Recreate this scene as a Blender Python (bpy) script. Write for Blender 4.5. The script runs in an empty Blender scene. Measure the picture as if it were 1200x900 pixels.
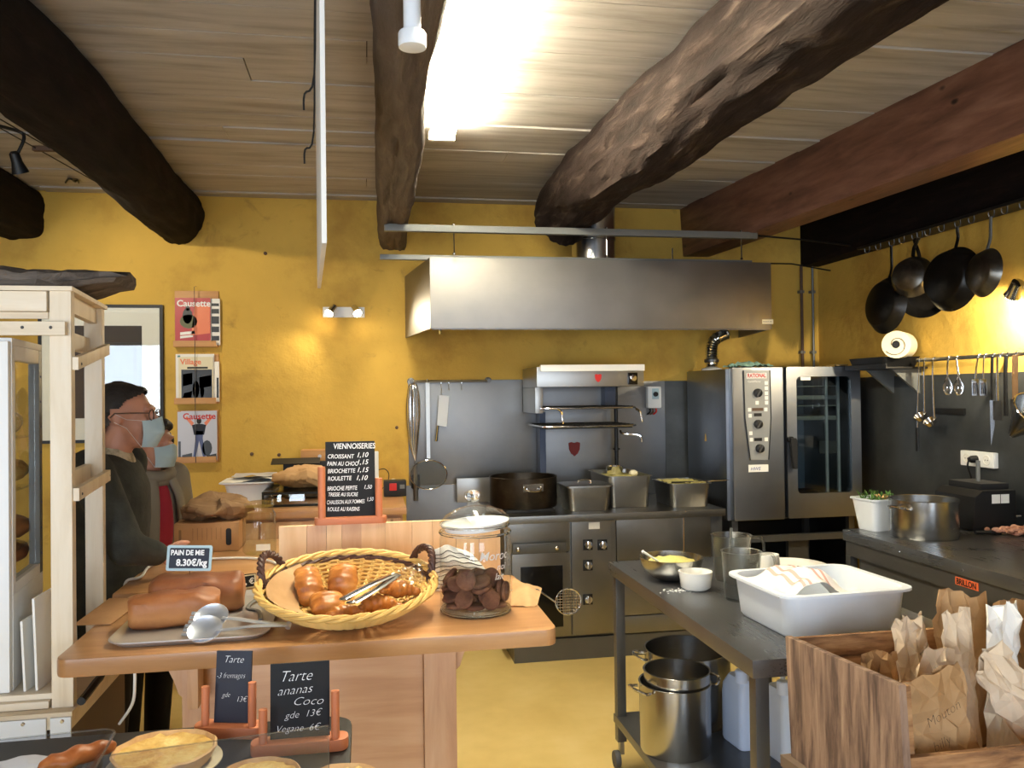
import bpy, bmesh, math, random
from mathutils import Vector, Matrix, Euler, Quaternion, noise
noise.seed_set(12)

# ------------------------------------------------------------------ camera
YAW, PIT, ROL, FPX, CAMH = math.radians(10.0), math.radians(.65), math.radians(-.7), 971.0, 1.62
_f = Vector((math.sin(YAW)*math.cos(PIT), math.cos(YAW)*math.cos(PIT), math.sin(PIT)))
_r = Vector((math.cos(YAW), -math.sin(YAW), 0))
_u = _r.cross(_f)
_c, _s = math.cos(ROL), math.sin(ROL)
_r, _u = _c*_r + _s*_u, -_s*_r + _c*_u
CAM = Vector((0, 0, CAMH))
scn = bpy.context.scene
col = scn.collection
cd = bpy.data.cameras.new('camera')
cd.sensor_width = 36; cd.lens = FPX/1200*36; cd.clip_start = .05
cam = bpy.data.objects.new('camera', cd); col.objects.link(cam)
cam.matrix_world = Matrix(((_r.x, _u.x, -_f.x, CAM.x), (_r.y, _u.y, -_f.y, CAM.y), (_r.z, _u.z, -_f.z, CAM.z), (0, 0, 0, 1)))
scn.camera = cam
def ray(x, y): return _f*FPX + _r*(x-600) - _u*(y-450)
def at_z(x, y, z):
    d = ray(x, y); return CAM + d*((z-CAMH)/d.z)
def at_y(x, y, Y):
    d = ray(x, y); return CAM + d*(Y/d.y)
def at_x(x, y, X):
    d = ray(x, y); return CAM + d*(X/d.x)

def S(r, g, b):
    f = lambda c: c/12.92 if c <= .04045 else ((c+.055)/1.055)**2.4
    return (f(r/255), f(g/255), f(b/255), 1)

# ------------------------------------------------------------------ world, daylight, exposure
w = bpy.data.worlds.new('world'); scn.world = w; w.use_nodes = True
bg = w.node_tree.nodes['Background']; bg.inputs[0].default_value = (.62, .78, 1, 1); bg.inputs[1].default_value = 1.0
scn.view_settings.view_transform = 'Standard'; scn.view_settings.look = 'None'
scn.view_settings.gamma = 1; scn.view_settings.use_curve_mapping = False
scn.view_settings.exposure = 0.8
YF = -2.4            # street side wall, behind the camera
OPEN = ((-4.25, -2.9, .35, 2.5), (-1.75, -.55, .05, 2.4), (.7, 2.3, .8, 2.3))   # two windows and a glazed door
DAY = ((62, (.76, .87, 1.0)), (58, (.76, .87, 1.0)), (34, (.78, .88, 1.0)))
for (x0, x1, z0, z1), (e, c) in zip(OPEN, DAY):
    ld = bpy.data.lights.new('daylight', 'AREA'); ld.shape = 'RECTANGLE'
    ld.size = x1-x0-.12; ld.size_y = z1-z0-.12; ld.energy = e; ld.color = c
    lo = bpy.data.objects.new('daylight', ld); col.objects.link(lo)
    lo.location = ((x0+x1)/2, YF+.02, (z0+z1)/2); lo.rotation_euler = (math.radians(90), 0, 0)

# ------------------------------------------------------------------ materials
MATS = {}
def new_mat(name):
    m = bpy.data.materials.new(name); m.use_nodes = True
    MATS[name] = m
    return m, m.node_tree, m.node_tree.nodes['Principled BSDF']
def nd(nt, t, **k):
    n = nt.nodes.new(t)
    for a, b in k.items():
        if a in n.inputs: n.inputs[a].default_value = b
        else: setattr(n, a, b)
    return n
def coords(nt, scale=(1, 1, 1), kind='Object', rot=(0, 0, 0)):
    tc = nd(nt, 'ShaderNodeTexCoord'); mp = nd(nt, 'ShaderNodeMapping')
    mp.inputs['Scale'].default_value = scale; mp.inputs['Rotation'].default_value = rot
    nt.links.new(tc.outputs[kind], mp.inputs[0]); return mp.outputs[0]
def ramp(nt, fac, stops):
    r = nd(nt, 'ShaderNodeValToRGB'); e = r.color_ramp.elements
    while len(e) < len(stops): e.new(.5)
    for q, (p, c) in zip(e, stops): q.position = p; q.color = c
    nt.links.new(fac, r.inputs[0]); return r.outputs[0]
def bump(nt, b, h, strength, dist=.01):
    n = nd(nt, 'ShaderNodeBump', Strength=strength, Distance=dist)
    nt.links.new(h, n.inputs['Height']); nt.links.new(n.outputs[0], b.inputs['Normal'])
def plain(name, c, rough=.5, metal=0, spec=.5, trans=0, ior=1.45, alpha=1, coat=0, emit=None, es=0, sub=0):
    m, nt, b = new_mat(name)
    b.inputs['Base Color'].default_value = c; b.inputs['Roughness'].default_value = rough; b.inputs['Metallic'].default_value = metal
    b.inputs['Specular IOR Level'].default_value = spec; b.inputs['Transmission Weight'].default_value = trans
    b.inputs['IOR'].default_value = ior; b.inputs['Alpha'].default_value = alpha; b.inputs['Coat Weight'].default_value = coat
    if emit: b.inputs['Emission Color'].default_value = emit; b.inputs['Emission Strength'].default_value = es
    return m
def mottled(name, stops, scale=4, rough=.7, metal=0, bmp=.2, detail=6, stretch=(1, 1, 1), dist=.01, bscale=None, rrange=None, kind='Object', spec=.5):
    m, nt, b = new_mat(name)
    v = coords(nt, stretch, kind)
    n = nd(nt, 'ShaderNodeTexNoise', Scale=scale, Detail=detail, Roughness=.6); nt.links.new(v, n.inputs['Vector'])
    nt.links.new(ramp(nt, n.outputs[0], stops), b.inputs['Base Color'])
    b.inputs['Roughness'].default_value = rough; b.inputs['Metallic'].default_value = metal; b.inputs['Specular IOR Level'].default_value = spec
    if rrange:
        mr = nd(nt, 'ShaderNodeMapRange'); mr.inputs[3].default_value, mr.inputs[4].default_value = rrange
        nt.links.new(n.outputs[0], mr.inputs[0]); nt.links.new(mr.outputs[0], b.inputs['Roughness'])
    if bmp:
        n2 = nd(nt, 'ShaderNodeTexNoise', Scale=bscale or scale*3, Detail=5, Roughness=.6); nt.links.new(v, n2.inputs['Vector'])
        bump(nt, b, n2.outputs[0], bmp, dist)
    return m
def wood(name, stops, axis='x', scale=7, rough=.55, bmp=.15, knots=False, dist=.004, ratio=9, wave=.35):
    """grain stretched along one axis"""
    m, nt, b = new_mat(name)
    st = {'x': (1, ratio, ratio), 'y': (ratio, 1, ratio), 'z': (ratio, ratio, 1)}[axis]
    v = coords(nt, st)
    n = nd(nt, 'ShaderNodeTexNoise', Scale=scale/ratio*2.2, Detail=7, Roughness=.62, Distortion=wave); nt.links.new(v, n.inputs['Vector'])
    c = ramp(nt, n.outputs[0], stops)
    if knots:
        v2 = coords(nt, {'x': (.55, 1, 1), 'y': (1, .55, 1), 'z': (1, 1, .55)}[axis])
        vo = nd(nt, 'ShaderNodeTexVoronoi', Scale=7.5); nt.links.new(v2, vo.inputs['Vector'])
        k = ramp(nt, vo.outputs['Distance'], [(.0, (1, 1, 1, 1)), (.05, (1, 1, 1, 1)), (.11, (0, 0, 0, 1))])
        mx = nd(nt, 'ShaderNodeMix', data_type='RGBA'); nt.links.new(k, mx.inputs[0]); nt.links.new(c, mx.inputs[6])
        mx.inputs[7].default_value = tuple(x*.28 for x in stops[0][1][:3])+(1,); c = mx.outputs[2]
    nt.links.new(c, b.inputs['Base Color']); b.inputs['Roughness'].default_value = rough
    bump(nt, b, n.outputs[0], bmp, dist)
    return m
def steel(name, c, rough=.3, axis='x', var=.1, metal=1.0, smudge=.08):
    m, nt, b = new_mat(name)
    st = {'x': (1, 60, 60), 'y': (60, 1, 60), 'z': (60, 60, 1)}[axis]
    v = coords(nt, st)
    n = nd(nt, 'ShaderNodeTexNoise', Scale=3, Detail=3); nt.links.new(v, n.inputs['Vector'])
    n2 = nd(nt, 'ShaderNodeTexNoise', Scale=3.5, Detail=4); nt.links.new(coords(nt), n2.inputs['Vector'])
    ad = nd(nt, 'ShaderNodeMath', operation='MULTIPLY_ADD'); nt.links.new(n.outputs[0], ad.inputs[0]); ad.inputs[1].default_value = var; ad.inputs[2].default_value = rough-var/2-smudge/2
    ad2 = nd(nt, 'ShaderNodeMath', operation='MULTIPLY_ADD'); nt.links.new(n2.outputs[0], ad2.inputs[0]); ad2.inputs[1].default_value = smudge; nt.links.new(ad.outputs[0], ad2.inputs[2])
    nt.links.new(ad2.outputs[0], b.inputs['Roughness'])
    lo = tuple(x*.82 for x in c[:3])+(1,)
    nt.links.new(ramp(nt, n2.outputs[0], [(.3, lo), (.7, c)]), b.inputs['Base Color'])
    b.inputs['Metallic'].default_value = metal
    bump(nt, b, n.outputs[0], .04, .001)
    return m
def glass(name, c=(1, 1, 1, 1), rough=0.0, ior=1.45):
    """thin clear pane: mostly transparent with a mirror-like sheen, lets lamp light through"""
    m, nt, b = new_mat(name)
    tr = nd(nt, 'ShaderNodeBsdfTransparent'); tr.inputs[0].default_value = c
    gl = nd(nt, 'ShaderNodeBsdfGlossy', Roughness=rough)
    lw = nd(nt, 'ShaderNodeLayerWeight', Blend=.5)
    pw = nd(nt, 'ShaderNodeMath', operation='POWER'); nt.links.new(lw.outputs['Facing'], pw.inputs[0]); pw.inputs[1].default_value = 4
    fr = nd(nt, 'ShaderNodeMath', operation='MULTIPLY_ADD'); nt.links.new(pw.outputs[0], fr.inputs[0]); fr.inputs[1].default_value = .5; fr.inputs[2].default_value = .035*(ior-1)/.45
    mx = nd(nt, 'ShaderNodeMixShader'); nt.links.new(fr.outputs[0], mx.inputs[0]); nt.links.new(tr.outputs[0], mx.inputs[1]); nt.links.new(gl.outputs[0], mx.inputs[2])
    nt.links.new(mx.outputs[0], nt.nodes['Material Output'].inputs[0])
    return m
def emitter(name, c, s):
    m, nt, b = new_mat(name)
    b.inputs['Base Color'].default_value = c; b.inputs['Emission Color'].default_value = c; b.inputs['Emission Strength'].default_value = s
    return m

def wall_mat(name, base, stain, dark):
    m, nt, b = new_mat(name)
    v = coords(nt, (1, 1, 1), 'Object')
    n = nd(nt, 'ShaderNodeTexNoise', Scale=1.6, Detail=8, Roughness=.62); nt.links.new(v, n.inputs['Vector'])
    c = ramp(nt, n.outputs[0], [(.32, stain), (.5, base), (.75, tuple(min(1, x*1.12) for x in base[:3])+(1,))])
    n2 = nd(nt, 'ShaderNodeTexNoise', Scale=5.5, Detail=9, Roughness=.7, Distortion=.6); nt.links.new(v, n2.inputs['Vector'])
    k = ramp(nt, n2.outputs[0], [(.6, (0, 0, 0, 1)), (.78, (.55, .55, .55, 1))])
    mx = nd(nt, 'ShaderNodeMix', data_type='RGBA'); nt.links.new(k, mx.inputs[0]); nt.links.new(c, mx.inputs[6]); mx.inputs[7].default_value = dark
    nt.links.new(mx.outputs[2], b.inputs['Base Color']); b.inputs['Roughness'].default_value = .75; b.inputs['Specular IOR Level'].default_value = .25
    n3 = nd(nt, 'ShaderNodeTexNoise', Scale=9, Detail=9, Roughness=.65); nt.links.new(v, n3.inputs['Vector'])
    bump(nt, b, n3.outputs[0], .35, .02)
    return m

wall_mat('plaster', S(206, 168, 78), S(174, 136, 62), S(108, 84, 52))
mottled('resin_floor', [(.3, S(194, 166, 98)), (.55, S(210, 184, 116)), (.75, S(220, 196, 134))], 2.2, .42, bmp=.05, rrange=(.3, .55))
wood('plank_white', [(.25, S(138, 130, 120)), (.5, S(178, 172, 164)), (.75, S(198, 193, 186))], 'x', 5, .75, .5, dist=.008)
plain('ceiling_back', S(60, 52, 44), .9)
wood('beam_dark', [(.25, S(22, 15, 13)), (.55, S(44, 34, 30)), (.8, S(88, 74, 66))], 'y', 10, .6, .9, dist=.02, ratio=6)
wood('beam_black', [(.25, S(10, 7, 6)), (.55, S(22, 14, 12)), (.8, S(38, 25, 22))], 'y', 10, .6, .6, dist=.015, ratio=6)
wood('beam_grey', [(.25, S(58, 48, 44)), (.55, S(88, 76, 70)), (.8, S(118, 106, 98))], 'y', 10, .7, .8, dist=.02, ratio=6)
wood('beam_brown', [(.25, S(78, 50, 40)), (.5, S(118, 80, 64)), (.75, S(142, 104, 86))], 'y', 8, .5, .3, knots=True, dist=.008, ratio=7)
wood('pine', [(.25, S(176, 128, 90)), (.5, S(198, 152, 112)), (.75, S(212, 172, 134))], 'x', 7, .4, .08, knots=True)
wood('pine_z', [(.25, S(178, 130, 94)), (.5, S(200, 156, 118)), (.75, S(214, 176, 140))], 'z', 7, .45, .08, knots=True)
wood('pine_top', [(.25, S(156, 110, 70)), (.5, S(182, 134, 88)), (.75, S(200, 156, 110))], 'x', 6, .3, .05)
wood('beech', [(.25, S(206, 160, 110)), (.5, S(224, 184, 138)), (.75, S(234, 200, 158))], 'z', 7, .45, .05)
wood('rack_wood', [(.25, S(206, 186, 156)), (.5, S(226, 210, 184)), (.75, S(236, 224, 204))], 'z', 7, .55, .06)
wood('rack_wood_x', [(.25, S(206, 186, 156)), (.5, S(226, 210, 184)), (.75, S(236, 224, 204))], 'x', 7, .55, .06)
wood('drift', [(.25, S(40, 34, 30)), (.5, S(84, 74, 66)), (.75, S(126, 114, 102))], 'x', 9, .85, 1.0, dist=.02)
wood('crate', [(.28, S(46, 34, 30)), (.42, S(96, 74, 62)), (.56, S(138, 112, 94)), (.8, S(176, 150, 126))], 'z', 15, .85, .7, dist=.008, ratio=8)
wood('crate_x', [(.3, S(70, 46, 30)), (.45, S(134, 94, 60)), (.6, S(172, 130, 88)), (.8, S(196, 158, 114))], 'x', 14, .8, .5, dist=.008, ratio=6, knots=True)
wood('holder_wood', [(.25, S(170, 118, 62)), (.6, S(198, 146, 86)), (.8, S(210, 164, 104))], 'x', 9, .5, .05)
plain('terracotta', S(196, 118, 78), .5)
steel('steel', (.42, .42, .41, 1), .34, 'x')
steel('steel_z', (.42, .42, .41, 1), .34, 'z')
steel('steel_hood', (.27, .258, .245, 1), .46, 'x', smudge=.16)
steel('steel_dark', (.13, .13, .128, 1), .38, 'y', smudge=.14, metal=.7)
steel('steel_top', (.2, .205, .212, 1), .3, 'y', smudge=.2, metal=.8)
steel('steel_oven', (.33, .355, .40, 1), .36, 'x')
steel('steel_stove', (.27, .262, .24, 1), .34, 'x', smudge=.14)
steel('steel_pot', (.5, .5, .49, 1), .24, 'x')
steel('steel_splash', (.23, .232, .235, 1), .38, 'x', smudge=.2)
steel('galv', (.62, .63, .64, 1), .25, 'x')
plain('chrome', (.75, .75, .76, 1), .12, 1)
plain('bar_grey', S(120, 122, 120), .5, .5)
mottled('iron_pot', [(.3, S(34, 30, 26)), (.6, S(74, 66, 56)), (.8, S(104, 96, 84))], 6, .35, .85, .05, rrange=(.25, .45))
plain('black', S(14, 14, 15), .5)
plain('black_gloss', S(10, 10, 11), .18)
plain('black_soft', S(22, 22, 24), .8)
mottled('pan_iron', [(.3, S(16, 15, 14)), (.7, S(38, 36, 34))], 8, .3, .6, .05)
mottled('pan_steel', [(.3, S(70, 68, 64)), (.7, S(120, 116, 108))], 8, .28, .9, .04)
mottled('dark_panel', [(.3, S(58, 60, 60)), (.7, S(84, 86, 86))], 3, .42, .5, .02)
plain('white', S(232, 232, 230), .5)
plain('white_gloss', S(238, 236, 230), .18)
plain('white_plastic', S(226, 232, 240), .35, sub=.1)
plain('cream', S(226, 216, 184), .5)
plain('red', S(196, 38, 34), .5)
plain('blue', S(52, 66, 150), .5)
plain('green_cloth', S(140, 176, 160), .9)
plain('paper_white', S(236, 234, 228), .8)
plain('chalk', S(240, 240, 240), .9)
plain('slate', S(22, 23, 26), .75)
plain('slate_blue', S(32, 36, 50), .6)
glass('glass', (.97, .98, .98, 1))
glass('glass_thick', (.965, .975, .97, 1), ior=1.6)
glass('acrylic', (.84, .85, .88, 1), .25, 1.9)
glass('smoked', (.6, .65, .65, 1), .02, 1.6)
glass('milky', (.86, .87, .86, 1), .3, 2.4)
plain('clear_glass', (.96, .98, .97, 1), 0, trans=1, ior=1.45)
plain('jar_white', S(236, 236, 238), .4)
mottled('kraft', [(.3, S(164, 126, 82)), (.6, S(188, 150, 106)), (.8, S(204, 170, 128))], 6, .85, 0, .15)
mottled('kraft_light', [(.3, S(196, 172, 142)), (.6, S(216, 196, 170)), (.8, S(230, 216, 196))], 6, .85, 0, .15)
mottled('kraft_dark', [(.3, S(122, 90, 58)), (.6, S(146, 112, 76)), (.8, S(160, 126, 92))], 6, .85, 0, .15)
mottled('cardboard', [(.3, S(168, 122, 78)), (.6, S(186, 140, 94)), (.8, S(196, 154, 108))], 4, .85, 0, .08)
mottled('crust', [(.3, S(112, 54, 22)), (.5, S(160, 90, 40)), (.72, S(198, 134, 72))], 9, .4, 0, .2, dist=.006)
def loaf_mat():
    m, nt, b = new_mat('loaf')
    v = coords(nt)
    n = nd(nt, 'ShaderNodeTexNoise', Scale=9, Detail=7, Roughness=.65); nt.links.new(v, n.inputs['Vector'])
    sx = nd(nt, 'ShaderNodeSeparateXYZ'); nt.links.new(v, sx.inputs[0])
    k = nd(nt, 'ShaderNodeMath', operation='MULTIPLY_ADD'); nt.links.new(n.outputs[0], k.inputs[0]); k.inputs[1].default_value = .05; nt.links.new(sx.outputs[2], k.inputs[2])
    c = ramp(nt, k.outputs[0], [(.03, S(132, 80, 42)), (.06, S(176, 120, 70)), (.095, S(158, 98, 54)), (.125, S(116, 64, 34)), (.15, S(104, 56, 30))])
    nt.links.new(c, b.inputs['Base Color']); b.inputs['Roughness'].default_value = .5
    n2 = nd(nt, 'ShaderNodeTexNoise', Scale=45, Detail=4); nt.links.new(v, n2.inputs['Vector'])
    bump(nt, b, n2.outputs[0], .3, .004)
loaf_mat()
mottled('pastry', [(.3, S(120, 62, 26)), (.5, S(182, 114, 52)), (.72, S(216, 162, 92))], 11, .36, 0, .25, dist=.006)
mottled('cookie', [(.3, S(72, 42, 30)), (.55, S(106, 68, 50)), (.75, S(134, 94, 74))], 22, .8, 0, .3)
mottled('tart_fill', [(.3, S(176, 116, 42)), (.5, S(220, 178, 96)), (.7, S(238, 212, 140))], 26, .5, 0, .4, dist=.01)
mottled('tart_crust', [(.3, S(190, 140, 86)), (.6, S(222, 182, 128))], 20, .7, 0, .3)
plain('wicker', S(216, 176, 102), .55)
plain('wicker_dark', S(74, 46, 36), .5)
mottled('mash', [(.3, S(190, 178, 92)), (.6, S(222, 210, 136))], 30, .6, 0, .4)
mottled('herbs', [(.3, S(48, 84, 30)), (.6, S(88, 130, 56))], 40, .7, 0, .3)
mottled('meat', [(.3, S(140, 80, 60)), (.6, S(200, 150, 124)), (.8, S(228, 200, 180))], 18, .5, 0, .3)
mottled('cloth_white', [(.3, S(228, 222, 216)), (.7, S(244, 240, 236))], 20, .9, 0, .3)
plain('cloth_pink', S(214, 168, 156), .9)
plain('skin', S(196, 142, 118), .5)
mottled('jacket', [(.3, S(44, 46, 42)), (.7, S(64, 66, 60))], 14, .9, 0, .3)
mottled('hair_dark', [(.3, S(16, 13, 12)), (.6, S(40, 33, 29)), (.8, S(84, 76, 68))], 30, .6, 0, .5, stretch=(1, 4, 1))
plain('trousers', S(14, 14, 16), .9)
plain('mask_blue', S(172, 196, 204), .8)
mottled('plaid', [(.4, S(150, 140, 116)), (.6, S(206, 196, 170))], 30, .9, 0, .1)
plain('scarf', S(128, 120, 106), .95)
plain('red_top', S(150, 34, 52), .9)
plain('rubber_grey', S(70, 70, 72), .6)
plain('jerry', S(206, 218, 240), .35)
plain('orange_label', S(220, 100, 52), .6)
plain('sole_brown', S(96, 74, 60), .8)
plain('cabinet_brown', S(104, 86, 72), .7)
emitter('tube_glow', (1, .92, .70, 1), 95)
emitter('spot_glow', (1, .80, .50, 1), 60)
for k_ in ('beam_black', 'beam_dark'):
    q_ = MATS[k_].node_tree.nodes['Principled BSDF']; q_.inputs['Roughness'].default_value = .85; q_.inputs['Specular IOR Level'].default_value = .15

# ------------------------------------------------------------------ mesh helpers
ORG = {}
class MB:
    def __init__(s, M=None): s.v = []; s.f = []; s.M = M or Matrix()
    def add(s, vs, fs, M=None):
        o = len(s.v); T = s.M @ M if M is not None else s.M
        s.v += [T @ Vector(p) for p in vs]; s.f += [tuple(i+o for i in q) for q in fs]; return s
    def box(s, x0, x1, y0, y1, z0, z1, M=None):
        return s.add([(x0, y0, z0), (x1, y0, z0), (x1, y1, z0), (x0, y1, z0), (x0, y0, z1), (x1, y0, z1), (x1, y1, z1), (x0, y1, z1)],
                     [(0, 3, 2, 1), (4, 5, 6, 7), (0, 1, 5, 4), (1, 2, 6, 5), (2, 3, 7, 6), (3, 0, 4, 7)], M)
    def cbox(s, c, d, rot=(0, 0, 0)):
        a, b, e = d[0]/2, d[1]/2, d[2]/2
        return s.box(-a, a, -b, b, -e, e, Matrix.Translation(c) @ Euler(rot).to_matrix().to_4x4())
    def hexa(s, p): return s.add(p, [(0, 3, 2, 1), (4, 5, 6, 7), (0, 1, 5, 4), (1, 2, 6, 5), (2, 3, 7, 6), (3, 0, 4, 7)])
    def loft(s, loops, cap0=True, cap1=True, closed=True, M=None):
        n = len(loops[0]); vs = [p for L in loops for p in L]; fs = []
        for i in range(len(loops)-1):
            for j in range(n if closed else n-1):
                k = (j+1) % n
                fs.append((i*n+j, i*n+k, (i+1)*n+k, (i+1)*n+j))
        if cap0: fs.append(tuple(range(n-1, -1, -1)))
        if cap1: fs.append(tuple(range((len(loops)-1)*n, len(loops)*n)))
        return s.add(vs, fs, M)
    def prism(s, poly, z0, z1, M=None):
        return s.loft([[(x, y, z0) for x, y in poly], [(x, y, z1) for x, y in poly]], M=M)
    def lathe(s, prof, n=24, c=(0, 0, 0), M=None, sx=1, sy=1):
        T = Matrix.Translation(c)
        if M is not None: T = T @ M
        loops = [[(r*sx*math.cos(2*math.pi*j/n), r*sy*math.sin(2*math.pi*j/n), z) for j in range(n)] for r, z in prof]
        return s.loft(loops, True, True, True, T)
    def tube(s, pts, r, n=8, closed=False, flat=1.0):
        P = [Vector(p) for p in pts]; m = len(P)
        R = r if isinstance(r, (list, tuple)) else [r]*m
        loops = []; up = None
        for i in range(m):
            a = P[(i-1) % m] if (closed or i > 0) else P[i]; b = P[(i+1) % m] if (closed or i < m-1) else P[i]
            t = (b-a)
            t = t.normalized() if t.length > 1e-9 else Vector((0, 0, 1))
            if up is None: up = Vector((0, 0, 1)) if abs(t.z) < .9 else Vector((1, 0, 0))
            x = up.cross(t)
            if x.length < 1e-6: x = Vector((1, 0, 0)).cross(t)
            x.normalize(); y = t.cross(x).normalized(); up = y
            loops.append([P[i] + x*(R[i]*math.cos(2*math.pi*j/n)) + y*(R[i]*flat*math.sin(2*math.pi*j/n)) for j in range(n)])
        if closed: loops.append(loops[0]); return s.loft(loops, False, False)
        return s.loft(loops)
    def ell(s, c, r, nu=16, nv=10, M=None):
        T = Matrix.Translation(c)
        if M is not None: T = T @ M
        loops = [[(r[0]*math.sin(math.pi*i/nv)*math.cos(2*math.pi*j/nu), r[1]*math.sin(math.pi*i/nv)*math.sin(2*math.pi*j/nu), -r[2]*math.cos(math.pi*i/nv)) for j in range(nu)] for i in range(nv+1)]
        loops[0] = [(x*1e-3, y*1e-3, z) for x, y, z in loops[1]]; loops[0] = [(x, y, -r[2]) for x, y, z in loops[0]]
        loops[-1] = [(x, y, r[2]) for x, y, z in loops[0]]
        return s.loft(loops, True, True, True, T)
    def caps(s, a, b, ra, rb, n=14):
        """rounded tapered limb"""
        a, b = Vector(a), Vector(b); d = (b-a).normalized()
        pts = []; R = []
        for k in range(5): q = math.pi/2*(1-k/4); pts.append(a-d*ra*math.sin(q)); R.append(max(ra*math.cos(q), 1e-4))
        for k in range(5): q = math.pi/2*(k/4); pts.append(b+d*rb*math.sin(q)); R.append(max(rb*math.cos(q), 1e-4))
        return s.tube(pts, R, n)
    def grid(s, fn, nu, nv):
        vs = [fn(i/nu, j/nv) for j in range(nv+1) for i in range(nu+1)]
        fs = [(j*(nu+1)+i, j*(nu+1)+i+1, (j+1)*(nu+1)+i+1, (j+1)*(nu+1)+i) for j in range(nv) for i in range(nu)]
        return s.add(vs, fs)
    def jitter(s, amp, sc, seed=0):
        q = Vector((seed*3.1, seed*1.7, seed*.9))
        s.v = [p + noise.noise_vector(p*sc+q)*amp for p in s.v]; return s
    def mesh(s, name, org, bevel=0, seg=2, weld=False):
        me = bpy.data.meshes.new(name)
        me.from_pydata([tuple(p-org) for p in s.v], [], s.f)
        bm = bmesh.new(); bm.from_mesh(me)
        if weld: bmesh.ops.remove_doubles(bm, verts=bm.verts, dist=1e-5)
        bmesh.ops.recalc_face_normals(bm, faces=bm.faces)
        if bevel:
            ed = [e for e in bm.edges if len(e.link_faces) == 2 and e.calc_face_angle(0) > .5]
            bmesh.ops.bevel(bm, geom=ed, offset=bevel, segments=seg, affect='EDGES', profile=.7, clamp_overlap=True)
        bm.to_mesh(me); bm.free()
        return me
    def build(s, name, mat, parent=None, bevel=0, smooth=35, loc=None, seg=2, weld=False, remesh=0, relax=0, flat=False):
        org = ORG[parent.name] if parent else Vector(loc if loc is not None else s.base())
        me = s.mesh(name, org, bevel, seg, weld)
        if remesh: me = voxel(me, remesh, relax, name)
        if not flat:
            me.shade_smooth()
            me.set_sharp_from_angle(angle=math.radians(smooth if not remesh else 180))
        me.materials.append(MATS[mat])
        o = bpy.data.objects.new(name, me); col.objects.link(o)
        if parent: o.parent = parent
        else: o.location = org
        ORG[o.name] = org
        return o
    def base(s):
        xs = [p.x for p in s.v]; ys = [p.y for p in s.v]
        return Vector(((min(xs)+max(xs))/2, (min(ys)+max(ys))/2, min(p.z for p in s.v)))
def voxel(me, size, relax, name):
    o = bpy.data.objects.new('tmp', me); col.objects.link(o)
    m = o.modifiers.new('r', 'REMESH'); m.mode = 'VOXEL'; m.voxel_size = size
    if relax:
        k = o.modifiers.new('s', 'SMOOTH'); k.iterations = relax; k.factor = .5
    dg = bpy.context.evaluated_depsgraph_get()
    r = bpy.data.meshes.new_from_object(o.evaluated_get(dg)); r.name = name
    bpy.data.objects.remove(o); bpy.data.meshes.remove(me)
    r.materials.clear()
    return r
def tag(o, label, cat, group=None):
    o['label'] = label; o['category'] = cat
    if group: o['group'] = group
    return o
def thing(name, label, cat, loc, group=None):
    o = bpy.data.objects.new(name, None); col.objects.link(o); o.location = loc; o.empty_display_size = .05
    ORG[o.name] = Vector(loc)
    return tag(o, label, cat, group)
def struct(o): o['kind'] = 'structure'; return o
def stuff(o): o['kind'] = 'stuff'; return o
def rrect(w, d, r, z, n=4, cx=0, cy=0):
    out = []
    for k, (sx, sy) in enumerate(((1, 1), (-1, 1), (-1, -1), (1, -1))):
        for i in range(n+1):
            a = math.pi/2*k + math.pi/2*i/n
            out.append((cx+sx*(w/2-r)+r*math.cos(a), cy+sy*(d/2-r)+r*math.sin(a), z))
    return out
def Mloc(c, rz=0, rx=0, ry=0): return Matrix.Translation(c) @ Euler((rx, ry, rz)).to_matrix().to_4x4()
def frame(o, x, y):
    """matrix whose local x,y axes lie along two world directions"""
    x = Vector(x).normalized(); y = (Vector(y)-x*x.dot(Vector(y))).normalized(); z = x.cross(y)
    return Matrix(((x.x, y.x, z.x, o[0]), (x.y, y.y, z.y, o[1]), (x.z, y.z, z.z, o[2]), (0, 0, 0, 1)))
def text(s, size, mat, parent, M, name='lettering', bold=0, shear=0, align='LEFT', sx=1, space=1, depth=.0006):
    cu = bpy.data.curves.new('t', 'FONT'); cu.body = s; cu.size = size; cu.offset = bold; cu.shear = shear; cu.align_x = align
    cu.extrude = depth/2; cu.space_character = space; cu.resolution_u = 3
    o = bpy.data.objects.new('t', cu); col.objects.link(o)
    dg = bpy.context.evaluated_depsgraph_get()
    me = bpy.data.meshes.new_from_object(o.evaluated_get(dg)); bpy.data.objects.remove(o); bpy.data.curves.remove(cu)
    org = ORG[parent.name]
    T = Matrix.Translation(-org) @ M @ Matrix.Diagonal((sx, 1, 1, 1))
    me.transform(T); me.materials.clear(); me.materials.append(MATS[mat]); me.name = name
    q = bpy.data.objects.new(name, me); col.objects.link(q); q.parent = parent; ORG[q.name] = org
    return q
def sweep(p0, p1, sag=0, n=12):
    p0, p1 = Vector(p0), Vector(p1)
    return [p0.lerp(p1, i/n) + Vector((0, 0, -sag*4*(i/n)*(1-i/n))) for i in range(n+1)]
def smooth_path(pts, n=6):
    P = [Vector(p) for p in pts]; out = []
    for i in range(len(P)-1):
        a = P[max(i-1, 0)]; b = P[i]; c = P[i+1]; d = P[min(i+2, len(P)-1)]
        for k in range(n):
            t = k/n
            out.append(.5*((2*b)+(c-a)*t+(2*a-5*b+4*c-d)*t*t+(3*b-a-3*c+d)*t**3))
    return out+[P[-1]]
rnd = random.Random(7)
def copy_tree(o, loc, rotz=0, label=None):
    c = o.copy(); col.objects.link(c); c.location = loc; c.rotation_euler = (0, 0, rotz)
    if label: c['label'] = label
    for ch in o.children:
        d = ch.copy(); col.objects.link(d); d.parent = c
        for g in ch.children:
            e = g.copy(); col.objects.link(e); e.parent = d
    return c
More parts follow.
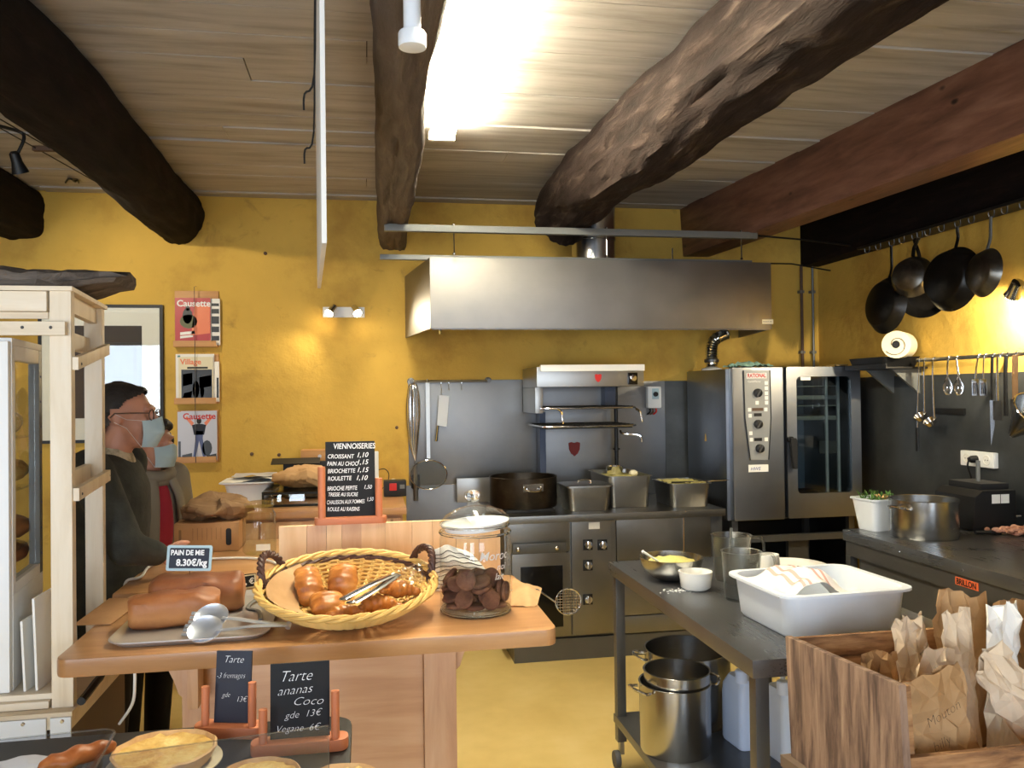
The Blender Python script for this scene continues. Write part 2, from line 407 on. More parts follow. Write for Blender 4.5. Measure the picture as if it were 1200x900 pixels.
# ================================================================== the room
XL, XR, YB, ZC = -4.6, 3.35, 5.72, 2.95
struct(MB().box(XL-.2, XR+.2, YF-.2, YB+.2, -.1, 0).build('floor', 'resin_floor'))
struct(MB().box(XL, XR, YB, YB+.2, 0, ZC+.1).build('wall_back', 'plaster'))
struct(MB().box(XR, XR+.2, YF, YB, 0, ZC+.1).build('wall_right', 'plaster'))
struct(MB().box(XL-.2, XL, YF, YB, 0, ZC+.1).build('wall_left', 'plaster'))
mb = MB(); xs = XL
for (x0, x1, z0, z1) in OPEN:
    mb.box(xs, x0, YF-.2, YF, 0, ZC+.1); mb.box(x0, x1, YF-.2, YF, 0, z0); mb.box(x0, x1, YF-.2, YF, z1, ZC+.1); xs = x1
mb.box(xs, XR, YF-.2, YF, 0, ZC+.1)
struct(mb.build('wall_front', 'plaster'))
for k, (x0, x1, z0, z1) in enumerate(OPEN):
    o = MB(); t = .05
    o.box(x0, x0+t, YF-.14, YF-.08, z0, z1); o.box(x1-t, x1, YF-.14, YF-.08, z0, z1)
    o.box(x0+t, x1-t, YF-.14, YF-.08, z0, z0+t); o.box(x0+t, x1-t, YF-.14, YF-.08, z1-t, z1); xm = (x0+x1)/2
    o.box(xm-.02, xm+.02, YF-.13, YF-.09, z0+t, z1-t)
    fr = struct(o.build(('window_1', 'door_1', 'window_2')[k], 'white', loc=(xm, YF-.11, z0)))
    for a, b in ((x0+t, xm-.02), (xm+.02, x1-t)):
        MB().box(a, b, YF-.112, YF-.106, z0+t, z1-t).build('pane', 'glass', fr)
ce = struct(MB().box(XL-.2, XR+.2, YF-.2, YB+.2, ZC+.035, ZC+.12).build('ceiling', 'ceiling_back', loc=(0, 0, ZC)))
y = YF; i = 0; rp = random.Random(3)
while y < YB:
    wd = .2+rp.random()*.04; cut = rp.uniform(-3.2, 2.2)
    y1 = min(y+wd, YB)
    for a, b in ((XL, cut), (cut, XR)):
        dz = rp.uniform(-.008, .006); m = MB(); n = 10
        top = [(a+(b-a)*k/n) for k in range(n+1)]
        g = .005
        lo = [[(x, y+g+.004*noise.noise(Vector((x*1.3, y, 1))), ZC+dz+.004*noise.noise(Vector((x, y, 4)))), (x, y1-g+.004*noise.noise(Vector((x*1.3, y1, 2))), ZC+dz+.004*noise.noise(Vector((x, y1, 7)))), (x, y1-g, ZC+.034), (x, y+g, ZC+.034)] for x in ([a+.002]+top[1:-1]+[b-.002])]
        m.loft(lo).build('plank', 'plank_white', ce)
    y = y1; i += 1

def log(name, label, path, rx, rz, mat, seed, square=2.0, amp=.03, n=52, cap=True):
    """hewn timber: super-ellipse section with an uneven surface"""
    m = MB(); loops = []
    P = smooth_path(path, 34)
    for i, p in enumerate(P):
        L = []
        for j in range(n):
            a = 2*math.pi*j/n; c, s_ = math.cos(a), math.sin(a)
            q = 1/((abs(c)**square+abs(s_)**square)**(1/square))
            e = 1+amp/rx*(noise.noise(Vector((c*1.5+seed, s_*1.5, p.y*1.3)))+.5*noise.noise(Vector((c*3+seed, s_*3, p.y*5)))-1.1*max(0, .16-abs(noise.noise(Vector((c*3.5+seed, s_*3.5, p.y*.9)))))*2+.3*noise.noise(Vector((c*9+seed, s_*9, p.y*2.5))))
            L.append((p.x+rx*q*c*e, p.y, p.z+rz*q*s_*e))
        loops.append(L)
    o = m.loft(loops).build(name, mat, smooth=50)
    return tag(o, label, 'beam')
log('ceiling_beam', 'very dark rough round log beam ending at the yellow wall above the poster', [(-1.18, YF, 2.80), (-1.18, 1.5, 2.795), (-1.17, 3.6, 2.795), (-1.2, YB+.02, 2.80)], .165, .165, 'beam_black', 2, 2.4, .02)
log('ceiling_beam', 'stubby black timber beam beside the cable spotlight', [(-2.16, YF, 2.80), (-2.16, 2, 2.80), (-2.16, YB+.02, 2.80)], .15, .165, 'beam_black', 9, 4, .012)
log('ceiling_beam', 'square grey-brown hewn beam with the white spotlight under it', [(.11, YF, 2.78), (.12, 2, 2.775), (.15, 3.6, 2.775), (.19, YB+.02, 2.78)], .095, .175, 'beam_grey', 4, 6, .012)
log('ceiling_beam', 'thick gnarled dark log beam passing over the extractor duct', [(1.37, YF, 2.775), (1.35, 1.2, 2.77), (1.31, 2.6, 2.775), (1.27, 3.8, 2.78), (1.26, 4.6, 2.81), (1.255, 4.9, 2.805), (1.25, 5.16, 2.755)], .185, .19, 'beam_dark', 6, 2.3, .034)
m = MB()
def bx(y): return 2.73-.078*y
m.hexa([(bx(YF), YF, 2.6), (bx(YF)+.2, YF, 2.6), (bx(YB)+.2, YB, 2.6), (bx(YB), YB, 2.6), (bx(YF)-.02, YF, 2.955), (bx(YF)+.2, YF, 2.955), (bx(YB)+.2, YB, 2.955), (bx(YB)-.02, YB, 2.955)])
tag(m.build('ceiling_beam', 'beam_brown', bevel=.012), 'reddish-brown sawn square beam with knots next to the pan beam', 'beam')
m = MB().box(3.21, XR+.02, YF, YB, 2.54, 2.955)
panbeam = tag(m.build('ceiling_beam', 'beam_black', bevel=.012), 'black timber beam along the right wall with pan hooks under it', 'beam')

# pipes in the corner
for x, lab in ((3.20, 'thin dark brown pipe nearest the oven in the room corner'), (3.29, 'thin pale pipe in the room corner behind the brown one')):
    m = MB().tube([(x, YB-.03, 1.0), (x, YB-.03, 2.55)], .011 if x < 3.25 else .009)
    t = thing('wall_pipe', lab, 'pipe', (x, YB-.03, 1.0))
    m.build('pipe_run', 'sole_brown' if x < 3.25 else 'bar_grey', t)
    m = MB()
    for z in (1.9, 2.35): m.cbox((x, YB-.02, z), (.035, .04, .02))
    m.build('clip', 'bar_grey', t)

# ================================================================== fume hood
hy0 = 4.9; hz0, hz1 = 2.01, 2.432
t = thing('fume_hood', 'wide brushed steel extractor hood over the stove', 'extractor hood', (1.46, 5.3, hz0))
xa, xb, xc, xd = .379, 2.548, .27, 2.72
MB().hexa([(xa, hy0, hz0), (xb, hy0, hz0), (xb, hy0+.012, hz0), (xa, hy0+.012, hz0), (xa, hy0, hz1), (xb, hy0, hz1), (xb, hy0+.012, hz1), (xa, hy0+.012, hz1)]).build('front_panel', 'steel_hood', t, bevel=.003)
MB().hexa([(xa, hy0+.013, hz0), (xa+.012, hy0+.013, hz0), (xc+.012, YB-.0005, hz0), (xc, YB-.0005, hz0), (xa, hy0+.013, hz1), (xa+.012, hy0+.013, hz1), (xc+.012, YB-.0005, hz1), (xc, YB-.0005, hz1)]).build('side_panel', 'steel_hood', t)
MB().hexa([(xb-.012, hy0+.013, hz0), (xb, hy0+.013, hz0), (xd, YB-.0005, hz0), (xd-.012, YB-.0005, hz0), (xb-.012, hy0+.013, hz1), (xb, hy0+.013, hz1), (xd, YB-.0005, hz1), (xd-.012, YB-.0005, hz1)]).build('side_panel', 'steel_hood', t)
MB().hexa([(xa, hy0+.012, hz1-.012), (xb, hy0+.012, hz1-.012), (xd, YB-.0005, hz1-.012), (xc, YB-.0005, hz1-.012), (xa, hy0+.012, hz1-.002), (xb, hy0+.012, hz1-.002), (xd, YB-.0005, hz1-.002), (xc, YB-.0005, hz1-.002)]).build('top_panel', 'steel_hood', t)
m = MB()                                                    # gutter lip all round the mouth
m.hexa([(xa+.012, hy0+.012, hz0-.006), (xb-.012, hy0+.012, hz0-.006), (xb-.03, hy0+.1, hz0+.02), (xa+.03, hy0+.1, hz0+.02), (xa+.012, hy0+.012, hz0+.01), (xb-.012, hy0+.012, hz0+.01), (xb-.03, hy0+.1, hz0+.04), (xa+.03, hy0+.1, hz0+.04)])
m.build('gutter', 'steel_hood', t)
for k in range(4):
    x0 = .55+k*.5
    f_ = MB().box(x0, x0+.46, hy0+.14, YB-.06, hz0+.06, hz0+.075).build('grease_filter', 'steel_dark', t)
    m = MB()
    for q in range(7): m.box(x0+.03+q*.06, x0+.055+q*.06, hy0+.16, YB-.08, hz0+.05, hz0+.06)
    m.build('baffle', 'steel', f_)
p = at_y(900, 377, hy0)
MB().box(p.x-.04, p.x+.035, hy0-.002, hy0+.001, p.z-.014, p.z+.014).build('maker_plate', 'cream', t)
text('FRANCE AIR', .011, 'black', t, frame((p.x-.036, hy0-.003, p.z-.004), (1, 0, 0), (0, 0, 1)))
m = MB().tube([(.44, hy0+.05, hz0-.03), (.44, hy0+.05, hz0+.02)], .008); m.build('drain_tap', 'chrome', t)
dc = thing('extractor_duct', 'round galvanised duct rising from the steel hood to the ceiling', 'duct', (1.5, 5.32, hz1))
m = MB().lathe([(.145, hz1-.004), (.145, ZC)], 32, (1.5, 5.32, 0)); m.build('pipe_run', 'galv', dc)
m = MB()
for z in (hz1+.015, 2.63): m.lathe([(.146, z-.012), (.151, z-.008), (.151, z+.008), (.146, z+.012)], 32, (1.5, 5.32, 0))
m.build('seam_ring', 'galv', dc)
# two steel bars with threaded rods that carry the hood
b1 = thing('hanging_rail', 'pale grey steel rail hung in front of the duct above the hood', 'rail', (1.25, 4.82, 2.56))
MB().box(.113, 2.41, 4.80, 4.84, 2.565, 2.605).build('bar', 'bar_grey', b1, bevel=.002)
for px in (532, 711, 869):
    q = at_y(px, 268, 4.82)
    r_ = MB().tube([(q.x, 4.825, 2.44), (q.x, 4.825, 2.62)], .004).build('threaded_rod', 'chrome', b1)
    MB().lathe([(.009, 2.606), (.009, 2.616)], 6, (q.x, 4.825, 0)).build('nut', 'chrome', r_)
    MB().lathe([(.009, 2.436), (.009, 2.446)], 6, (q.x, 4.825, 0)).build('nut', 'chrome', r_)
MB().tube([(2.40, 4.83, 2.59), (2.75, 4.9, 2.585), (3.2, 5.05, 2.58)], .006).build('cable', 'black', b1)
b2 = thing('hanging_rail', 'lower dark grey steel rail lying along the top edge of the hood', 'rail', (1.2, 5.0, 2.44))
MB().box(.09, 2.46, 4.98, 5.02, 2.429, 2.459).build('bar', 'bar_grey', b2, bevel=.002)
MB().tube([(2.45, 5.0, 2.444), (2.8, 5.1, 2.46), (3.2, 5.3, 2.45)], .005).build('cable', 'black', b2)
for px in (788,):
    q = at_y(px, 296, 5.0)
    MB().tube([(q.x, 5.0, 2.445), (q.x, 5.0, 2.53)], .004).build('threaded_rod', 'chrome', b2)

# ================================================================== lamps
tl = thing('fluorescent_lamp', 'bright fluorescent batten lamp on the ceiling beside the grey beam', 'lamp', (.36, 3.0, ZC))
MB().box(.352, .408, 1.7, 4.1, ZC-.05, ZC-.005).build('housing', 'white', tl, bevel=.004)
for x in (.335, .425):
    MB().tube([(x, 1.75, ZC-.06), (x, 4.05, ZC-.06)], .016, 10).build('tube', 'tube_glow', tl)
for y in (1.72, 4.07):
    MB().box(.315, .445, y-.015, y+.015, ZC-.08, ZC-.04).build('end_cap', 'white', tl, bevel=.003)
sp = thing('ceiling_spotlight', 'white cylindrical spotlight under the square grey beam', 'spotlight', (.12, 2.0, 2.6))
q = at_y(483, 30, 2.0); cx = q.x
MB().lathe([(.021, 2.48), (.021, 2.61)], 20, (cx, 2.0, 0)).build('body', 'white_plastic', sp)
MB().lathe([(.016, 2.455), (.033, 2.457), (.034, 2.463), (.034, 2.49), (.031, 2.495), (.021, 2.498)], 24, (cx, 2.0, 0)).build('collar', 'white_plastic', sp)
# hanging white panel, seen edge on
n0 = at_y(380, 285, 2.0); f0 = at_y(374, 338, 2.9)
hp = thing('hanging_sign', 'thin white board hanging edge-on from the ceiling on cords', 'board', (n0.x, 2.4, n0.z))
d = Vector((f0.x-n0.x, .9, 0)).normalized(); nx = Vector((d.y, -d.x, 0))*.006
a, b = Vector((n0.x, 2.0, 0)), Vector((f0.x, 2.9, 0)); zb0, zb1, zt = n0.z, f0.z, 2.78
MB().hexa([a-nx+Vector((0, 0, zb0)), a+nx+Vector((0, 0, zb0)), b+nx+Vector((0, 0, zb1)), b-nx+Vector((0, 0, zb1)), a-nx+Vector((0, 0, zt)), a+nx+Vector((0, 0, zt)), b+nx+Vector((0, 0, zt)), b-nx+Vector((0, 0, zt))]).build('board', 'white', hp, bevel=.002)
for tt, z0 in ((.12, 2.42), (.42, 2.36)):
    c0 = a.lerp(b, tt)
    MB().tube(smooth_path([c0+Vector((0, 0, zt-.02)), c0-nx*2+Vector((0, 0, zt-.05)), c0-nx*3+Vector((0, 0, z0)), c0-nx*5+Vector((-.012, 0, z0-.05)), c0-nx*4+Vector((-.02, 0, z0-.09))], 4), .0028, 6).build('cord', 'black_soft', hp)
    MB().tube([c0+Vector((0, 0, zt-.03)), c0+Vector((0, 0, ZC+.01))], .003, 6).build('cord', 'black_soft', hp)
# cable spotlight top left
cs = thing('cable_spotlight', 'small black halogen spotlight on ceiling wires beside the left beams', 'spotlight', at_y(25, 175, 4.2))
q = at_y(20, 190, 4.2)
for dx in (0, .07):
    MB().tube([(-1.95+dx, 1.9, 2.88), (-1.66+dx, 4.18, 2.88), (-1.462+dx, YB, 2.88)], .003, 6).build('wire', 'black', cs)
MB().tube(smooth_path([(-1.67, 4.12, 2.878), (q.x+.01, 4.2, 2.872), (q.x+.03, 4.2, 2.84), (q.x+.006, 4.198, q.z+.045)], 4), .008, 8).build('arm', 'black', cs)
d = Vector((.15, .4, -.9)).normalized()
R_ = d.to_track_quat('Z', 'Y').to_matrix().to_4x4()
MB().lathe([(.012, -.05), (.022, -.04), (.024, 0), (.038, .05), (.034, .05), (.02, .03)], 20, (q.x, 4.2, q.z), R_).build('shade', 'black', cs)
MB().lathe([(.001, .035), (.022, .036), (.03, .046), (.001, .047)], 16, (q.x, 4.2, q.z), R_).build('bulb', 'spot_glow', cs)
MB().cbox((-1.585, 4.5, 2.88), (.1, .03, .024), (0, 0, -.1)).build('terminal', 'sole_brown', cs)
ld = bpy.data.lights.new('spot_light', 'SPOT'); ld.energy = 30; ld.color = (1, .86, .60); ld.spot_size = 1.7; ld.spot_blend = .8; ld.shadow_soft_size = .02
lo = bpy.data.objects.new('spot_light', ld); col.objects.link(lo); lo.parent = cs
dd = Vector((.35, .9, -.45)); lo.location = Vector((q.x, 4.2, q.z))+d*.06-ORG[cs.name]; lo.rotation_euler = dd.to_track_quat('-Z', 'Y').to_euler()
m = MB().tube(smooth_path([at_z(77, 214, 2.946), at_z(80, 210, 2.946), at_z(84, 210, 2.925), at_z(88, 213, 2.946), at_z(91, 211, 2.938), at_z(92, 214, 2.946)], 4), .006, 6)
tag(m.build('ceiling_hook', 'black'), 'bent black wire hook on the ceiling planks above the wall', 'hook')

def spot(name, parent, c, d, s=1, body='chrome'):
    R_ = Vector(d).normalized().to_track_quat('Z', 'Y').to_matrix().to_4x4()
    o = MB().lathe([(.006, -.055*s), (.022*s, -.05*s), (.025*s, 0), (.03*s, .02*s), (.027*s, .02*s), (.02*s, .0)], 20, c, R_).build('lamp_head', body, parent)
    MB().lathe([(.001, .012*s), (.024*s, .013*s), (.027*s, .024*s), (.001, .028*s)], 16, c, R_).build('bulb', 'spot_glow', o)
    ld = bpy.data.lights.new('spot_light', 'SPOT'); ld.energy = SPOTW; ld.color = (1, .86, .60); ld.spot_size = 2.3; ld.spot_blend = .6; ld.shadow_soft_size = .02
    l = bpy.data.objects.new('spot_light', ld); col.objects.link(l); l.parent = parent
    l.location = Vector(c)+Vector(d).normalized()*.035*s-ORG[parent.name]; l.rotation_euler = Vector(d).to_track_quat('-Z', 'Y').to_euler()
SPOTW = 12
q = at_y(403, 366, YB-.01)
ws = thing('wall_spotlight', 'white twin spotlight bar on the back wall beside the hood', 'spotlight', (q.x, YB, q.z))
MB().box(q.x-.138, q.x+.138, YB-.02, YB, q.z-.035, q.z+.035).build('mount_bar', 'white', ws, bevel=.003)
for dx, dd in ((-.085, (-.5, -.55, -.7)), (.085, (.35, -.7, -.7))):
    c = Vector((q.x+dx, YB-.07, q.z))
    MB().tube([(q.x+dx, YB-.02, q.z), (q.x+dx, YB-.06, q.z)], .008).build('joint', 'chrome', ws)
    spot('s', ws, c, dd)
q = at_x(1188, 342, XR-.14)
rs = thing('wall_spotlight', 'chrome spotlight on the right wall beside the hanging pans', 'spotlight', (XR, q.y, q.z))
MB().box(XR-.02, XR, q.y-.3, q.y+.02, q.z-.03, q.z+.045).build('mount_bar', 'bar_grey', rs, bevel=.003)
MB().tube([(XR-.02, q.y, q.z+.02), (q.x+.02, q.y, q.z+.01)], .008).build('joint', 'chrome', rs)
SPOTW = 42
spot('s', rs, q, (.25, .7, -.6), 1.3)
# ================================================================== poster and magazines on the back wall
YW = YB
a = at_y(70, 357, YW); b = at_y(193, 517, YW)
t = thing('framed_poster', 'large framed black and white photo poster behind glass, on the wall behind the man', 'poster', ((a.x+b.x)/2, YW, b.z))
X0, X1, Z0, Z1 = a.x-.12, b.x, b.z, a.z
MB().box(X0+.02, X1-.02, YW-.022, YW-.006, Z0+.02, Z1-.02).build('mount', 'paper_white', t)
m = MB().box(X0, X0+.02, YW-.03, YW, Z0, Z1).box(X1-.02, X1, YW-.03, YW, Z0, Z1).box(X0+.02, X1-.02, YW-.03, YW, Z0, Z0+.02).box(X0+.02, X1-.02, YW-.03, YW, Z1-.02, Z1)
m.build('frame', 'black', t)
c0 = at_y(88, 382, YW); c1 = at_y(168, 489, YW)
MB().box(c0.x, c1.x, YW-.0235, YW-.0222, c1.z, c0.z).build('print', 'slate_blue', t)
m = MB()
for (x, z, rx_, rz_) in ((.3, .25, .12, .2), (.55, .45, .18, .25), (.78, .3, .1, .22)):
    m.prism([(c0.x+(c1.x-c0.x)*x+rx_*.3*math.cos(k*.63)*(1+.3*math.sin(k*2)), c1.z+(c0.z-c1.z)*z+rz_*.8*math.sin(k*.63)) for k in range(10)], 0, .0008, Matrix(((1, 0, 0, 0), (0, 0, -1, YW-.0236), (0, 1, 0, 0), (0, 0, 0, 1))))
m.build('print_shape', 'black', t)
MB().box(X0+.02, X1-.02, YW-.028, YW-.025, Z0+.02, Z1-.02).build('glass_pane', 'glass_thick', t)

mr = thing('magazine_rack', 'three small wooden magazine holders on a cord on the yellow wall', 'magazine rack', (at_y(232, 540, YW).x, YW, at_y(232, 542, YW).z))
HW = []
for (y0, y1, x0, x1) in ((341, 407, 205, 257), (415, 473, 206, 257), (481, 541, 208, 257)):
    p = at_y(x0, y0, YW); q = at_y(x1, y1, YW)
    MB().box(p.x, q.x, YW-.014, YW, q.z, p.z).build('back_board', 'holder_wood', mr, bevel=.002)
    MB().box(p.x, q.x-.01, YW-.055, YW-.015, q.z, q.z+.012).build('shelf_ledge', 'holder_wood', mr, bevel=.002)
    MB().box(p.x, q.x-.01, YW-.065, YW-.0555, q.z, q.z+.04).build('lip', 'holder_wood', mr, bevel=.002)
    HW.append((p.x, q.x, q.z+.0125, p.z))
xc = at_y(231, 440, YW).x
MB().tube([(xc, YW-.068, HW[2][2]-.01), (xc, YW-.068, HW[0][3]+.02), (xc, YW-.01, HW[0][3]+.03)], .002, 6).build('cord', 'rubber_grey', mr)
def magazine(label, x0, x1, z0, z1, y, mat, title=None, tmat='white', ts=.06, deco=(), cat='magazine', thick=.006):
    t = thing('magazine', label, cat, ((x0+x1)/2, y, z0))
    MB().box(x0, x1, y, y+thick, z0, z1).build('pages', 'paper_white', t)
    MB().box(x0, x1, y-.0012, y-.0001, z0, z1).build('cover', mat, t)
    W, Hh = x1-x0, z1-z0
    for (dm, poly) in deco:
        MB().prism([(x0+W*u, z0+Hh*v) for u, v in poly], 0, .0006, Matrix(((1, 0, 0, 0), (0, 0, -1, y-.0013), (0, 1, 0, 0), (0, 0, 0, 1)))).build('cover_print', dm, t)
    if title: text(title, ts, tmat, t, frame((x0+W*.05, y-.0022, z1-ts*.95), (1, 0, 0), (0, 0, 1)), bold=.0012)
    return t
def blob(cx, cy, rx_, ry, n=12): return [(cx+rx_*math.cos(2*math.pi*k/n), cy+ry*math.sin(2*math.pi*k/n)) for k in range(n)]
plain('cover_red', S(176, 42, 40), .35); plain('cover_orange', S(226, 120, 70), .35); plain('cover_grey', S(190, 192, 204), .35)
plain('cover_mid', S(128, 126, 118), .35); plain('cover_dark', S(38, 38, 36), .35); plain('cover_teal', S(70, 130, 130), .4); plain('denim', S(84, 96, 140), .5); plain('olive', S(96, 96, 62), .5)
X0, X1, Z0, Z1 = HW[0]
p = at_y(245, 350, YW-.03); q = at_y(258, 402, YW-.03)
m_ = magazine('folded newspaper sticking out behind the red magazine in the top holder', p.x-.12, q.x, Z0, p.z, YW-.028, 'paper_white', cat='newspaper', deco=[('cover_dark', [(.72, z), (.97, z), (.97, z+h), (.72, z+h)]) for z, h in ((.1, .1), (.28, .12), (.46, .16), (.68, .1), (.84, .06))])
p = at_y(205, 349, YW-.045); q = at_y(247, 401, YW-.045)
magazine('red-covered magazine titled Causette in the top wall holder', p.x, q.x, Z0, p.z, YW-.046, 'cover_red', 'Causette', 'white', .058, [
    ('cover_orange', [(.45, .2), (.98, .25), (.98, .85), (.55, .85)]), ('olive', blob(.38, .5, .25, .15)), ('cover_dark', blob(.35, .62, .14, .17)), ('cover_dark', blob(.36, .78, .06, .06)), ('white', [(.14, .27), (.55, .3), (.55, .24), (.14, .21)]), ('white', [(.14, .19), (.5, .22), (.5, .17), (.14, .14)])])
X0, X1, Z0, Z1 = HW[1]
p = at_y(206, 415, YW-.03); q = at_y(257, 468, YW-.03)
magazine('white leaflet behind the village magazine in the middle holder', p.x, q.x-.03, Z0, p.z, YW-.034, 'paper_white', cat='leaflet', deco=[('cover_teal', [(.05, .93), (.12, .93), (.12, .97), (.05, .97)])])
magazine('pale brochure showing at the edge of the middle holder', p.x+.15, q.x, Z0, p.z-.05, YW-.026, 'paper_white', cat='brochure', deco=[('cover_dark', [(.86, .1), (.97, .1), (.97, .6), (.86, .6)])])
magazine('magazine titled Village with a black and white street photo', p.x+.02, q.x-.035, Z0, p.z-.02, YW-.047, 'cream', 'Village', 'cover_orange', .05, [
    ('cover_dark', [(.08, .02), (.97, .02), (.97, .72), (.08, .72)]), ('cover_mid', [(.12, .35), (.4, .4), (.4, .65), (.12, .62)]), ('cover_mid', [(.6, .3), (.95, .35), (.95, .6), (.6, .55)]), ('black', blob(.5, .28, .1, .2)), ('cover_grey', [(.1, .04), (.35, .04), (.4, .25), (.15, .2)]), ('black', [(.25, .74), (.85, .74), (.85, .78), (.25, .78)]), ('cover_mid', blob(.68, .25, .06, .15))])
X0, X1, Z0, Z1 = HW[2]
p = at_y(208, 481, YW-.03); q = at_y(255, 534, YW-.03)
magazine('darker magazine behind the pale one in the lowest holder', p.x, q.x-.06, Z0, p.z-.01, YW-.03, 'cover_grey', deco=[('cover_dark', [(.02, .04), (.1, .04), (.1, .4), (.02, .4)])])
magazine('pale lilac magazine titled Causette with a person in jeans', p.x+.025, q.x, Z0, p.z-.005, YW-.046, 'cover_grey', 'Causette', 'red', .056, [
    ('denim', [(.4, .08), (.5, .4), (.6, .08), (.68, .08), (.6, .45), (.62, .6), (.38, .6), (.4, .45), (.33, .08)]), ('slate_blue', [(.36, .52), (.64, .52), (.7, .72), (.56, .74), (.44, .74), (.3, .72)]),
    ('cover_orange', [(.3, .7), (.12, .86), (.16, .9), (.36, .76)]), ('cover_orange', [(.7, .7), (.88, .86), (.84, .9), (.64, .76)]), ('hair_dark', blob(.5, .8, .07, .06)), ('cover_dark', blob(.72, .25, .14, .16)), ('cover_dark', [(.02, .02), (.3, .02), (.3, .16), (.02, .12)]), ('cover_dark', [(.7, .02), (.98, .02), (.98, .14), (.7, .1)])])
# small wall fittings
for px, py, lab in ((295, 532, 'dark screw plug in the wall above the white tray of papers'), (327, 533, 'dark screw plug in the wall above the glass case'), (465, 501, 'dark screw plug in the wall beside the whisk'), (311, 297, 'dark screw plug high on the wall near the hanging board')):
    p = at_y(px, py, YW); t = MB().lathe([(.012, 0), (.011, .012), (.004, .016)], 10, p, Matrix.Rotation(math.pi/2, 4, 'X'))
    tag(t.build('wall_plug', 'sole_brown'), lab, 'wall plug', 'screw plugs in the back wall')
p = at_y(461, 566, YW)
t = thing('wall_outlet', 'round white wall outlet on the yellow wall beside the menu board', 'outlet', (p.x, YW, p.z))
MB().lathe([(.03, 0), (.03, .012), (.024, .016), (.012, .014)], 20, (p.x, YW, p.z), Matrix.Rotation(math.pi/2, 4, 'X')).build('plate', 'white_gloss', t)
m = MB(); m.cbox((p.x, YW-.017, p.z), (.03, .004, .006)).cbox((p.x, YW-.017, p.z), (.006, .004, .03)); m.build('socket_face', 'denim', t)

# ================================================================== steel splash back and rails behind the stove
p0 = at_y(478, 446, YW); p1 = at_y(800, 445, YW)
sb = thing('splashback', 'brushed steel splashback sheets on the wall behind the stove', 'splashback', ((p0.x+p1.x)/2, YW, .8))
xm = at_y(632, 450, YW).x; xn = at_y(778, 450, YW).x
MB().box(p0.x, xm-.002, YW-.012, YW, 1.0, p0.z).build('panel', 'steel_splash', sb, bevel=.002)
MB().box(p0.x-.02, xm-.002, YW-.011, YW, .35, .998).build('panel', 'steel_splash', sb, bevel=.002)
MB().box(xm+.002, xn-.002, YW-.02, YW, .8, p0.z-.02).build('panel', 'steel_splash', sb, bevel=.002)
MB().box(xn+.002, p1.x+.15, YW-.012, YW, .8, p0.z-.02).build('panel', 'dark_panel', sb, bevel=.002)
r0 = at_y(482, 447, YW-.05); r1 = at_y(573, 445, YW-.05); rz = r0.z
ur = thing('utensil_rail', 'short steel hanging rail with hooks on the back wall above the splashback', 'rail', ((r0.x+r1.x)/2, YW, rz))
MB().tube([(r0.x, YW-.05, rz), (r1.x, YW-.05, rz)], .008).build('bar', 'steel', ur)
for x in (r0.x, r1.x):
    MB().lathe([(.026, 0), (.026, .006), (.01, .01), (.01, .055), (.014, .06)], 16, (x, YW, rz), Matrix.Rotation(math.pi/2, 4, 'X')).build('bracket', 'steel_dark', ur)
def hookpath(x, y, z, s=.03): return [(x, y-.009, z+.004), (x, y, z+.011), (x, y+.009, z+.003), (x, y+.006, z-s), (x, y-.004, z-s-.012), (x, y-.012, z-s-.004)]
for px in (517, 526, 541):
    x = at_y(px, 447, YW-.05).x
    MB().tube(smooth_path(hookpath(x, YW-.05, rz, .05), 4), .0025, 6).build('hook', 'chrome', ur)
# whisk with a long handle
x = at_y(484, 447, YW-.06).x; zt = rz-.012; zb = at_y(486, 587, YW-.06).z
t = thing('whisk', 'long balloon whisk hanging at the end of the short rail', 'whisk', (x, YW-.06, zb))
MB().tube([(x+.01, YW-.05, at_y(486, 545, YW-.06).z), (x+.012, YW-.05, zb)], [.012, .016], 10).build('handle', 'steel', t)
z1 = at_y(486, 540, YW-.06).z
for k in range(6):
    a = math.pi*k/6; c, s_ = math.cos(a)*.045, math.sin(a)*.028
    MB().tube(smooth_path([(x+.01, YW-.05, z1), (x+c*.6, YW-.05+s_*.6, z1+.12), (x+c, YW-.05+s_, z1+.34), (x+c*.7, YW-.05+s_*.7, zt-.03), (x, YW-.05, zt), (x-c*.7, YW-.05-s_*.7, zt-.03), (x-c, YW-.05-s_, z1+.34), (x-c*.6, YW-.05-s_*.6, z1+.12), (x+.01, YW-.05, z1)], 4), .0028, 5).build('wire', 'chrome', t)
# flat skimmer (fine sieve on a long flat handle)
x = at_y(501, 447, YW-.07).x; zc = at_y(503, 556, YW-.07).z
t = thing('skimmer', 'round mesh skimmer on a long flat steel handle hanging on the short rail', 'skimmer', (x, YW-.07, zc-.14))
MB().hexa([(x-.012, YW-.086, zc+.11), (x+.012, YW-.086, zc+.11), (x+.012, YW-.083, zc+.11), (x-.012, YW-.083, zc+.11), (x-.014, YW-.065, rz-.01), (x+.014, YW-.065, rz-.01), (x+.014, YW-.062, rz-.01), (x-.014, YW-.062, rz-.01)]).build('handle', 'steel_z', t)
MB().tube([(x, YW-.064, rz-.012), (x, YW-.052, rz+.012), (x, YW-.04, rz+.002)], .005, 8).build('hook', 'steel', t)
rx_ = .125; MB().tube([(x+rx_*math.cos(k*.2618), YW-.086-.01*math.sin(k*.2618), zc+.1*math.sin(k*.2618)) for k in range(24)], .004, 6, True).build('ring', 'chrome', t)
glass('mesh_screen', (.82, .82, .8, 1), .4, 1.3)
MB().prism([(x+rx_*math.cos(k*.2618), zc+.1*math.sin(k*.2618)) for k in range(24)], 0, .002, Matrix(((1, 0, 0, 0), (0, 0, -1, YW-.085), (0, 1, 0, 0), (0, 0, 0, 1)))).build('mesh', 'mesh_screen', t)
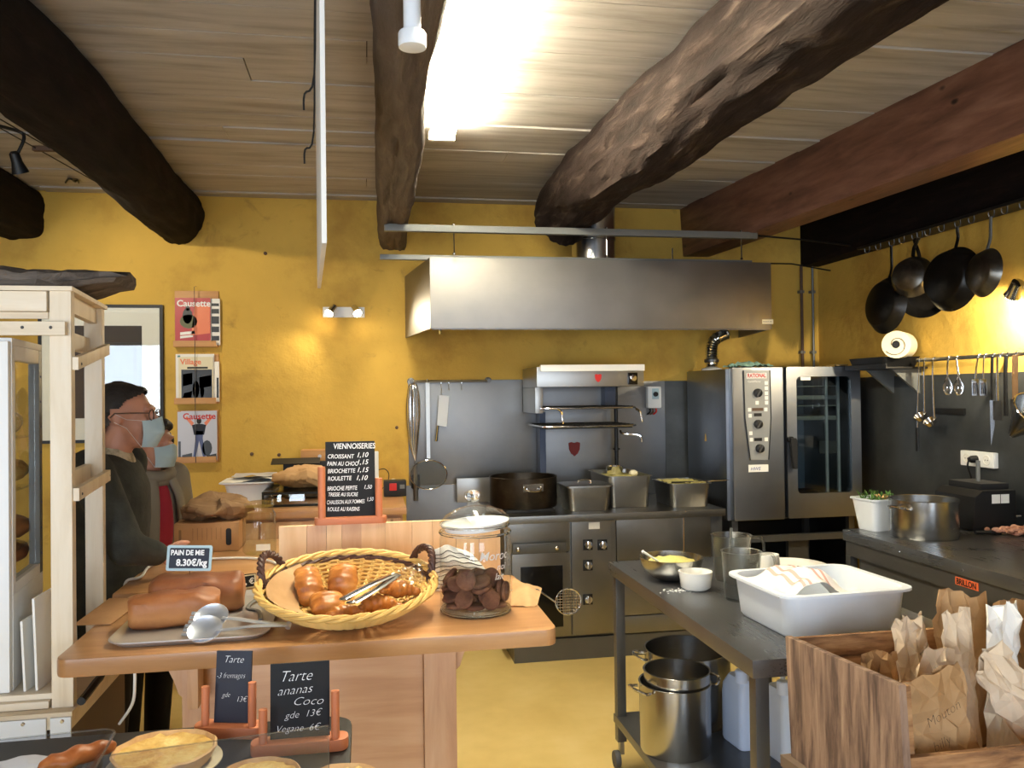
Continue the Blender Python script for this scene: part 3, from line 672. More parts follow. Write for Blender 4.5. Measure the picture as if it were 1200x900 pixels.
# black spatula behind it
x = at_y(487, 560, YW-.03).x; z = at_y(487, 565, YW-.03).z
t = thing('spatula', 'black rubber spatula behind the mesh skimmer', 'spatula', (x, YW-.03, z-.05))
MB().prism([(-.03, -.04), (-.01, -.055), (.02, -.055), (.032, -.03), (.03, .05), (-.025, .05)], -.002, .002, Matrix.Translation((x, YW-.0165, z)) @ Matrix.Rotation(math.pi/2, 4, 'X')).build('blade', 'black', t, bevel=.0008)
MB().tube([(x, YW-.0175, z+.045), (r0.x, YW-.019, rz-.006)], .0035).build('handle', 'steel_dark', t)
# cleaver
x = at_y(518, 480, YW-.06).x; z0 = at_y(518, 500, YW-.06).z; z1 = at_y(518, 463, YW-.06).z; z2 = at_y(513, 517, YW-.06).z
t = thing('cleaver', 'white-bladed meat cleaver hanging from a hook on the short rail', 'cleaver', (x, YW-.06, z2))
MB().prism([(x-.035, z0+.01), (x+.03, z0-.002), (x+.05, z1-.005), (x-.02, z1)], -.0015, .0015, Matrix(((1, 0, 0, 0), (0, 0, -1, YW-.061), (0, 1, 0, 0), (0, 0, 0, 1)))).build('blade', 'white_plastic', t)
MB().tube([(x-.03, YW-.061, z0+.008), (x-.042, YW-.061, z2)], [.011, .014], 10, flat=.7).build('handle', 'chrome', t)
MB().tube([(x-.003, YW-.061, z1-.012), (x-.003, YW-.055, rz-.062)], .002, 6).build('loop', 'chrome', t)

# ================================================================== stove
sx0, sx1, sy0, sy1, sz = .81, 2.2, 4.86, YB-.025, .885
st = thing('cooking_range', 'long stainless steel cooking range with an oven door and control knobs', 'stove', ((sx0+sx1)/2, 5.28, 0))
MB().box(sx0+.05, sx1-.12, sy0+.05, sy1, 0, .13).build('plinth', 'steel_dark', st)
MB().box(sx0, sx1, sy0, sy1, sz-.045, sz).build('worktop', 'steel_stove', st, bevel=.006)
MB().box(sx0+.0, sx1-.08, sy0+.07, sy1, .131, sz-.0455).build('body', 'steel_stove', st, bevel=.003)
def px_x(px, py=690, Y=sy0+.03): return at_y(px, py, Y).x
def px_z(py, px=650, Y=sy0+.03): return at_y(px, py, Y).z
# oven module
ox0, ox1 = sx0+.01, px_x(669)
fz = .135
MB().box(ox0, ox1, sy0+.045, sy0+.069, .66, sz-.046).build('fascia', 'steel_stove', st, bevel=.002)
door = MB().box(ox0+.03, ox1-.005, sy0+.03, sy0+.069, .15, .655).build('oven_door', 'steel_stove', st, bevel=.004)
MB().box(ox0+.08, ox1-.05, sy0+.024, sy0+.0295, .21, .58).build('oven_window', 'black_gloss', door, bevel=.003)
hb = MB().box(ox0+.03, ox1-.03, sy0+.005, sy0+.028, .66, .72).build('door_handle', 'steel_dark', door, bevel=.004)
for px in (606, 651): MB().ell((px_x(px, 635), sy0-.002, .69), (.014, .012, .014), 12, 8).build('handle_knob', 'chrome', hb)
# control column
cx0, cx1 = px_x(671), px_x(717)
MB().box(cx0, cx1, sy0+.035, sy0+.069, .15, sz-.046).build('control_panel', 'steel_stove', st, bevel=.003)
MB().box(px_x(690, 618), px_x(703, 618), sy0+.033, sy0+.0345, px_z(622), px_z(614)).build('rating_plate', 'paper_white', st)
for (px, py) in ((689, 638), (706, 638), (689, 662), (689, 702)):
    c = at_y(px, py, sy0+.03)
    k = MB().box(c.x-.03, c.x+.03, sy0+.03, sy0+.0345, c.z-.035, c.z+.03).build('dial_plate', 'black', st, bevel=.002)
    MB().lathe([(.025, 0), (.023, .022), (.006, .024)], 20, (c.x, sy0+.03, c.z), Matrix.Rotation(math.pi/2, 4, 'X')).cbox((c.x, sy0, c.z), (.012, .02, .044)).build('knob', 'chrome', k)
# right cabinet with drawer fronts
gx0, gx1 = px_x(724), sx1-.085
MB().box(cx1+.002, gx0-.004, sy0+.045, sy0+.069, .15, sz-.046).build('pillar', 'steel_stove', st)
for z0, z1 in ((.585, sz-.05), (.25, .58), (.14, .243)):
    MB().box(gx0, gx1, sy0+.04, sy0+.069, z0, z1).build('cabinet_front', 'steel_stove', st, bevel=.004)
MB().box(gx1+.003, sx1-.005, sy0+.05, sy0+.4, .3, sz-.046).build('end_panel', 'steel_dark', st)
x = px_x(801, 610); MB().tube([(x, sy0+.034, .60), (x, sy0+.03, sz-.01), (x, sy0-.006, sz-.005)], .003, 6).build('grounding_wire', 'chrome', st)
# cast pot on the hob and the hob plate
MB().box(.84, 1.14, 5.0, 5.42, sz+.0005, sz+.02).build('hob_plate', 'black', st, bevel=.006)
q = at_y(567, 570, 5.5); m = MB().box(q.x-.17, q.x+.14, 5.6, 5.63, sz+.0005, at_y(567, 560, 5.6).z); m.build('back_riser', 'steel', st, bevel=.003)

def pot(name, label, c, R, h, mat, wall=.004, inner=None, rim=.004, handles='loop', rot=0, base=.0, group=None, cat='pot', hz=.75, hmat='chrome', n=40):
    t = thing(name, label, cat, c, group); x, y, z = c
    MB().lathe([(R*.97, z), (R, z+.012), (R, z+h-rim), (R+rim, z+h-rim*.5), (R+rim*.6, z+h), (R-wall, z+h-.002), (R-wall, z+.02), (R-wall-.01, z+.008)], n, (x, y, 0)).build('body', mat, t, smooth=40)
    if handles:
        for s_ in (0, 1):
            M_ = Mloc((x, y, z+h*hz), rot+math.pi*s_)
            hh = MB(M_)
            if handles == 'loop': hh.tube(smooth_path([(R-.002, -.05, 0), (R+.02, -.052, .002), (R+.045, -.03, .012), (R+.05, 0, .014), (R+.045, .03, .012), (R+.02, .052, .002), (R-.002, .05, 0)], 4), .006, 8)
            else: hh.tube(smooth_path([(R-.002, -.055, -.0), (R+.018, -.05, .0), (R+.026, -.03, -.02), (R+.026, .03, -.02), (R+.018, .05, 0), (R-.002, .055, 0)], 4), .007, 8).box(R-.003, R+.003, -.065, .065, -.025, .02)
            hh.build('handle', hmat, t)
    return t
q = at_z(612, 590, sz+.02)
big = pot('stock_pot', 'wide dark oiled steel cooking pot on the stove hob', (q.x-.01, 5.2, sz+.0205), .215, .19, 'iron_pot', handles='plate', rot=-math.pi/2+.1, hz=.72)
def gn(name, label, cx, cy, w_, d_, h, z, mat='steel', lidded=False, rz=0, fill=None, fz=.6):
    t = thing(name, label, 'pan', (cx, cy, z))
    M_ = Mloc((cx, cy, z), rz)
    MB(M_).loft([rrect(w_-.05, d_-.05, .03, 0), rrect(w_-.045, d_-.045, .035, .004), rrect(w_-.022, d_-.022, .035, h-.004), rrect(w_, d_, .03, h-.003), rrect(w_, d_, .03, h), rrect(w_-.026, d_-.026, .035, h), rrect(w_-.046, d_-.046, .035, .006)]).build('body', mat, t, smooth=40)
    if lidded:
        l = MB(M_).loft([rrect(w_+.004, d_+.004, .03, h+.001), rrect(w_+.004, d_+.004, .03, h+.008), rrect(w_-.04, d_-.04, .03, h+.012)]).build('lid', mat, t)
        MB(M_).tube(smooth_path([(-.04, 0, h+.01), (-.035, 0, h+.03), (.035, 0, h+.03), (.04, 0, h+.01)], 4), .005).build('lid_handle', 'chrome', l)
    if fill:
        R2 = random.Random(len(label)); mm = MB(M_)
        mm.grid(lambda u, v: (-(w_-.06)/2+(w_-.06)*u, -(d_-.06)/2+(d_-.06)*v, h*fz+.012*noise.noise(Vector((u*9, v*9, len(label))))), 14, 14)
        stuff(mm.build('food', fill, t))
    return t
q = at_z(681, 592, sz)
gn('gastronorm_pan', 'low square lidded steel food pan beside the dark pot on the range', q.x-.018, 5.1, .30, .28, .15, sz+.0005, lidded=True)
q = at_z(737, 590, sz)
g2 = gn('gastronorm_pan', 'deep open steel food pan with vegetables in the middle of the range', q.x-.05, 5.3, .30, .5, .20, sz+.0005, fill='mash', fz=.88)
q2 = at_y(742, 545, 5.2); MB().ell((q2.x, 5.2, sz+.205), (.03, .03, .022), 12, 8).build('onion', 'cream', g2)
MB().lathe([(.05, sz+.18), (.06, sz+.235), (.056, sz+.235), (.046, sz+.183)], 20, (q2.x-.06, 5.42, 0)).build('ladle_bowl', 'chrome', g2)
q = at_z(798, 588, sz)
g3 = gn('gastronorm_pan', 'long low steel food pan heaped with food at the right end of the range', q.x-.035, 5.15, .29, .36, .15, sz+.0005, fill='mash', fz=.98)
x0 = at_y(800, 551, 5.0); x1 = at_y(864, 549, 5.0); vx0_ = 2.298
t = thing('serving_fork', 'long dark serving fork lying across the right food pan', 'utensil', (x0.x, 5.0, sz+.165))
MB().tube([(x0.x+.02, 5.02, sz+.155), (x0.x+.14, 5.02, sz+.157), (min(x1.x, vx0_-.012), 5.0, sz+.163)], [.007, .004, .003], 8).build('shaft', 'chrome', t)
MB().tube([(x0.x-.06, 5.04, sz+.1545), (x0.x+.06, 5.02, sz+.156)], [.012, .010], 8, flat=.5).build('grip', 'black', t)

# ================================================================== salamander grill
plain('bracket_blue', S(70, 78, 96), .4, .5)
Yg = 5.2
a = at_y(629, 430, Yg); b = at_y(755, 470, Yg)
sg = thing('salamander_grill', 'wall-mounted steel salamander grill with sliding wire racks above the range', 'grill', ((a.x+b.x)/2, 5.45, 1.1))
gx0, gx1, gz1 = a.x, b.x, a.z; gz0 = at_y(700, 453, Yg).z
MB().box(gx0, gx1, Yg, YB-.03, gz0, gz1).build('hood_body', 'steel', sg, bevel=.004)
MB().box(gx0+.02, gx1-.004, Yg-.03, Yg-.001, gz1-.03, gz1+.012).build('front_lip', 'white_gloss', sg, bevel=.003)
MB().box(gx0, gx0+.05, Yg+.06, YB-.03, gz0-.17, gz0-.001).build('side_cheek', 'steel', sg, bevel=.003)
c = at_y(742, 443, Yg-.01)
k = MB().box(c.x-.035, c.x+.03, Yg-.012, Yg-.001, c.z-.042, c.z+.035).build('dial_plate', 'black_gloss', sg, bevel=.004)
MB().lathe([(.024, 0), (.02, .02), (.004, .022)], 20, (c.x-.003, Yg-.012, c.z), Matrix.Rotation(math.pi/2, 4, 'X')).build('knob', 'chrome', k)
def shield(parent, c, s, y, mat='red'):
    P = [(-.5, .5), (-.25, .58), (0, .5), (.25, .58), (.5, .5), (.46, -.05), (.28, -.4), (0, -.62), (-.28, -.4), (-.46, -.05)]
    MB().prism([(c.x+s*u, c.z+s*v) for u, v in P], 0, .002, Matrix(((1, 0, 0, 0), (0, 0, -1, y), (0, 1, 0, 0), (0, 0, 0, 1)))).build('shield_emblem', mat, parent)
shield(sg, at_y(701, 443, Yg), .045, Yg-.0003)
plain('emblem_dull', S(120, 34, 34), .6)
shield(sb, at_y(673, 526, YB-.02), .085, YB-.0202, 'emblem_dull')
for z_, y0, x0_, x1_ in ((at_y(690, 478, Yg).z, Yg-.04, 634, 744), (at_y(690, 499, Yg).z, Yg-.08, 634, 742)):
    X0, X1 = at_y(x0_, 480, Yg).x, at_y(x1_, 480, Yg).x
    rk = MB().tube([(X0, y0+.02, z_), (X0+.06, y0, z_), (X1-.03, y0, z_), (X1, y0+.04, z_), (X1, 5.6, z_), (X0, 5.6, z_)], .006, 8, True).build('wire_rack', 'chrome', sg)
    m = MB()
    for i in range(18):
        x = X0+.02+(X1-X0-.04)*i/17; m.tube([(x, y0+.01, z_), (x, 5.6, z_)], .0045, 6)
    for q in range(6): m.tube([(X0+.01, y0+.05+.08*q, z_+.006), (X1-.01, y0+.05+.08*q, z_+.006)], .005, 6)
    stuff(m.build('rack_bars', 'black', rk))
    if z_ < 1.5: MB().box(X0+.02, X1-.02, y0+.04, 5.58, z_-.016, z_-.008).build('drip_tray', 'black', rk)
def hnd(px0, py0, px1, py1, Y): p = at_y(px0, py0, Y); q = at_y(px1, py1, Y); return MB().tube(smooth_path([p, p.lerp(q, .3)+Vector((.015, 0, .005)), q.lerp(p, .1), q], 4), .007, 8)
hnd(653, 479, 660, 496, Yg-.06).build('rack_handle', 'chrome', sg); hnd(745, 479, 753, 494, Yg-.06).build('rack_handle', 'chrome', sg)
p = [at_y(727, 505, Yg+.1), at_y(730, 508, Yg+.05), at_y(749, 510, Yg+.02), at_y(752, 518, Yg+.02)]
MB().tube(smooth_path(p, 5), .008, 8).build('crank', 'chrome', sg)
x = at_y(722, 500, 5.62).x
MB().tube([(x, 5.62, sz-.001), (x, 5.62, gz0)], .014, 10).build('post', 'black', sg)
z = at_y(722, 527, 5.55).z; MB().lathe([(.014, z-.006), (.026, z-.004), (.026, z+.006), (.014, z+.008)], 12, (x, 5.62, 0)).build('collar', 'black', sg)
x = at_y(634, 520, 5.62).x
MB().box(x-.012, x+.03, 5.6, YB-.021, .89, gz0-.17).build('bracket', 'bracket_blue', sg)
MB().box(at_y(709, 470, 5.6).x, at_y(721, 470, 5.6).x, 5.6, YB-.021, at_y(715, 476, 5.6).z, gz0).build('bracket', 'bracket_blue', sg)
sb.location.y -= .002
# white thermostat box
c = at_y(766, 466, YB-.05)
t = thing('wall_switch', 'white wall thermostat box with a dark dial right of the salamander grill', 'switch', (c.x, YB-.03, c.z))
MB().box(c.x-.052, c.x+.05, YB-.075, YB-.021, c.z-.075, c.z+.08).build('housing', 'white', t, bevel=.012)
MB().box(c.x-.02, c.x+.03, YB-.077, YB-.0745, c.z-.01, c.z+.065).build('label_field', 'mask_blue', t)
MB().lathe([(.018, 0), (.016, .015), (.002, .016)], 16, (c.x+.005, YB-.077, c.z+.025), Matrix.Rotation(math.pi/2, 4, 'X')).build('dial', 'black', t)
for dx, mt in ((-.03, 'black'), (-.01, 'sole_brown'), (.015, 'red')):
    MB().tube(smooth_path([(c.x+dx, YB-.05, c.z-.075), (c.x+dx+.005, YB-.045, c.z-.1), (c.x+dx-.01, YB-.027, c.z-.12)], 4), .006, 6).build('cable', mt, t)

plain('fascia_grey', S(150, 152, 152), .4, .3)
# ================================================================== combi oven on its stand
vx0, vx1, vy0, vy1, vz0, vz1 = 2.298, 3.19, 4.95, 5.66, .785, 1.771
xs = 2.66                                                  # between control column and door
ov = thing('combi_oven', 'tall stainless steel combi oven with a glass door and control panel', 'oven', ((vx0+vx1)/2, 5.3, 0))
bo = [(vx0-.02, vz0), (vx1-.015, vz0), (vx1-.015, vz1-.01), (vx0-.02, vz1-.01)]
ci = [(xs+.06, vz0+.12), (vx1-.05, vz0+.12), (vx1-.05, vz1-.05), (xs+.06, vz1-.05)]
RY = lambda L, y: [(a, y, b) for a, b in L]
MB().loft([RY(bo, vy1), RY(bo, vy0+.06), RY(ci, vy0+.06), RY(ci, vy1-.08)]).build('body', 'steel_oven', ov, bevel=.005)
MB().box(vx0, xs-.012, vy0, vy0+.059, vz0+.005, vz1).build('control_column', 'steel_oven', ov, bevel=.012, seg=3)
MB().box(xs-.011, xs+.006, vy0+.03, vy0+.059, vz0+.01, vz1-.005).build('door_gap', 'black', ov)
dx0, dx1 = xs+.008, vx1
wx0, wx1 = at_y(934, 500, vy0).x, at_y(998, 500, vy0).x; wz0, wz1 = at_y(965, 578, vy0).z, at_y(965, 441, vy0).z
m = MB(); n = 5
outer = rrect(dx1-dx0, vz1-vz0-.01, .012, 0, n, (dx0+dx1)/2, (vz0+vz1)/2+.003); inner = rrect(wx1-wx0, wz1-wz0, .03, 0, n, (wx0+wx1)/2, (wz0+wz1)/2)
TY = lambda L, y: [(p[0], y, p[1]) for p in L]
m.loft([TY(inner, vy0+.05), TY(inner, vy0), TY(outer, vy0), TY(outer, vy0+.058), TY(inner, vy0+.058), TY(inner, vy0+.05)], False, False)
dr = m.build('door', 'steel_oven', ov, smooth=30)
MB().loft([TY(rrect(wx1-wx0-.002, wz1-wz0-.002, .03, 0, n, (wx0+wx1)/2, (wz0+wz1)/2), vy0+.012), TY(rrect(wx1-wx0-.002, wz1-wz0-.002, .03, 0, n, (wx0+wx1)/2, (wz0+wz1)/2), vy0+.018)]).build('window_glass', 'smoked', dr)
# dark cavity behind the glass with racks
for k, z in enumerate((wz1-.06, wz1-.125, wz1-.19, wz1-.26)):
    MB().box(xs+.075, vx1-.13, vy0+.075, vy1-.12, z-.02*(k in (1, 3))-.006, z).build('oven_rack', 'fascia_grey', ov, bevel=.002)
for px in (976, 990):
    x = at_y(px, 500, vy0).x; MB().box(x-.008, x+.008, vy0+.07, vy0+.085, vz0+.125, vz1-.055).build('rack_guide', 'cover_grey', ov)
x = at_y(983, 520, vy0).x; MB().box(x-.09, x+.05, vy0+.08, vy0+.095, 1.2, 1.28).build('core_probe', 'steel_dark', ov)
hx = at_y(927, 515, vy0).x; hz1 = at_y(927, 513, vy0).z; hz0_ = at_y(929, 549, vy0).z
hd = MB().loft([[(hx+sx_*w_+dxx, vy0-d_, z) for sx_, d_ in ((-1, .02), (1, .02), (1, .045), (-1, .045))] for z, w_, dxx in ((hz1, .018, -.004), (hz1-.02, .022, 0), (hz1-.09, .02, .002), (hz0_, .011, .008))]).build('door_handle', 'black_soft', dr, bevel=.005)
MB().lathe([(.02, 0), (.02, .03)], 14, (hx-.012, vy0, hz1-.01), Matrix.Rotation(math.pi/2, 4, 'X')).build('handle_pivot', 'black', hd)
p = at_y(945, 443, vy0); MB().box(p.x-.035, p.x+.035, vy0+.0095, vy0+.0115, p.z-.014, p.z+.014).build('paper_note', 'paper_white', dr)
# control fascia
def pz(py): return at_y(888, py, vy0).z
def pxx(px): return at_y(px, 480, vy0).x
fas = MB().prism([(pxx(872), pz(434)), (pxx(902), pz(434)), (pxx(902.5), pz(490)), (pxx(899), pz(539)), (pxx(879), pz(539)), (pxx(873), pz(490))], 0, .004, Matrix(((1, 0, 0, 0), (0, 0, -1, vy0), (0, 1, 0, 0), (0, 0, 0, 1)))).build('fascia', 'fascia_grey', ov)
for L in (((871.5, 434), (872.5, 490), (878, 539)), ((902.5, 434), (903, 490), (899.5, 539))):
    MB().tube([(pxx(a), vy0-.004, pz(b)) for a, b in L], .004, 6).build('fascia_edge', 'black', fas)
MB().box(pxx(875), pxx(898.5), vy0-.006, vy0-.0042, pz(443.5), pz(437)).build('brand_plate', 'paper_white', fas)
text('RATIONAL', .036, 'red', fas, frame((pxx(876), vy0-.0066, pz(442.3)), (1, 0, 0), (0, 0, 1)), bold=.001, sx=.72)
text('CombiMaster', .016, 'white', fas, frame((pxx(876.5), vy0-.0046, pz(448)), (1, 0, 0), (0, 0, 1)))
for px, py in ((887.5, 460.5), (887.5, 497), (889, 525.5)):
    k = MB().lathe([(.028, 0), (.027, .018), (.02, .022)], 20, (pxx(px), vy0-.004, pz(py)), Matrix.Rotation(math.pi/2, 4, 'X')).build('knob', 'black', fas)
    MB().cbox((pxx(px), vy0-.028, pz(py)), (.01, .008, .05), (0, .5, 0)).build('pointer', 'rubber_grey', k)
for px, py in ((898, 449), (898, 455), (898, 461), (898, 466.5), (898, 472), (887, 472), (878, 480), (897, 480), (878.5, 487), (879, 507.5), (879.5, 515), (897, 515)):
    MB().box(pxx(px)-.011, pxx(px)+.011, vy0-.006, vy0-.0042, pz(py)-.012, pz(py)+.012).build('pictogram', 'paper_white', fas)
for py in (486, 515): MB().box(pxx(883), pxx(892), vy0-.006, vy0-.0042, pz(py)-.01, pz(py)+.01).build('display', 'black', fas)
MB().box(pxx(881), pxx(894), vy0-.006, vy0-.0042, pz(481.5), pz(478)).build('slot', 'sole_brown', fas)
MB().box(pxx(876), pxx(899), vy0-.0035, vy0-.0003, pz(553), pz(544.5)).build('service_sticker', 'paper_white', ov)
text('HWS', .03, 'blue', ov, frame((pxx(878), vy0-.004, pz(551)), (1, 0, 0), (0, 0, 1)), shear=.3)
q = at_y(826, 514, 5.3); MB().prism([(-.018, -.02), (.018, -.02), (.006, .03), (-.006, .03)], 0, .0006, frame((vx0-.0206, 5.34, q.z), (0, -1, 0), (0, 0, 1))).build('warning_sticker', 'wicker', ov)
# stand
for x in (vx0+.03, vx1-.04):
    for y in (vy0+.08, vy1-.06): MB().box(x-.02, x+.02, y-.02, y+.02, 0, vz0-.001).build('leg', 'steel_dark', ov)
MB().box(vx0+.02, vx1-.01, vy0+.05, vy0+.09, .64, .68).build('stand_rail', 'steel_dark', ov); MB().box(vx0, vx1-.01, vy0+.1, vy1-.02, .3, .33).build('stand_shelf', 'steel_dark', ov)
MB().box(vx0, vx1-.01, vy1-.018, vy1-.01, .02, .78).build('dark_infill', 'black', ov)  # black back and side sheets added to darken the space under the oven
MB().box(vx1-.018, vx1-.01, vy0+.12, vy1-.02, .34, .78).build('dark_infill', 'black', ov)
MB().box(2.72, 2.86, vy0+.1, vy0+.14, .34, .64).build('dark_infill', 'steel_dark', ov)
# flexible steam duct on the oven
p = [at_y(834, 432, 5.5), at_y(834, 420, 5.5), at_y(834, 408, 5.5), at_y(838, 398, 5.5), at_y(852, 391, 5.5)]
p = [Vector((q.x, 5.5, q.z)) for q in p]; p[0].z = vz1-.008
fd = thing('flexible_duct', 'short silver flexible duct bending off the top of the oven', 'duct', (p[0].x, 5.5, vz1-.01))
P = smooth_path(p, 8); MB().tube(P, [.04+.004*(i % 2) for i in range(len(P))], 16).build('hose', 'chrome', fd)
MB().lathe([(.07, vz1-.009), (.07, vz1+.006), (.05, vz1+.012)], 20, (p[0].x, 5.5, 0)).build('flange', 'white', fd)
MB().lathe([(.048, vz1+.05), (.052, vz1+.055), (.052, vz1+.07), (.048, vz1+.075)], 16, (p[0].x, 5.5, 0)).build('clamp', 'steel_dark', fd)
p = at_y(878, 426, vy0+.1)
m = MB().grid(lambda u, v: (p.x-.13+.26*u, vy0+.02+.22*v, vz1+.002+max(0, .03*math.sin(math.pi*u)*math.sin(math.pi*v)+.03*abs(noise.noise(Vector((u*7, v*7, 3)))))), 24, 20)
tag(m.build('cloth', 'green_cloth', smooth=70), 'crumpled pale green cleaning cloth on top of the oven', 'cloth')
p = at_y(999, 427, vy0+.15); p.x = min(p.x, vx1-.075)
t = thing('small_tin', 'small flat silver tin on the top corner of the oven', 'tin', (p.x, vy0+.15, vz1-.01))
MB().box(p.x-.045, p.x+.05, vy0+.1, vy0+.2, vz1-.0095, vz1+.01).build('tin_body', 'chrome', t, bevel=.003); MB().box(p.x-.048, p.x+.053, vy0+.097, vy0+.203, vz1+.0103, vz1+.016).build('lid', 'chrome', t, bevel=.002)
# ================================================================== right wall: panel, shelf, rail, pans
pnl_y1, pnl_y0 = 5.6, 2.9
wp = MB().box(XR-.012, XR, pnl_y0, pnl_y1, .9, 1.70).build('wall_panel', 'dark_panel', bevel=.002)
tag(wp, 'dark steel sheet covering the right wall above the worktop', 'wall panel')
rx_ = XR-.09; rzz = at_x(1112, 420, rx_).z
ra = at_x(1075, 424, rx_).y
t = thing('utensil_rail', 'long steel utensil rail on the right wall above the worktop', 'rail', (XR, 4.0, rzz))
MB().tube([(rx_, ra, rzz), (rx_, 2.9, rzz)], .011, 10).build('bar', 'steel', t)
for y in (ra-.05, 3.86, 3.0): MB().tube([(XR-.001, y, rzz), (rx_, y, rzz)], .009, 8).build('bracket', 'steel', t)
y0 = at_x(1070, 425, XR-.2).y; y0 = 4.5; ya = 4.93
sh = thing('wall_shelf', 'narrow black wall shelf at the oven end of the utensil rail', 'shelf', (XR, 4.9, 1.74))
zs = at_x(1040, 430, XR-.25).z
MB().box(XR-.28, XR, y0, ya, zs-.012, zs).build('board', 'black', sh, bevel=.003)
MB().box(XR-.28, XR-.272, y0, ya, zs+.0005, zs+.02).build('lip', 'black', sh)
for y in (y0+.08, ya-.1): MB().prism([(0, 0), (-.2, 0), (0, -.16)], 0, .02, frame((XR, y, zs-.0125), (1, 0, 0), (0, 0, 1))).build('bracket', 'bar_grey', sh)
c = at_x(1040, 422, XR-.22)
t = thing('black_tray', 'shallow black oven tray lying on the wall shelf', 'tray', (XR-.14, c.y, zs))
MB(Mloc((XR-.15, (y0+ya)/2, zs+.0005))).loft([rrect(.22, ya-y0-.1, .02, 0), rrect(.25, ya-y0-.04, .025, .062), rrect(.24, ya-y0-.05, .02, .062), rrect(.21, ya-y0-.11, .02, .051)]).build('body', 'black', t)
c = at_x(1054, 401, XR-.16)
t = thing('paper_roll', 'cream roll of baking paper standing in the black tray on the wall shelf', 'roll', (c.x, c.y, zs+.05))
MM = Matrix.Translation((c.x, c.y, zs+.1325)) @ Vector((.72, .68, 0)).normalized().to_track_quat('Z', 'Y').to_matrix().to_4x4()
zq = .082
MB(MM).lathe([(.022, -.09), (zq, -.09), (zq, .10), (.022, .10)], 32).build('roll_body', 'cream', t)
MB(MM).tube([(.025*math.cos(a)*(1+a*.3), .025*math.sin(a)*(1+a*.3), -.092) for a in [k*.3 for k in range(20)]], .0022, 5).build('wound_edge', 'sole_brown', t)
MB(MM).lathe([(.0225, -.093), (.018, -.093), (.018, .1)], 16).build('core', 'black', t)

# hanging pans, then the hook rail under the black beam that carries them
hxp = 3.16
PANY = []
def hang_pan(label, px, py, R, depth, hl, mat, yaw, X=hxp-.02, py_top=None, mat_in=None, hmat='pan_iron', tilt=0.12):
    """frying pan hung by its handle, open side turned by yaw"""
    c = at_x(px, py, X-.06)
    t = thing('frying_pan', label, 'pan', (c.x, c.y, c.z-R), 'pans hanging under the black beam')
    D = Vector((math.cos(yaw), math.sin(yaw), 0))         # opening direction
    Mx = frame(c, Vector((0, 0, 1)).cross(D)*-1, (0, 0, 1))
    Mx = Mx @ Matrix.Rotation(tilt, 4, 'X')
    MB(Mx).lathe([(R*.72, -depth/2), (R*.78, -depth/2+.006), (R, depth/2), (R-.003, depth/2+.001), (R*.77, -depth/2+.009), (R*.7, -depth/2+.004)], 40).build('bowl', mat, t, smooth=40)
    hp_ = Vector((hxp-.02, c.y, 2.488)); PANY.append(c.y)                # the hook it hangs from
    e_ = Mx.inverted() @ hp_; m_ = Vector((0, R+.05, depth/2+.006))
    L = [(0, R*.93, depth/2-.006), m_, m_.lerp(e_, .5), e_]
    MB(Mx).tube(smooth_path(L, 4), .011, 8, flat=.5).build('handle', hmat, t)
    return t
hang_pan('large black iron frying pan hanging nearest the oven', 1035, 357, .175, .06, .2, 'pan_iron', math.radians(183))
hang_pan('worn steel saute pan overlapping the deep pan behind it', 1067, 323, .12, .07, .2, 'pan_steel', math.radians(215))
hang_pan('deep dark pan hanging behind the worn saute pan', 1083, 340, .16, .06, .2, 'pan_iron', math.radians(30), X=hxp+.10)
hang_pan('wide black wok-like pan hanging between the saute pan and the small pan', 1111, 326, .175, .08, .2, 'pan_iron', math.radians(188))
hang_pan('small steel pan on a thin pale handle at the end of the pan row', 1150, 319, .125, .05, .2, 'pan_steel', math.radians(176), hmat='bar_grey')

hk = thing('hook_rail', 'row of small iron hooks under the black beam', 'hook rail', (hxp, 4.2, 2.54))
MB().box(hxp-.012, 3.3, 3.3, 4.9, 2.524, 2.5405).build('strip', 'black', hk)
for y in sorted(PANY+[yy for yy in [3.4+k*.115 for k in range(13)] if all(abs(yy-p) > .045 for p in PANY)]):
    MB().tube(smooth_path([(hxp, y, 2.525), (hxp, y, 2.5), (hxp-.012, y, 2.485), (hxp-.03, y, 2.49), (hxp-.034, y, 2.51)], 4), .003, 6).build('hook', 'steel_dark', hk)

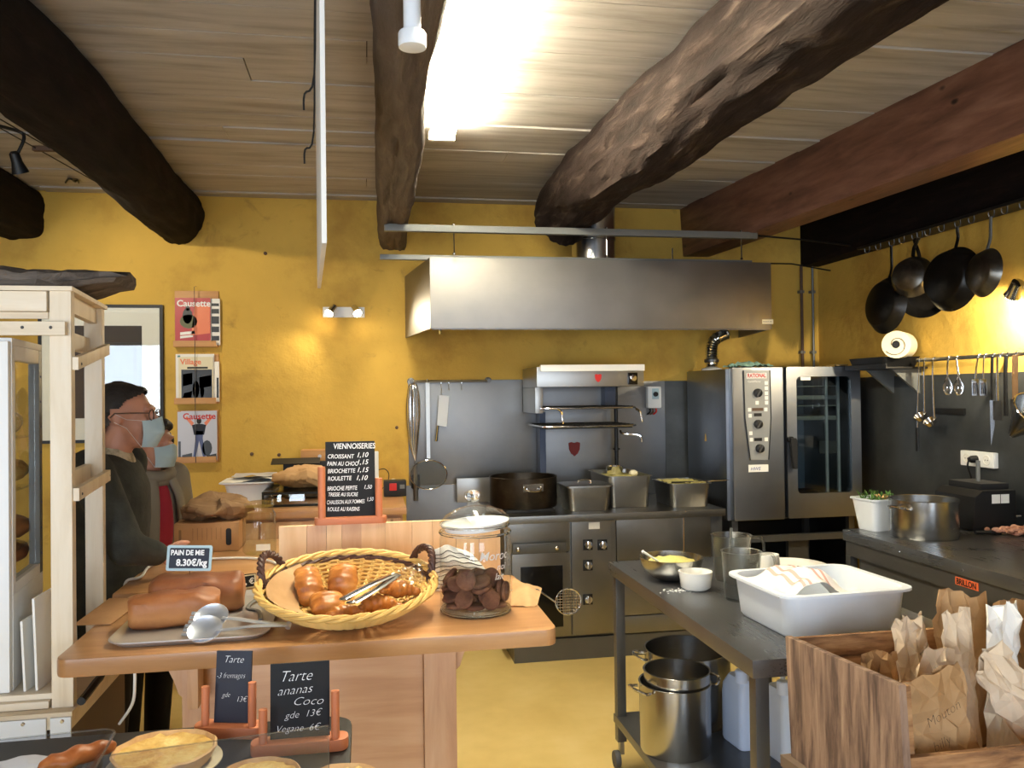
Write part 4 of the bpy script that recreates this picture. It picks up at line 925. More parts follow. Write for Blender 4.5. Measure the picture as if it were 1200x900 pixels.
# utensils hanging on the long rail
def rail_hook(parent, y, s=.02): MB().tube(smooth_path([(rx_-.014, y, rzz-s), (rx_-.013, y, rzz+.004), (rx_, y, rzz+.013), (rx_+.013, y, rzz+.002)], 4), .003, 6).build('hook', 'chrome', parent)
def utensil(name, label, cat, px, py0, py1, head, mat='chrome', w_=.007, X=None, lean=0):
    X = X or rx_-.016
    a = at_x(px, py0, X); b = at_x(px, py1, X)
    t = thing(name, label, cat, (X, a.y, b.z), 'utensils on the long rail')
    zt = rzz-.005
    MB().tube([(X, a.y, zt), (X-.005, a.y+lean*.5, (zt+b.z)/2), (X-.005, a.y+lean, b.z)], w_, 8, flat=.4).build('handle', mat, t)
    rail_hook(t, a.y, .012)
    p = Vector((X-.006, a.y+lean, b.z))
    if head == 'ladle': MB().lathe([(.002, -.035), (.03, -.028), (.042, 0), (.039, 0), (.028, -.024), (.002, -.031)], 20, p+Vector((-.03, 0, -.02)), Matrix.Rotation(math.radians(-35), 4, 'Y')).build('bowl', 'chrome', t)
    if head == 'slot':
        MB().box(p.x-.002, p.x+.001, p.y-.025, p.y+.025, p.z-.09, p.z).build('blade', 'chrome', t, bevel=.0005)
        for k in range(3): MB().box(p.x-.003, p.x-.0022, p.y-.016+k*.013, p.y-.01+k*.013, p.z-.08, p.z-.02).build('slot', 'black', t)
    if head == 'whisk':
        for k in range(4):
            a_ = math.pi*k/4; c, s_ = .022*math.cos(a_), .022*math.sin(a_)
            MB().tube(smooth_path([p, p+Vector((c, s_, -.06)), p+Vector((c*.6, s_*.6, -.1)), p+Vector((0, 0, -.11)), p+Vector((-c*.6, -s_*.6, -.1)), p+Vector((-c, -s_, -.06)), p], 3), .0018, 5).build('wire', 'chrome', t)
    if head == 'flat': MB().box(p.x-.002, p.x+.001, p.y-.03, p.y+.03, p.z-.1, p.z+.002).build('blade', 'pan_steel', t)
    if head == 'knife': MB().prism([(-.016, 0), (.018, 0), (.016, -.13), (-.012, -.24)], -.001, .001, frame(p, (0, -1, 0), (0, 0, 1))).build('blade', 'chrome', t)
    if head == 'grip': MB().tube([p+Vector((0, 0, .02)), p+Vector((0, 0, -.12))], [.012, .014], 10, flat=.6).build('grip', 'black', t)
    return t
utensil('ladle', 'long steel ladle with a shallow bowl hanging near the oven', 'ladle', 1083, 425, 482, 'ladle')
utensil('ladle', 'second steel ladle with a narrower stem just beside the long one', 'ladle', 1093, 432, 488, 'ladle', lean=-.01)
utensil('serving_spoon', 'thin dark-gripped spoon hanging behind the two ladles', 'spoon', 1077, 430, 505, 'grip', w_=.005, lean=.02)
utensil('whisk', 'small wire whisk with a bright handle on the long rail', 'whisk', 1111, 420, 440, 'whisk')
utensil('whisk', 'small whisk with a coiled wire head next to the bright one', 'whisk', 1121, 425, 440, 'whisk', lean=-.02)
utensil('slotted_turner', 'slotted steel turner hanging in the middle of the long rail', 'turner', 1146, 420, 444, 'slot', lean=.015)
utensil('slotted_turner', 'narrow slotted turner beside the wider one on the long rail', 'turner', 1153, 420, 444, 'slot', w_=.005)
utensil('kitchen_knife', 'long kitchen knife with a black handle hanging from the long rail', 'knife', 1163, 425, 469, 'knife', 'black', .011)
utensil('tongs', 'bright steel tongs hanging over the black scissors on the long rail', 'tongs', 1169, 412, 470, 'flat', w_=.008, X=rx_-.03)
utensil('scraper', 'broad steel scraper with a wooden grip on the long rail', 'scraper', 1190, 425, 468, 'flat', 'kraft_dark', .02)
utensil('kitchen_scissors', 'black-handled kitchen scissors hanging at the end of the rail', 'scissors', 1179, 425, 460, 'grip', 'black_soft', .014, X=rx_-.02)
c = at_x(1214, 480, rx_-.06)
t = thing('conical_sieve', 'conical steel sieve hanging point down and sideways at the right of the socket strip', 'sieve', (c.x, c.y, c.z-.1))
Mx = frame(c, (0, -1, 0), (0, 0, 1)) @ Matrix.Rotation(math.radians(38), 4, 'X')
d_ = (at_x(1179, 517, rx_-.06)-c)
R_ = d_.normalized().to_track_quat('-Z', 'Y').to_matrix().to_4x4()
MB(Matrix.Translation(c) @ R_).lathe([(.004, -.215), (.02, -.2), (.1, -.01), (.104, 0), (.1, 0), (.016, -.19)], 32).build('cone', 'steel_pot', t)
MB(Matrix.Translation(c) @ R_).tube([(.105*math.cos(k*.26), .105*math.sin(k*.26), 0) for k in range(24)], .005, 6, True).build('rim', 'chrome', t)
MB().tube([c, Vector((rx_-.012, c.y, rzz))], .006, 8).build('handle', 'chrome', t)
c = at_x(1116, 482, XR-.02)
t = MB().box(XR-.03, XR-.0125, c.y-.1, c.y+.16, c.z-.018, c.z+.018); tag(t.build('magnet_bar', 'black', bevel=.003), 'black magnetic knife bar on the dark wall panel', 'knife bar')
c = at_x(1147, 538, XR-.03)
t = thing('socket_strip', 'white triple power socket on the dark wall panel', 'socket', (XR-.02, c.y, c.z))
Ly = .125
MB().box(XR-.045, XR-.0125, c.y-Ly, c.y+Ly, c.z-.042, c.z+.042).build('plate', 'white', t, bevel=.006)
for k in (-1, 0, 1):
    o_ = MB().lathe([(.029, 0), (.027, .002), (.022, .002), (.021, -.004), (.001, -.004)], 20, (XR-.046, c.y+k*.076, c.z), Matrix.Rotation(-math.pi/2, 4, 'Y')).build('outlet', 'white_gloss', t)
    m = MB()
    for s_ in (-1, 1): m.lathe([(.003, 0), (.003, .003)], 8, (XR-.044, c.y+k*.076+s_*.009, c.z), Matrix.Rotation(-math.pi/2, 4, 'Y'))
    m.build('pin_hole', 'black', o_)
pg = thing('power_plug', 'black plug and cable in the middle outlet of the socket strip', 'plug', (XR-.07, c.y, c.z))
MB().lathe([(.021, 0), (.02, .03), (.012, .045)], 16, (XR-.047, c.y, c.z), Matrix.Rotation(-math.pi/2, 4, 'Y')).build('plug_body', 'black', pg)
MB().tube(smooth_path([(XR-.09, c.y, c.z), (XR-.1, c.y, c.z-.04), (XR-.07, c.y+.01, c.z-.12), (XR-.1, c.y, .98)], 5), .005, 8).build('cable', 'black', pg)

# ================================================================== right worktop
wx, wy1, wz = 2.412, 3.92, .9
wt = thing('steel_worktop', 'long dark steel worktop cabinet along the right wall', 'worktop', (2.85, 2.6, 0))
MB().box(wx, XR-.013, 1.0, wy1, wz-.055, wz).build('top', 'steel_top', wt, bevel=.004)
MB().box(wx+.012, XR-.02, 1.0, wy1-.01, wz-.13, wz-.0555).build('apron', 'steel_dark', wt)
MB().box(wx+.035, wx+.06, 1.05, wy1-.09, .12, wz-.131).build('front_panel', 'steel_dark', wt)
MB().box(wx+.01, wx+.05, wy1-.05, wy1-.01, 0, wz-.131).build('leg', 'steel_dark', wt); MB().box(wx+.01, wx+.05, 1.05, 1.09, 0, wz-.131).build('leg', 'steel_dark', wt)
MB().box(XR-.06, XR-.02, wy1-.05, wy1-.01, 0, wz-.131).build('leg', 'steel_dark', wt)
MB().box(wx+.08, XR-.03, wy1-.03, wy1-.02, .12, wz-.131).build('end_panel', 'steel_dark', wt)
for px, py in ((1054, 638), (1128, 658)):
    c = at_x(px, py, wx); MB().lathe([(.005, 0), (.004, .003)], 10, (wx, c.y, wz-.03), Matrix.Rotation(-math.pi/2, 4, 'Y')).build('rivet', 'chrome', wt)
c = at_x(1133, 684, wx+.011)
MB().box(wx+.0095, wx+.0118, c.y-.066, c.y+.066, c.z-.016, c.z+.016).build('label_sticker', 'orange_label', wt)
text('BRILLON', .034, 'black', wt, frame((wx+.009, c.y+.06, c.z-.012), (0, -1, 0), (0, 0, 1)), bold=.001, sx=.85)
q = at_z(1100, 634, wz)
pot('cooking_pot', 'wide stainless steel pot with two handles on the right worktop', (q.x+.02, q.y+.13, wz+.0005), .155, .185, 'steel_pot', handles='loop', rot=math.radians(195), hz=.78)
# tub of herbs
q = at_z(1041, 624, wz)
t = thing('food_tub', 'translucent plastic tub filled with green herbs beside the steel pot', 'tub', (q.x, q.y+.08, wz))
Mx = Mloc((q.x+.0, q.y+.1, wz+.0005), .15)
MB(Mx).loft([rrect(.13, .13, .025, 0), rrect(.175, .175, .03, .155), rrect(.19, .19, .03, .155), rrect(.19, .19, .03, .163), rrect(.17, .17, .03, .163), rrect(.126, .126, .025, .006)]).build('body', 'white_plastic', t)
m = MB(Mx); R2 = random.Random(5)
for k in range(60):
    x, y = R2.uniform(-.075, .075), R2.uniform(-.075, .075); a = R2.uniform(0, 6.3); L = R2.uniform(.015, .03); z = .15+R2.uniform(0, .03)+.02*(1-abs(x)/.08)
    m.add([(x, y, z-.02), (x+L*math.cos(a+.5)*.6, y+L*math.sin(a+.5)*.6, z), (x+L*math.cos(a), y+L*math.sin(a), z+.012), (x+L*math.cos(a-.5)*.6, y+L*math.sin(a-.5)*.6, z)], [(0, 1, 2, 3)])
m.grid(lambda u, v: (-.08+.16*u, -.08+.16*v, .148+.01*noise.noise(Vector((u*8, v*8, 1)))), 8, 8)
stuff(m.build('herbs', 'herbs', t, smooth=20))
m = MB(Mx)
for k in range(9): m.ell((.03+.045*R2.random(), -.05+.1*R2.random(), .165), (.014, .012, .01), 8, 6)
stuff(m.build('chopped_food', 'tart_crust', t))
# black scale
sx_, sX, y0, y1 = 2.99, 3.24, 3.70, 4.0
t = thing('kitchen_scale', 'black kitchen machine with a square platform standing under the socket strip', 'kitchen scale', ((sx_+sX)/2, (y0+y1)/2, wz))
m = MB().prism([(sx_, wz+.0005), (sX, wz+.0005), (sX, wz+.2), (sx_+.06, wz+.2), (sx_+.015, wz+.17)], 0, y1-y0, Matrix(((1, 0, 0, 0), (0, 0, 1, y0), (0, 1, 0, 0), (0, 0, 0, 1))))
m.build('body', 'black', t, bevel=.008)
yc = 3.85
MB().box(3.065, 3.225, yc-.12, yc+.12, wz+.2, wz+.232).build('platform', 'black_soft', t, bevel=.006)
MB().tube([(3.14, yc-.01, wz+.231), (3.14, yc-.01, wz+.34)], .011, 10).build('pillar', 'bar_grey', t)
for k in range(2): MB().box(3.10+k*.052, 3.147+k*.052, y0-.0012, y0+.002, wz+.135, wz+.18).build('data_plate', 'paper_white', t)
MB().tube([(sX-.01, y0+.04, wz+.06), (sX+.035, y0+.01, wz+.065)], .006, 8).build('lever', 'chrome', t)
# knife and chopped meat
q0, q1 = at_z(1143, 624, wz+.01), at_z(1172, 624, wz+.01)
t = thing('kitchen_knife', 'black-handled kitchen knife lying on the worktop beside chopped meat', 'knife', (q0.x, q0.y, wz))
MB().tube([q0, q1], [.013, .010], 10, flat=.7).build('handle', 'black', t)
d_ = (q1-q0).normalized(); nrm = Vector((d_.y, -d_.x, 0))
MB().add([q1-nrm*.015+Vector((0, 0, -.006)), q1+nrm*.015+Vector((0, 0, -.006)), q1+d_*.2+nrm*.01+Vector((0, 0, -.006)), q1+d_*.22-nrm*.014+Vector((0, 0, -.006)), q1-nrm*.015+Vector((0, 0, -.0035)), q1+nrm*.015+Vector((0, 0, -.0035)), q1+d_*.2+nrm*.01+Vector((0, 0, -.0035)), q1+d_*.22-nrm*.014+Vector((0, 0, -.0035))], [(0, 3, 2, 1), (4, 5, 6, 7), (0, 1, 5, 4), (1, 2, 6, 5), (2, 3, 7, 6), (3, 0, 4, 7)]).build('blade', 'chrome', t)
q = at_z(1197, 626, wz); m = MB(); R2 = random.Random(2)
for k in range(70):
    m.ell((min(q.x+R2.gauss(-.02, .045), XR-.04), min(q.y+R2.gauss(0, .035), 3.66), wz+.012+.018*R2.random()), (R2.uniform(.012, .022), R2.uniform(.008, .018), .011), 7, 5)
o_ = m.build('chopped_meat', 'meat'); stuff(o_); tag(o_, 'small heap of chopped pink meat on the right worktop', 'meat')

# ================================================================== steel table on castors
tx0, tx1, ty0, ty1, tz = 1.035, 1.78, 2.13, 3.50, .88
tb = thing('steel_table', 'dark steel work table on castors with a lower shelf in the middle of the room', 'table', ((tx0+tx1)/2, (ty0+ty1)/2, 0))
MB().box(tx0, tx1, ty0, ty1, tz-.05, tz).build('top', 'steel_top', tb, bevel=.003)
lx = (tx0+.015, tx1-.055); ly = (ty0+.015, ty1-.055)
for x in lx:
    for y in ly:
        MB().box(x, x+.04, y, y+.04, .115, tz-.0505).build('leg', 'steel_dark', tb, bevel=.002)
        c_ = MB().box(x+.012, x+.03, y+.005, y+.035, .06, .114).build('castor', 'steel', tb)
        MB().lathe([(.012, -.012), (.034, -.012), (.036, -.008), (.036, .008), (.034, .012), (.012, .012)], 20, (x+.0, y+.02, .037), Matrix.Rotation(math.pi/2, 4, 'Y')).build('wheel', 'rubber_grey', c_)
MB().box(tx0+.01, tx1-.01, ty0+.01, ty1-.01, .19, .225).build('shelf', 'steel_dark', tb, bevel=.003)
zs_ = .2255
q = at_z(801, 893, zs_)
py = q.y+.12
pot('stock_pot', 'tall steel stock pot with a smaller pot nested in it under the steel table', (q.x+.015, py, zs_), .138, .265, 'steel_pot', handles='loop', rot=math.radians(190), hz=.93)
q2_ = at_z(806, 800, zs_+.3)
pot('stock_pot', 'steel pot nested inside the mouth of the tall stock pot', (q.x+.024, py+.0, zs_+.135), .128, .175, 'steel_pot', handles=None)
pot('stock_pot', 'large black-lined stock pot standing behind the nested pots', (q.x+.18, py+.28, zs_), .18, .30, 'steel_pot', handles='loop', rot=math.radians(170), hz=.88)
# jerrycans
for (px, sc, lab, mt, py_) in ((883, 1.0, 'pale blue plastic jerrycan beside the near leg of the steel table', 'jerry', 880), (933, .98, 'white plastic canister between the jerrycan and the crate', 'white_plastic', 897)):
    c = at_z(px, py_, zs_)
    t = thing('jerrycan', lab, 'jerrycan', (c.x, c.y+.08, zs_))
    Mx = Mloc((c.x, c.y+.08, zs_+.0005), .1) @ Matrix.Diagonal((1, 1, 1.28, 1))
    MB(Mx).loft([rrect(.11*sc, .15, .02, 0), rrect(.12*sc, .16, .025, .01), rrect(.12*sc, .16, .025, .15), rrect(.115*sc, .155, .025, .175), rrect(.08*sc, .12, .025, .205)]).build('body', mt, t, smooth=50)
    MB(Mx).tube(smooth_path([(.03, .055, .2), (.03, .05, .235), (.03, .0, .24), (.03, -.02, .205)], 5), .011, 8).build('handle', mt, t)
    MB(Mx).lathe([(.024, .2), (.024, .235), (.020, .238)], 16, (-.035, -.045, 0)).build('cap', mt, t)

# things on the steel table
q = at_z(795, 686, tz)
def bowl(name, label, cat, c, R, h, mat, foot=.5, n=36, wall=.004):
    t = thing(name, label, cat, c); x, y, z = c
    MB().lathe([(R*foot, z), (R*(foot+.22), z+h*.15), (R*.93, z+h*.6), (R, z+h), (R-wall, z+h), (R*.93-wall, z+h*.62), (R*(foot+.2), z+h*.2), (R*foot*.9, z+.006)], n, (x, y, 0)).build('body', mat, t, smooth=50)
    return t
bw = bowl('mixing_bowl', 'steel mixing bowl of yellow mash with a spoon on the steel table', 'bowl', (q.x+.01, q.y+.1, tz+.0005), .125, .09, 'steel_pot', .4)
o_ = MB().lathe([(.105, tz+.062), (.08, tz+.078), (.04, tz+.088), (.002, tz+.09)], 24, (q.x+.01, q.y+.1, 0)).jitter(.012, 30).build('mash', 'mash', bw); stuff(o_)
a = at_y(753, 646, q.y+.07); b = Vector((q.x-.03, q.y+.08, tz+.065))
t = thing('spoon', 'white plastic spoon leaning in the bowl of yellow mash', 'spoon', b)
MB().tube([a, a.lerp(b, .3), b], [.009, .007, .006], 8, flat=.6).build('handle', 'white', t)
MB().ell(b+Vector((.02, .005, -.005)), (.026, .02, .008), 12, 8).build('spoon_bowl', 'white', t)
q = at_z(821, 694, tz)
bowl('ramekin', 'small white porcelain ramekin in front of the mixing bowl', 'ramekin', (q.x, q.y+.045, tz+.0005), .063, .068, 'white_gloss', .66, wall=.005)
m = MB(); R2 = random.Random(8)
for k in range(60):
    m.cbox((q.x-.07+R2.gauss(0, .03), q.y+.03+R2.gauss(0, .015), tz+.002), (.004, .005, .0025), (0, 0, R2.random()*3))
o_ = m.build('spilled_salt', 'white'); stuff(o_); tag(o_, 'scattered white salt grains on the steel table beside the ramekin', 'salt')
# plastic jugs and cups
def jug(label, c, R, h, mat, inner=None, lvl=.4):
    t = thing('measuring_jug', label, 'jug', c); x, y, z = c
    MB().lathe([(R*.82, z), (R*.86, z+.005), (R, z+h-.004), (R+.005, z+h), (R-.003, z+h), (R*.84, z+.008)], 28, (x, y, 0)).build('body', mat, t, smooth=50)
    MB().tube(smooth_path([(x+R*.98, y-.01, z+h*.92), (x+R+.045, y-.015, z+h*.9), (x+R+.05, y-.015, z+h*.5), (x+R*.92, y-.01, z+h*.3)], 5), .008, 8, flat=.7).build('handle', mat, t)
    if inner: MB().lathe([(R*.8, z+.009), (R*.86, z+h*lvl), (.002, z+h*lvl)], 24, (x, y, 0)).build('contents', inner, t)
    return t
q = at_z(876, 708, tz)
jug('clear plastic measuring jug standing next to the white tub', (q.x+.012, q.y+.07, tz+.0005), .068, .17, 'milky', 'black_soft', .35)
q2_ = at_z(884, 690, tz)
jug('second clear plastic jug with a wooden spoon behind the first', (q2_.x-.015, q2_.y+.16, tz+.0005), .075, .175, 'milky')
a = at_y(857, 619, q2_.y+.16)
t = thing('spoon', 'grey metal spoon standing up in the rear plastic jug', 'spoon', (a.x, q2_.y+.16, tz))
MB().tube([a, Vector((q2_.x-.03, q2_.y+.16, tz+.02))], [.010, .005], 8, flat=.4).build('handle', 'bar_grey', t); MB().ell((q2_.x-.028, q2_.y+.16, tz+.03), (.02, .006, .025), 10, 8).build('spoon_bowl', 'bar_grey', t)
q = at_y(903, 672, 2.92)
t = thing('paper_cup', 'white paper cups stacked upside down behind the white tub', 'cup', (q.x, 2.92, tz))
MB().lathe([(.048, tz+.0005), (.036, tz+.12), (.002, tz+.121)], 28, (q.x+.0, 2.93, 0)).build('cup', 'white_gloss', t); MB().lathe([(.05, tz+.0005), (.05, tz+.008), (.047, tz+.009)], 28, (q.x, 2.93, 0)).build('rim', 'white_gloss', t)
q = at_z(932, 668, tz+.03)
for k, ord_ in enumerate(('undermost', 'second from below', 'third from below', 'topmost')):
    c = (q.x, q.y+.02, tz+.0005+k*.009)
    t = MB().lathe([(.085, c[2]), (.09, c[2]+.002), (.135, c[2]+.018), (.138, c[2]+.02), (.134, c[2]+.0215), (.088, c[2]+.007), (.002, c[2]+.006)], 44, (c[0], c[1], 0))
    tag(t.build('plate', 'white_gloss', smooth=50), 'round white plate, %s in the stack behind the white tub' % ord_, 'plate', 'plates stacked behind the white tub')
# white tub with cloth
A = at_z(905, 749, tz); A2 = at_z(866, 680, tz+.12)
NLb = at_z(917, 757, tz)                     # near bottom-left corner of the tub
tw, td, th = .42, .36, .135
tcx, tcy = tx0+.165+tw/2, 2.235+td/2+.03
ang = math.radians(3)
t = thing('plastic_tub', 'big translucent white plastic tub holding a striped cloth on the steel table', 'tub', (tcx, tcy, tz))
Mt = Mloc((tcx, tcy, tz+.0005), ang)
MB(Mt).loft([rrect(tw-.05, td-.05, .035, 0), rrect(tw-.03, td-.03, .045, .012), rrect(tw-.006, td-.006, .05, th-.01), rrect(tw+.03, td+.03, .055, th-.008), rrect(tw+.03, td+.03, .055, th), rrect(tw-.012, td-.012, .05, th), rrect(tw-.04, td-.04, .045, .012)]).build('body', 'white_plastic', t, smooth=50)
def cl(u, v):
    x = -tw*.46+tw*.62*u; y = -td*.42+td*.8*v
    z = .115+.065*math.sin(math.pi*min(1, u*1.15))*math.sin(math.pi*(.2+.7*v))+.025*noise.noise(Vector((u*4, v*4, 2)))+.012*math.sin(v*17+u*5)
    if u < .1: z = max(z, .125); x -= .03*(1-u/.1)
    return Mt @ Vector((x, y, z))
t = thing('kitchen_towel', 'white towel with pink stripes heaped in the white plastic tub', 'towel', (tcx-.05, tcy, tz+.1))
MB().grid(cl, 36, 30).build('fabric', 'cloth_white', t, smooth=80)
for u0 in (.2, .28, .5, .58):
    MB().grid(lambda u, v: cl(u0+.035*u, v)+Vector((0, 0, .0015)), 3, 30).build('stripe', 'cloth_pink', t, smooth=80)

# ================================================================== wooden crate with paper bags, near right
FL = at_y(920, 745, 2.05); cz = FL.z
NR = at_x(1053, 803, FL.x)
d_ = (NR-FL); L_ = d_.length; e1 = d_.normalized(); e2 = Vector((1, 0, 0)); e3 = e2.cross(e1)*-1
if e3.z < 0: e3 = -e3
CRH, W_ = .31, .80
ct = thing('wooden_crate', 'weathered wooden crate full of paper bags in the foreground', 'crate', (FL.x+.3, FL.y-.1, cz-CRH))
def P_(a, b, z): return FL+e1*a+e2*b+e3*z
def board(a0, a1, b0, b1, z0, z1, mat, name='board'):
    return MB().hexa([P_(a0, b0, z0), P_(a1, b0, z0), P_(a1, b1, z0), P_(a0, b1, z0), P_(a0, b0, z1), P_(a1, b0, z1), P_(a1, b1, z1), P_(a0, b1, z1)]).build(name, mat, ct, bevel=.003)
hs = [0, -.15, -CRH]
board(0, L_, 0, .018, -CRH, 0, 'crate', 'side_board')
board(0, L_, W_-.018, W_, -CRH, 0, 'crate', 'side_board')
for k in range(2):
    board(.0, .018, .019, W_-.019, hs[k+1]+.002, hs[k]-.004, 'crate_x', 'end_board')
board(L_-.02, L_-.002, .019, W_-.019, -CRH, -.15, 'crate_x', 'end_board')
board(.019, L_-.021, .019, W_-.019, -CRH, -CRH+.015, 'crate_x', 'bottom_board')
for (a, b) in ((L_-.045, .019), (.019, .019)): board(a, a+.024, b, b+.024, -CRH+.016, -.01, 'crate_x', 'corner_post')
# stool that carries the crate
sl = thing('crate_stand', 'low dark stand under the wooden crate', 'stand', (FL.x+.3, FL.y-.1, 0))
zz = cz-CRH
MB().hexa([P_(-.02, -.02, -CRH-.03), P_(L_+.02, -.02, -CRH-.03), P_(L_+.02, W_+.02, -CRH-.03), P_(-.02, W_+.02, -CRH-.03), P_(-.02, -.02, -CRH-.0005), P_(L_+.02, -.02, -CRH-.0005), P_(L_+.02, W_+.02, -CRH-.0005), P_(-.02, W_+.02, -CRH-.0005)]).build('top', 'cabinet_brown', sl)
for a in (0, L_-.04):
    for b in (0, W_-.04):
        p = P_(a+.02, b+.02, 0); MB().box(p.x-.02, p.x+.02, p.y-.02, p.y+.02, 0, zz-.03).build('leg', 'cabinet_brown', sl)
def paper_bag(label, a, b, z, w_, h, th_, mat, lean, spin, seed, writing=None):
    """gusseted paper bag: creased flat sack, closed and crumpled at the top; a,b crate coordinates of its foot"""
    p = P_(a, b, z); rows = 11; R2 = random.Random(seed*7+1); q_ = 6; n = 4*(q_+1)
    t = thing('paper_bag', label, 'paper bag', p, 'paper bags in the wooden crate')
    M_ = Matrix.Translation(p) @ Euler((lean[0], lean[1], spin)).to_matrix().to_4x4()
    loops = []; cols = 9
    top = [.03*noise.noise(Vector((k*.3, seed*3.3, 1)))+R2.uniform(-.004, .004) for k in range(cols)]
    for i in range(rows+1):
        v = i/rows; tt = th_*(1-v)**.6*(.55+.45*math.sin(min(1, v*2.2)*math.pi/2))+.003; ww = w_*(1+.06*math.sin(v*6+seed))*(1-.05*v)
        L = []
        for side in (-1, 1):
            for k in range(cols):
                kk = k if side < 0 else cols-1-k
                u = kk/(cols-1)*2-1
                bul = tt*(1-abs(u)**2.5)*side*.5+.002*side
                J = (.013 if 0 < i else 0)*(.5+v)
                fold = .022*noise.noise(Vector((u*1.7+seed*2, v*2.6, seed)))
                L.append((ww/2*u+R2.uniform(-J, J)*.6, bul+fold*(.3+v)+R2.uniform(-J, J)*.55*(1 if i < rows else .3), v*h+(R2.uniform(-J, J)*.5 if 0 < i < rows else 0)+(top[kk] if i == rows else top[kk]*.5 if i == rows-1 else 0)))
        loops.append(L)
    vs = [p_ for L in loops for p_ in L]; N = 2*cols; fs = []
    for i in range(rows):
        for j in range(N):
            k = (j+1) % N; A, B, C_, D = i*N+j, i*N+k, (i+1)*N+k, (i+1)*N+j
            fs += [(A, B, C_), (A, C_, D)] if (i+j+seed) % 2 else [(A, B, D), (B, C_, D)]
    fs.append(tuple(range(N-1, -1, -1)))
    low = min((M_ @ Vector(v_)-FL).dot(e3) for v_ in vs)      # let the foot stand on the crate floor
    M_ = Matrix.Translation(e3*(-CRH+.0148-low)) @ M_
    MB(M_).add(vs, fs).build('sack', mat, t, smooth=9)
    return t, M_
BG = [('kraft brown bag with handwriting leaning at the front corner of the crate', .385, .185, .19, .27, .05, 'kraft', (-.2, -.1), .05, 1),
      ('broad folded kraft bag standing tallest at the back of the crate', .07, .455, .16, .39, .06, 'kraft', (-.03, .03), .05, 2),
      ('small pale bag standing against the back board of the crate', .07, .325, .09, .34, .03, 'kraft_light', (-.03, -.04), -.05, 3),
      ('crumpled pinkish pale bag in the middle of the crate', .20, .26, .11, .29, .05, 'kraft_light', (.0, .08), .1, 4),
      ('folded flat kraft bag lying low behind the handwritten one', .12, .19, .10, .28, .03, 'kraft', (.0, -.03), 0, 5),
      ('narrow pale bag standing next to the tallest kraft bag', .16, .40, .075, .37, .03, 'kraft_light', (.0, -.08), .05, 6),
      ('white crumpled bag with a shiny top in the middle of the crate', .16, .50, .09, .38, .04, 'paper_white', (.0, .03), -.05, 7),
      ('dark kraft bag behind the white crumpled bag', .07, .61, .12, .37, .04, 'kraft', (-.03, .03), 0, 8),
      ('tall pale bag at the far end of the crate', .20, .61, .11, .36, .05, 'kraft_light', (.03, -.03), .05, 9),
      ('long pale bag slanting across the crate front', .30, .53, .11, .32, .04, 'kraft_light', (.0, -.62), .0, 10)]
for (lab, a, b, w_, h, th_, mt, lean, spin, sd) in BG:
    t, M_ = paper_bag(lab, a, b, -CRH+.016, w_, h, th_, mt, lean, spin, sd)
    if sd == 1:
        text('Mouton', .03, 'slate', t, M_ @ frame((-.05, -.036, .165), (1, .0, .3), (0, .05, 1)), bold=-.001, shear=.3)
        text('billy', .03, 'slate', t, M_ @ frame((-.05, -.038, .115), (1, .0, .25), (0, .05, 1)), bold=-.001, shear=.3)
# ================================================================== wooden sales counter
cz_, cth = .98, .046
cx0, cx1, cy0, cy1 = -.762, .507, 2.2, 2.90
ct_ = thing('sales_counter', 'pine sales counter with a thick varnished top and panelled front', 'counter', ((cx0+cx1)/2, 2.55, 0))
L = rrect(cx1-cx0, cy1-cy0, .035, 0, 5, (cx0+cx1)/2, (cy0+cy1)/2)
MB().loft([[(x, y, z) for x, y, _ in L] for z in (cz_-cth, cz_)]).build('top', 'pine_top', ct_, bevel=.008)
Yp = 2.44
xL0, xL1 = at_y(213, 800, Yp-.02).x, at_y(236, 800, Yp-.02).x
xR0, xR1 = at_y(497, 800, Yp-.02).x, at_y(535, 800, Yp-.02).x
zt_ = cz_-cth-.0005
MB().box(xL0, xL1, Yp-.02, Yp+.06, 0, zt_).build('post', 'pine_z', ct_, bevel=.003)
MB().box(xR0, xR1, Yp-.02, Yp+.06, 0, zt_).build('post', 'pine_z', ct_, bevel=.003)
zb_ = [0.0, zt_+.0005]
for k in range(1):
    MB().box(xL1+.001, xR0-.001, Yp, Yp+.02, zb_[k]+.001, zb_[k+1]-.001).build('front_board', 'pine', ct_, bevel=.0015)
def bracket(x0, s_, w_, h, y0, y1):
    P = [(0, 0), (w_, 0), (w_, -.018)]
    for k in range(9):
        a = k/8; P.append((w_-(w_-.012)*a**.8, -.018-(h-.03)*(a**1.9)-.03*math.sin(a*math.pi*2)*.5))
    P += [(.0, -h)]
    return MB().prism([(x0+s_*u, zt_+v) for u, v in P], 0, y1-y0, Matrix(((1, 0, 0, 0), (0, 0, 1, y0), (0, 1, 0, 0), (0, 0, 0, 1))))
bracket(xR1+.001, 1, .115, .125, Yp, Yp+.04).build('bracket', 'pine_z', ct_)
bracket(xL0-.001, -1, .135, .15, Yp, Yp+.04).build('bracket', 'pine_z', ct_)
m = MB().box(at_y(222, 800, Yp-.06).x, at_y(236, 800, Yp-.06).x, Yp-.1, Yp-.021, zt_-.15, zt_); m.build('front_bracket', 'pine_z', ct_, bevel=.01)
MB().box(xR0+.02, xR1-.005, Yp+.06, cy1-.05, .2, zt_).build('side_panel', 'pine', ct_)
MB().box(xL0, xL1, cy1-.1, cy1-.03, 0, zt_).build('post', 'pine_z', ct_); MB().box(xR0, xR1, cy1-.1, cy1-.03, 0, zt_).build('post', 'pine_z', ct_)
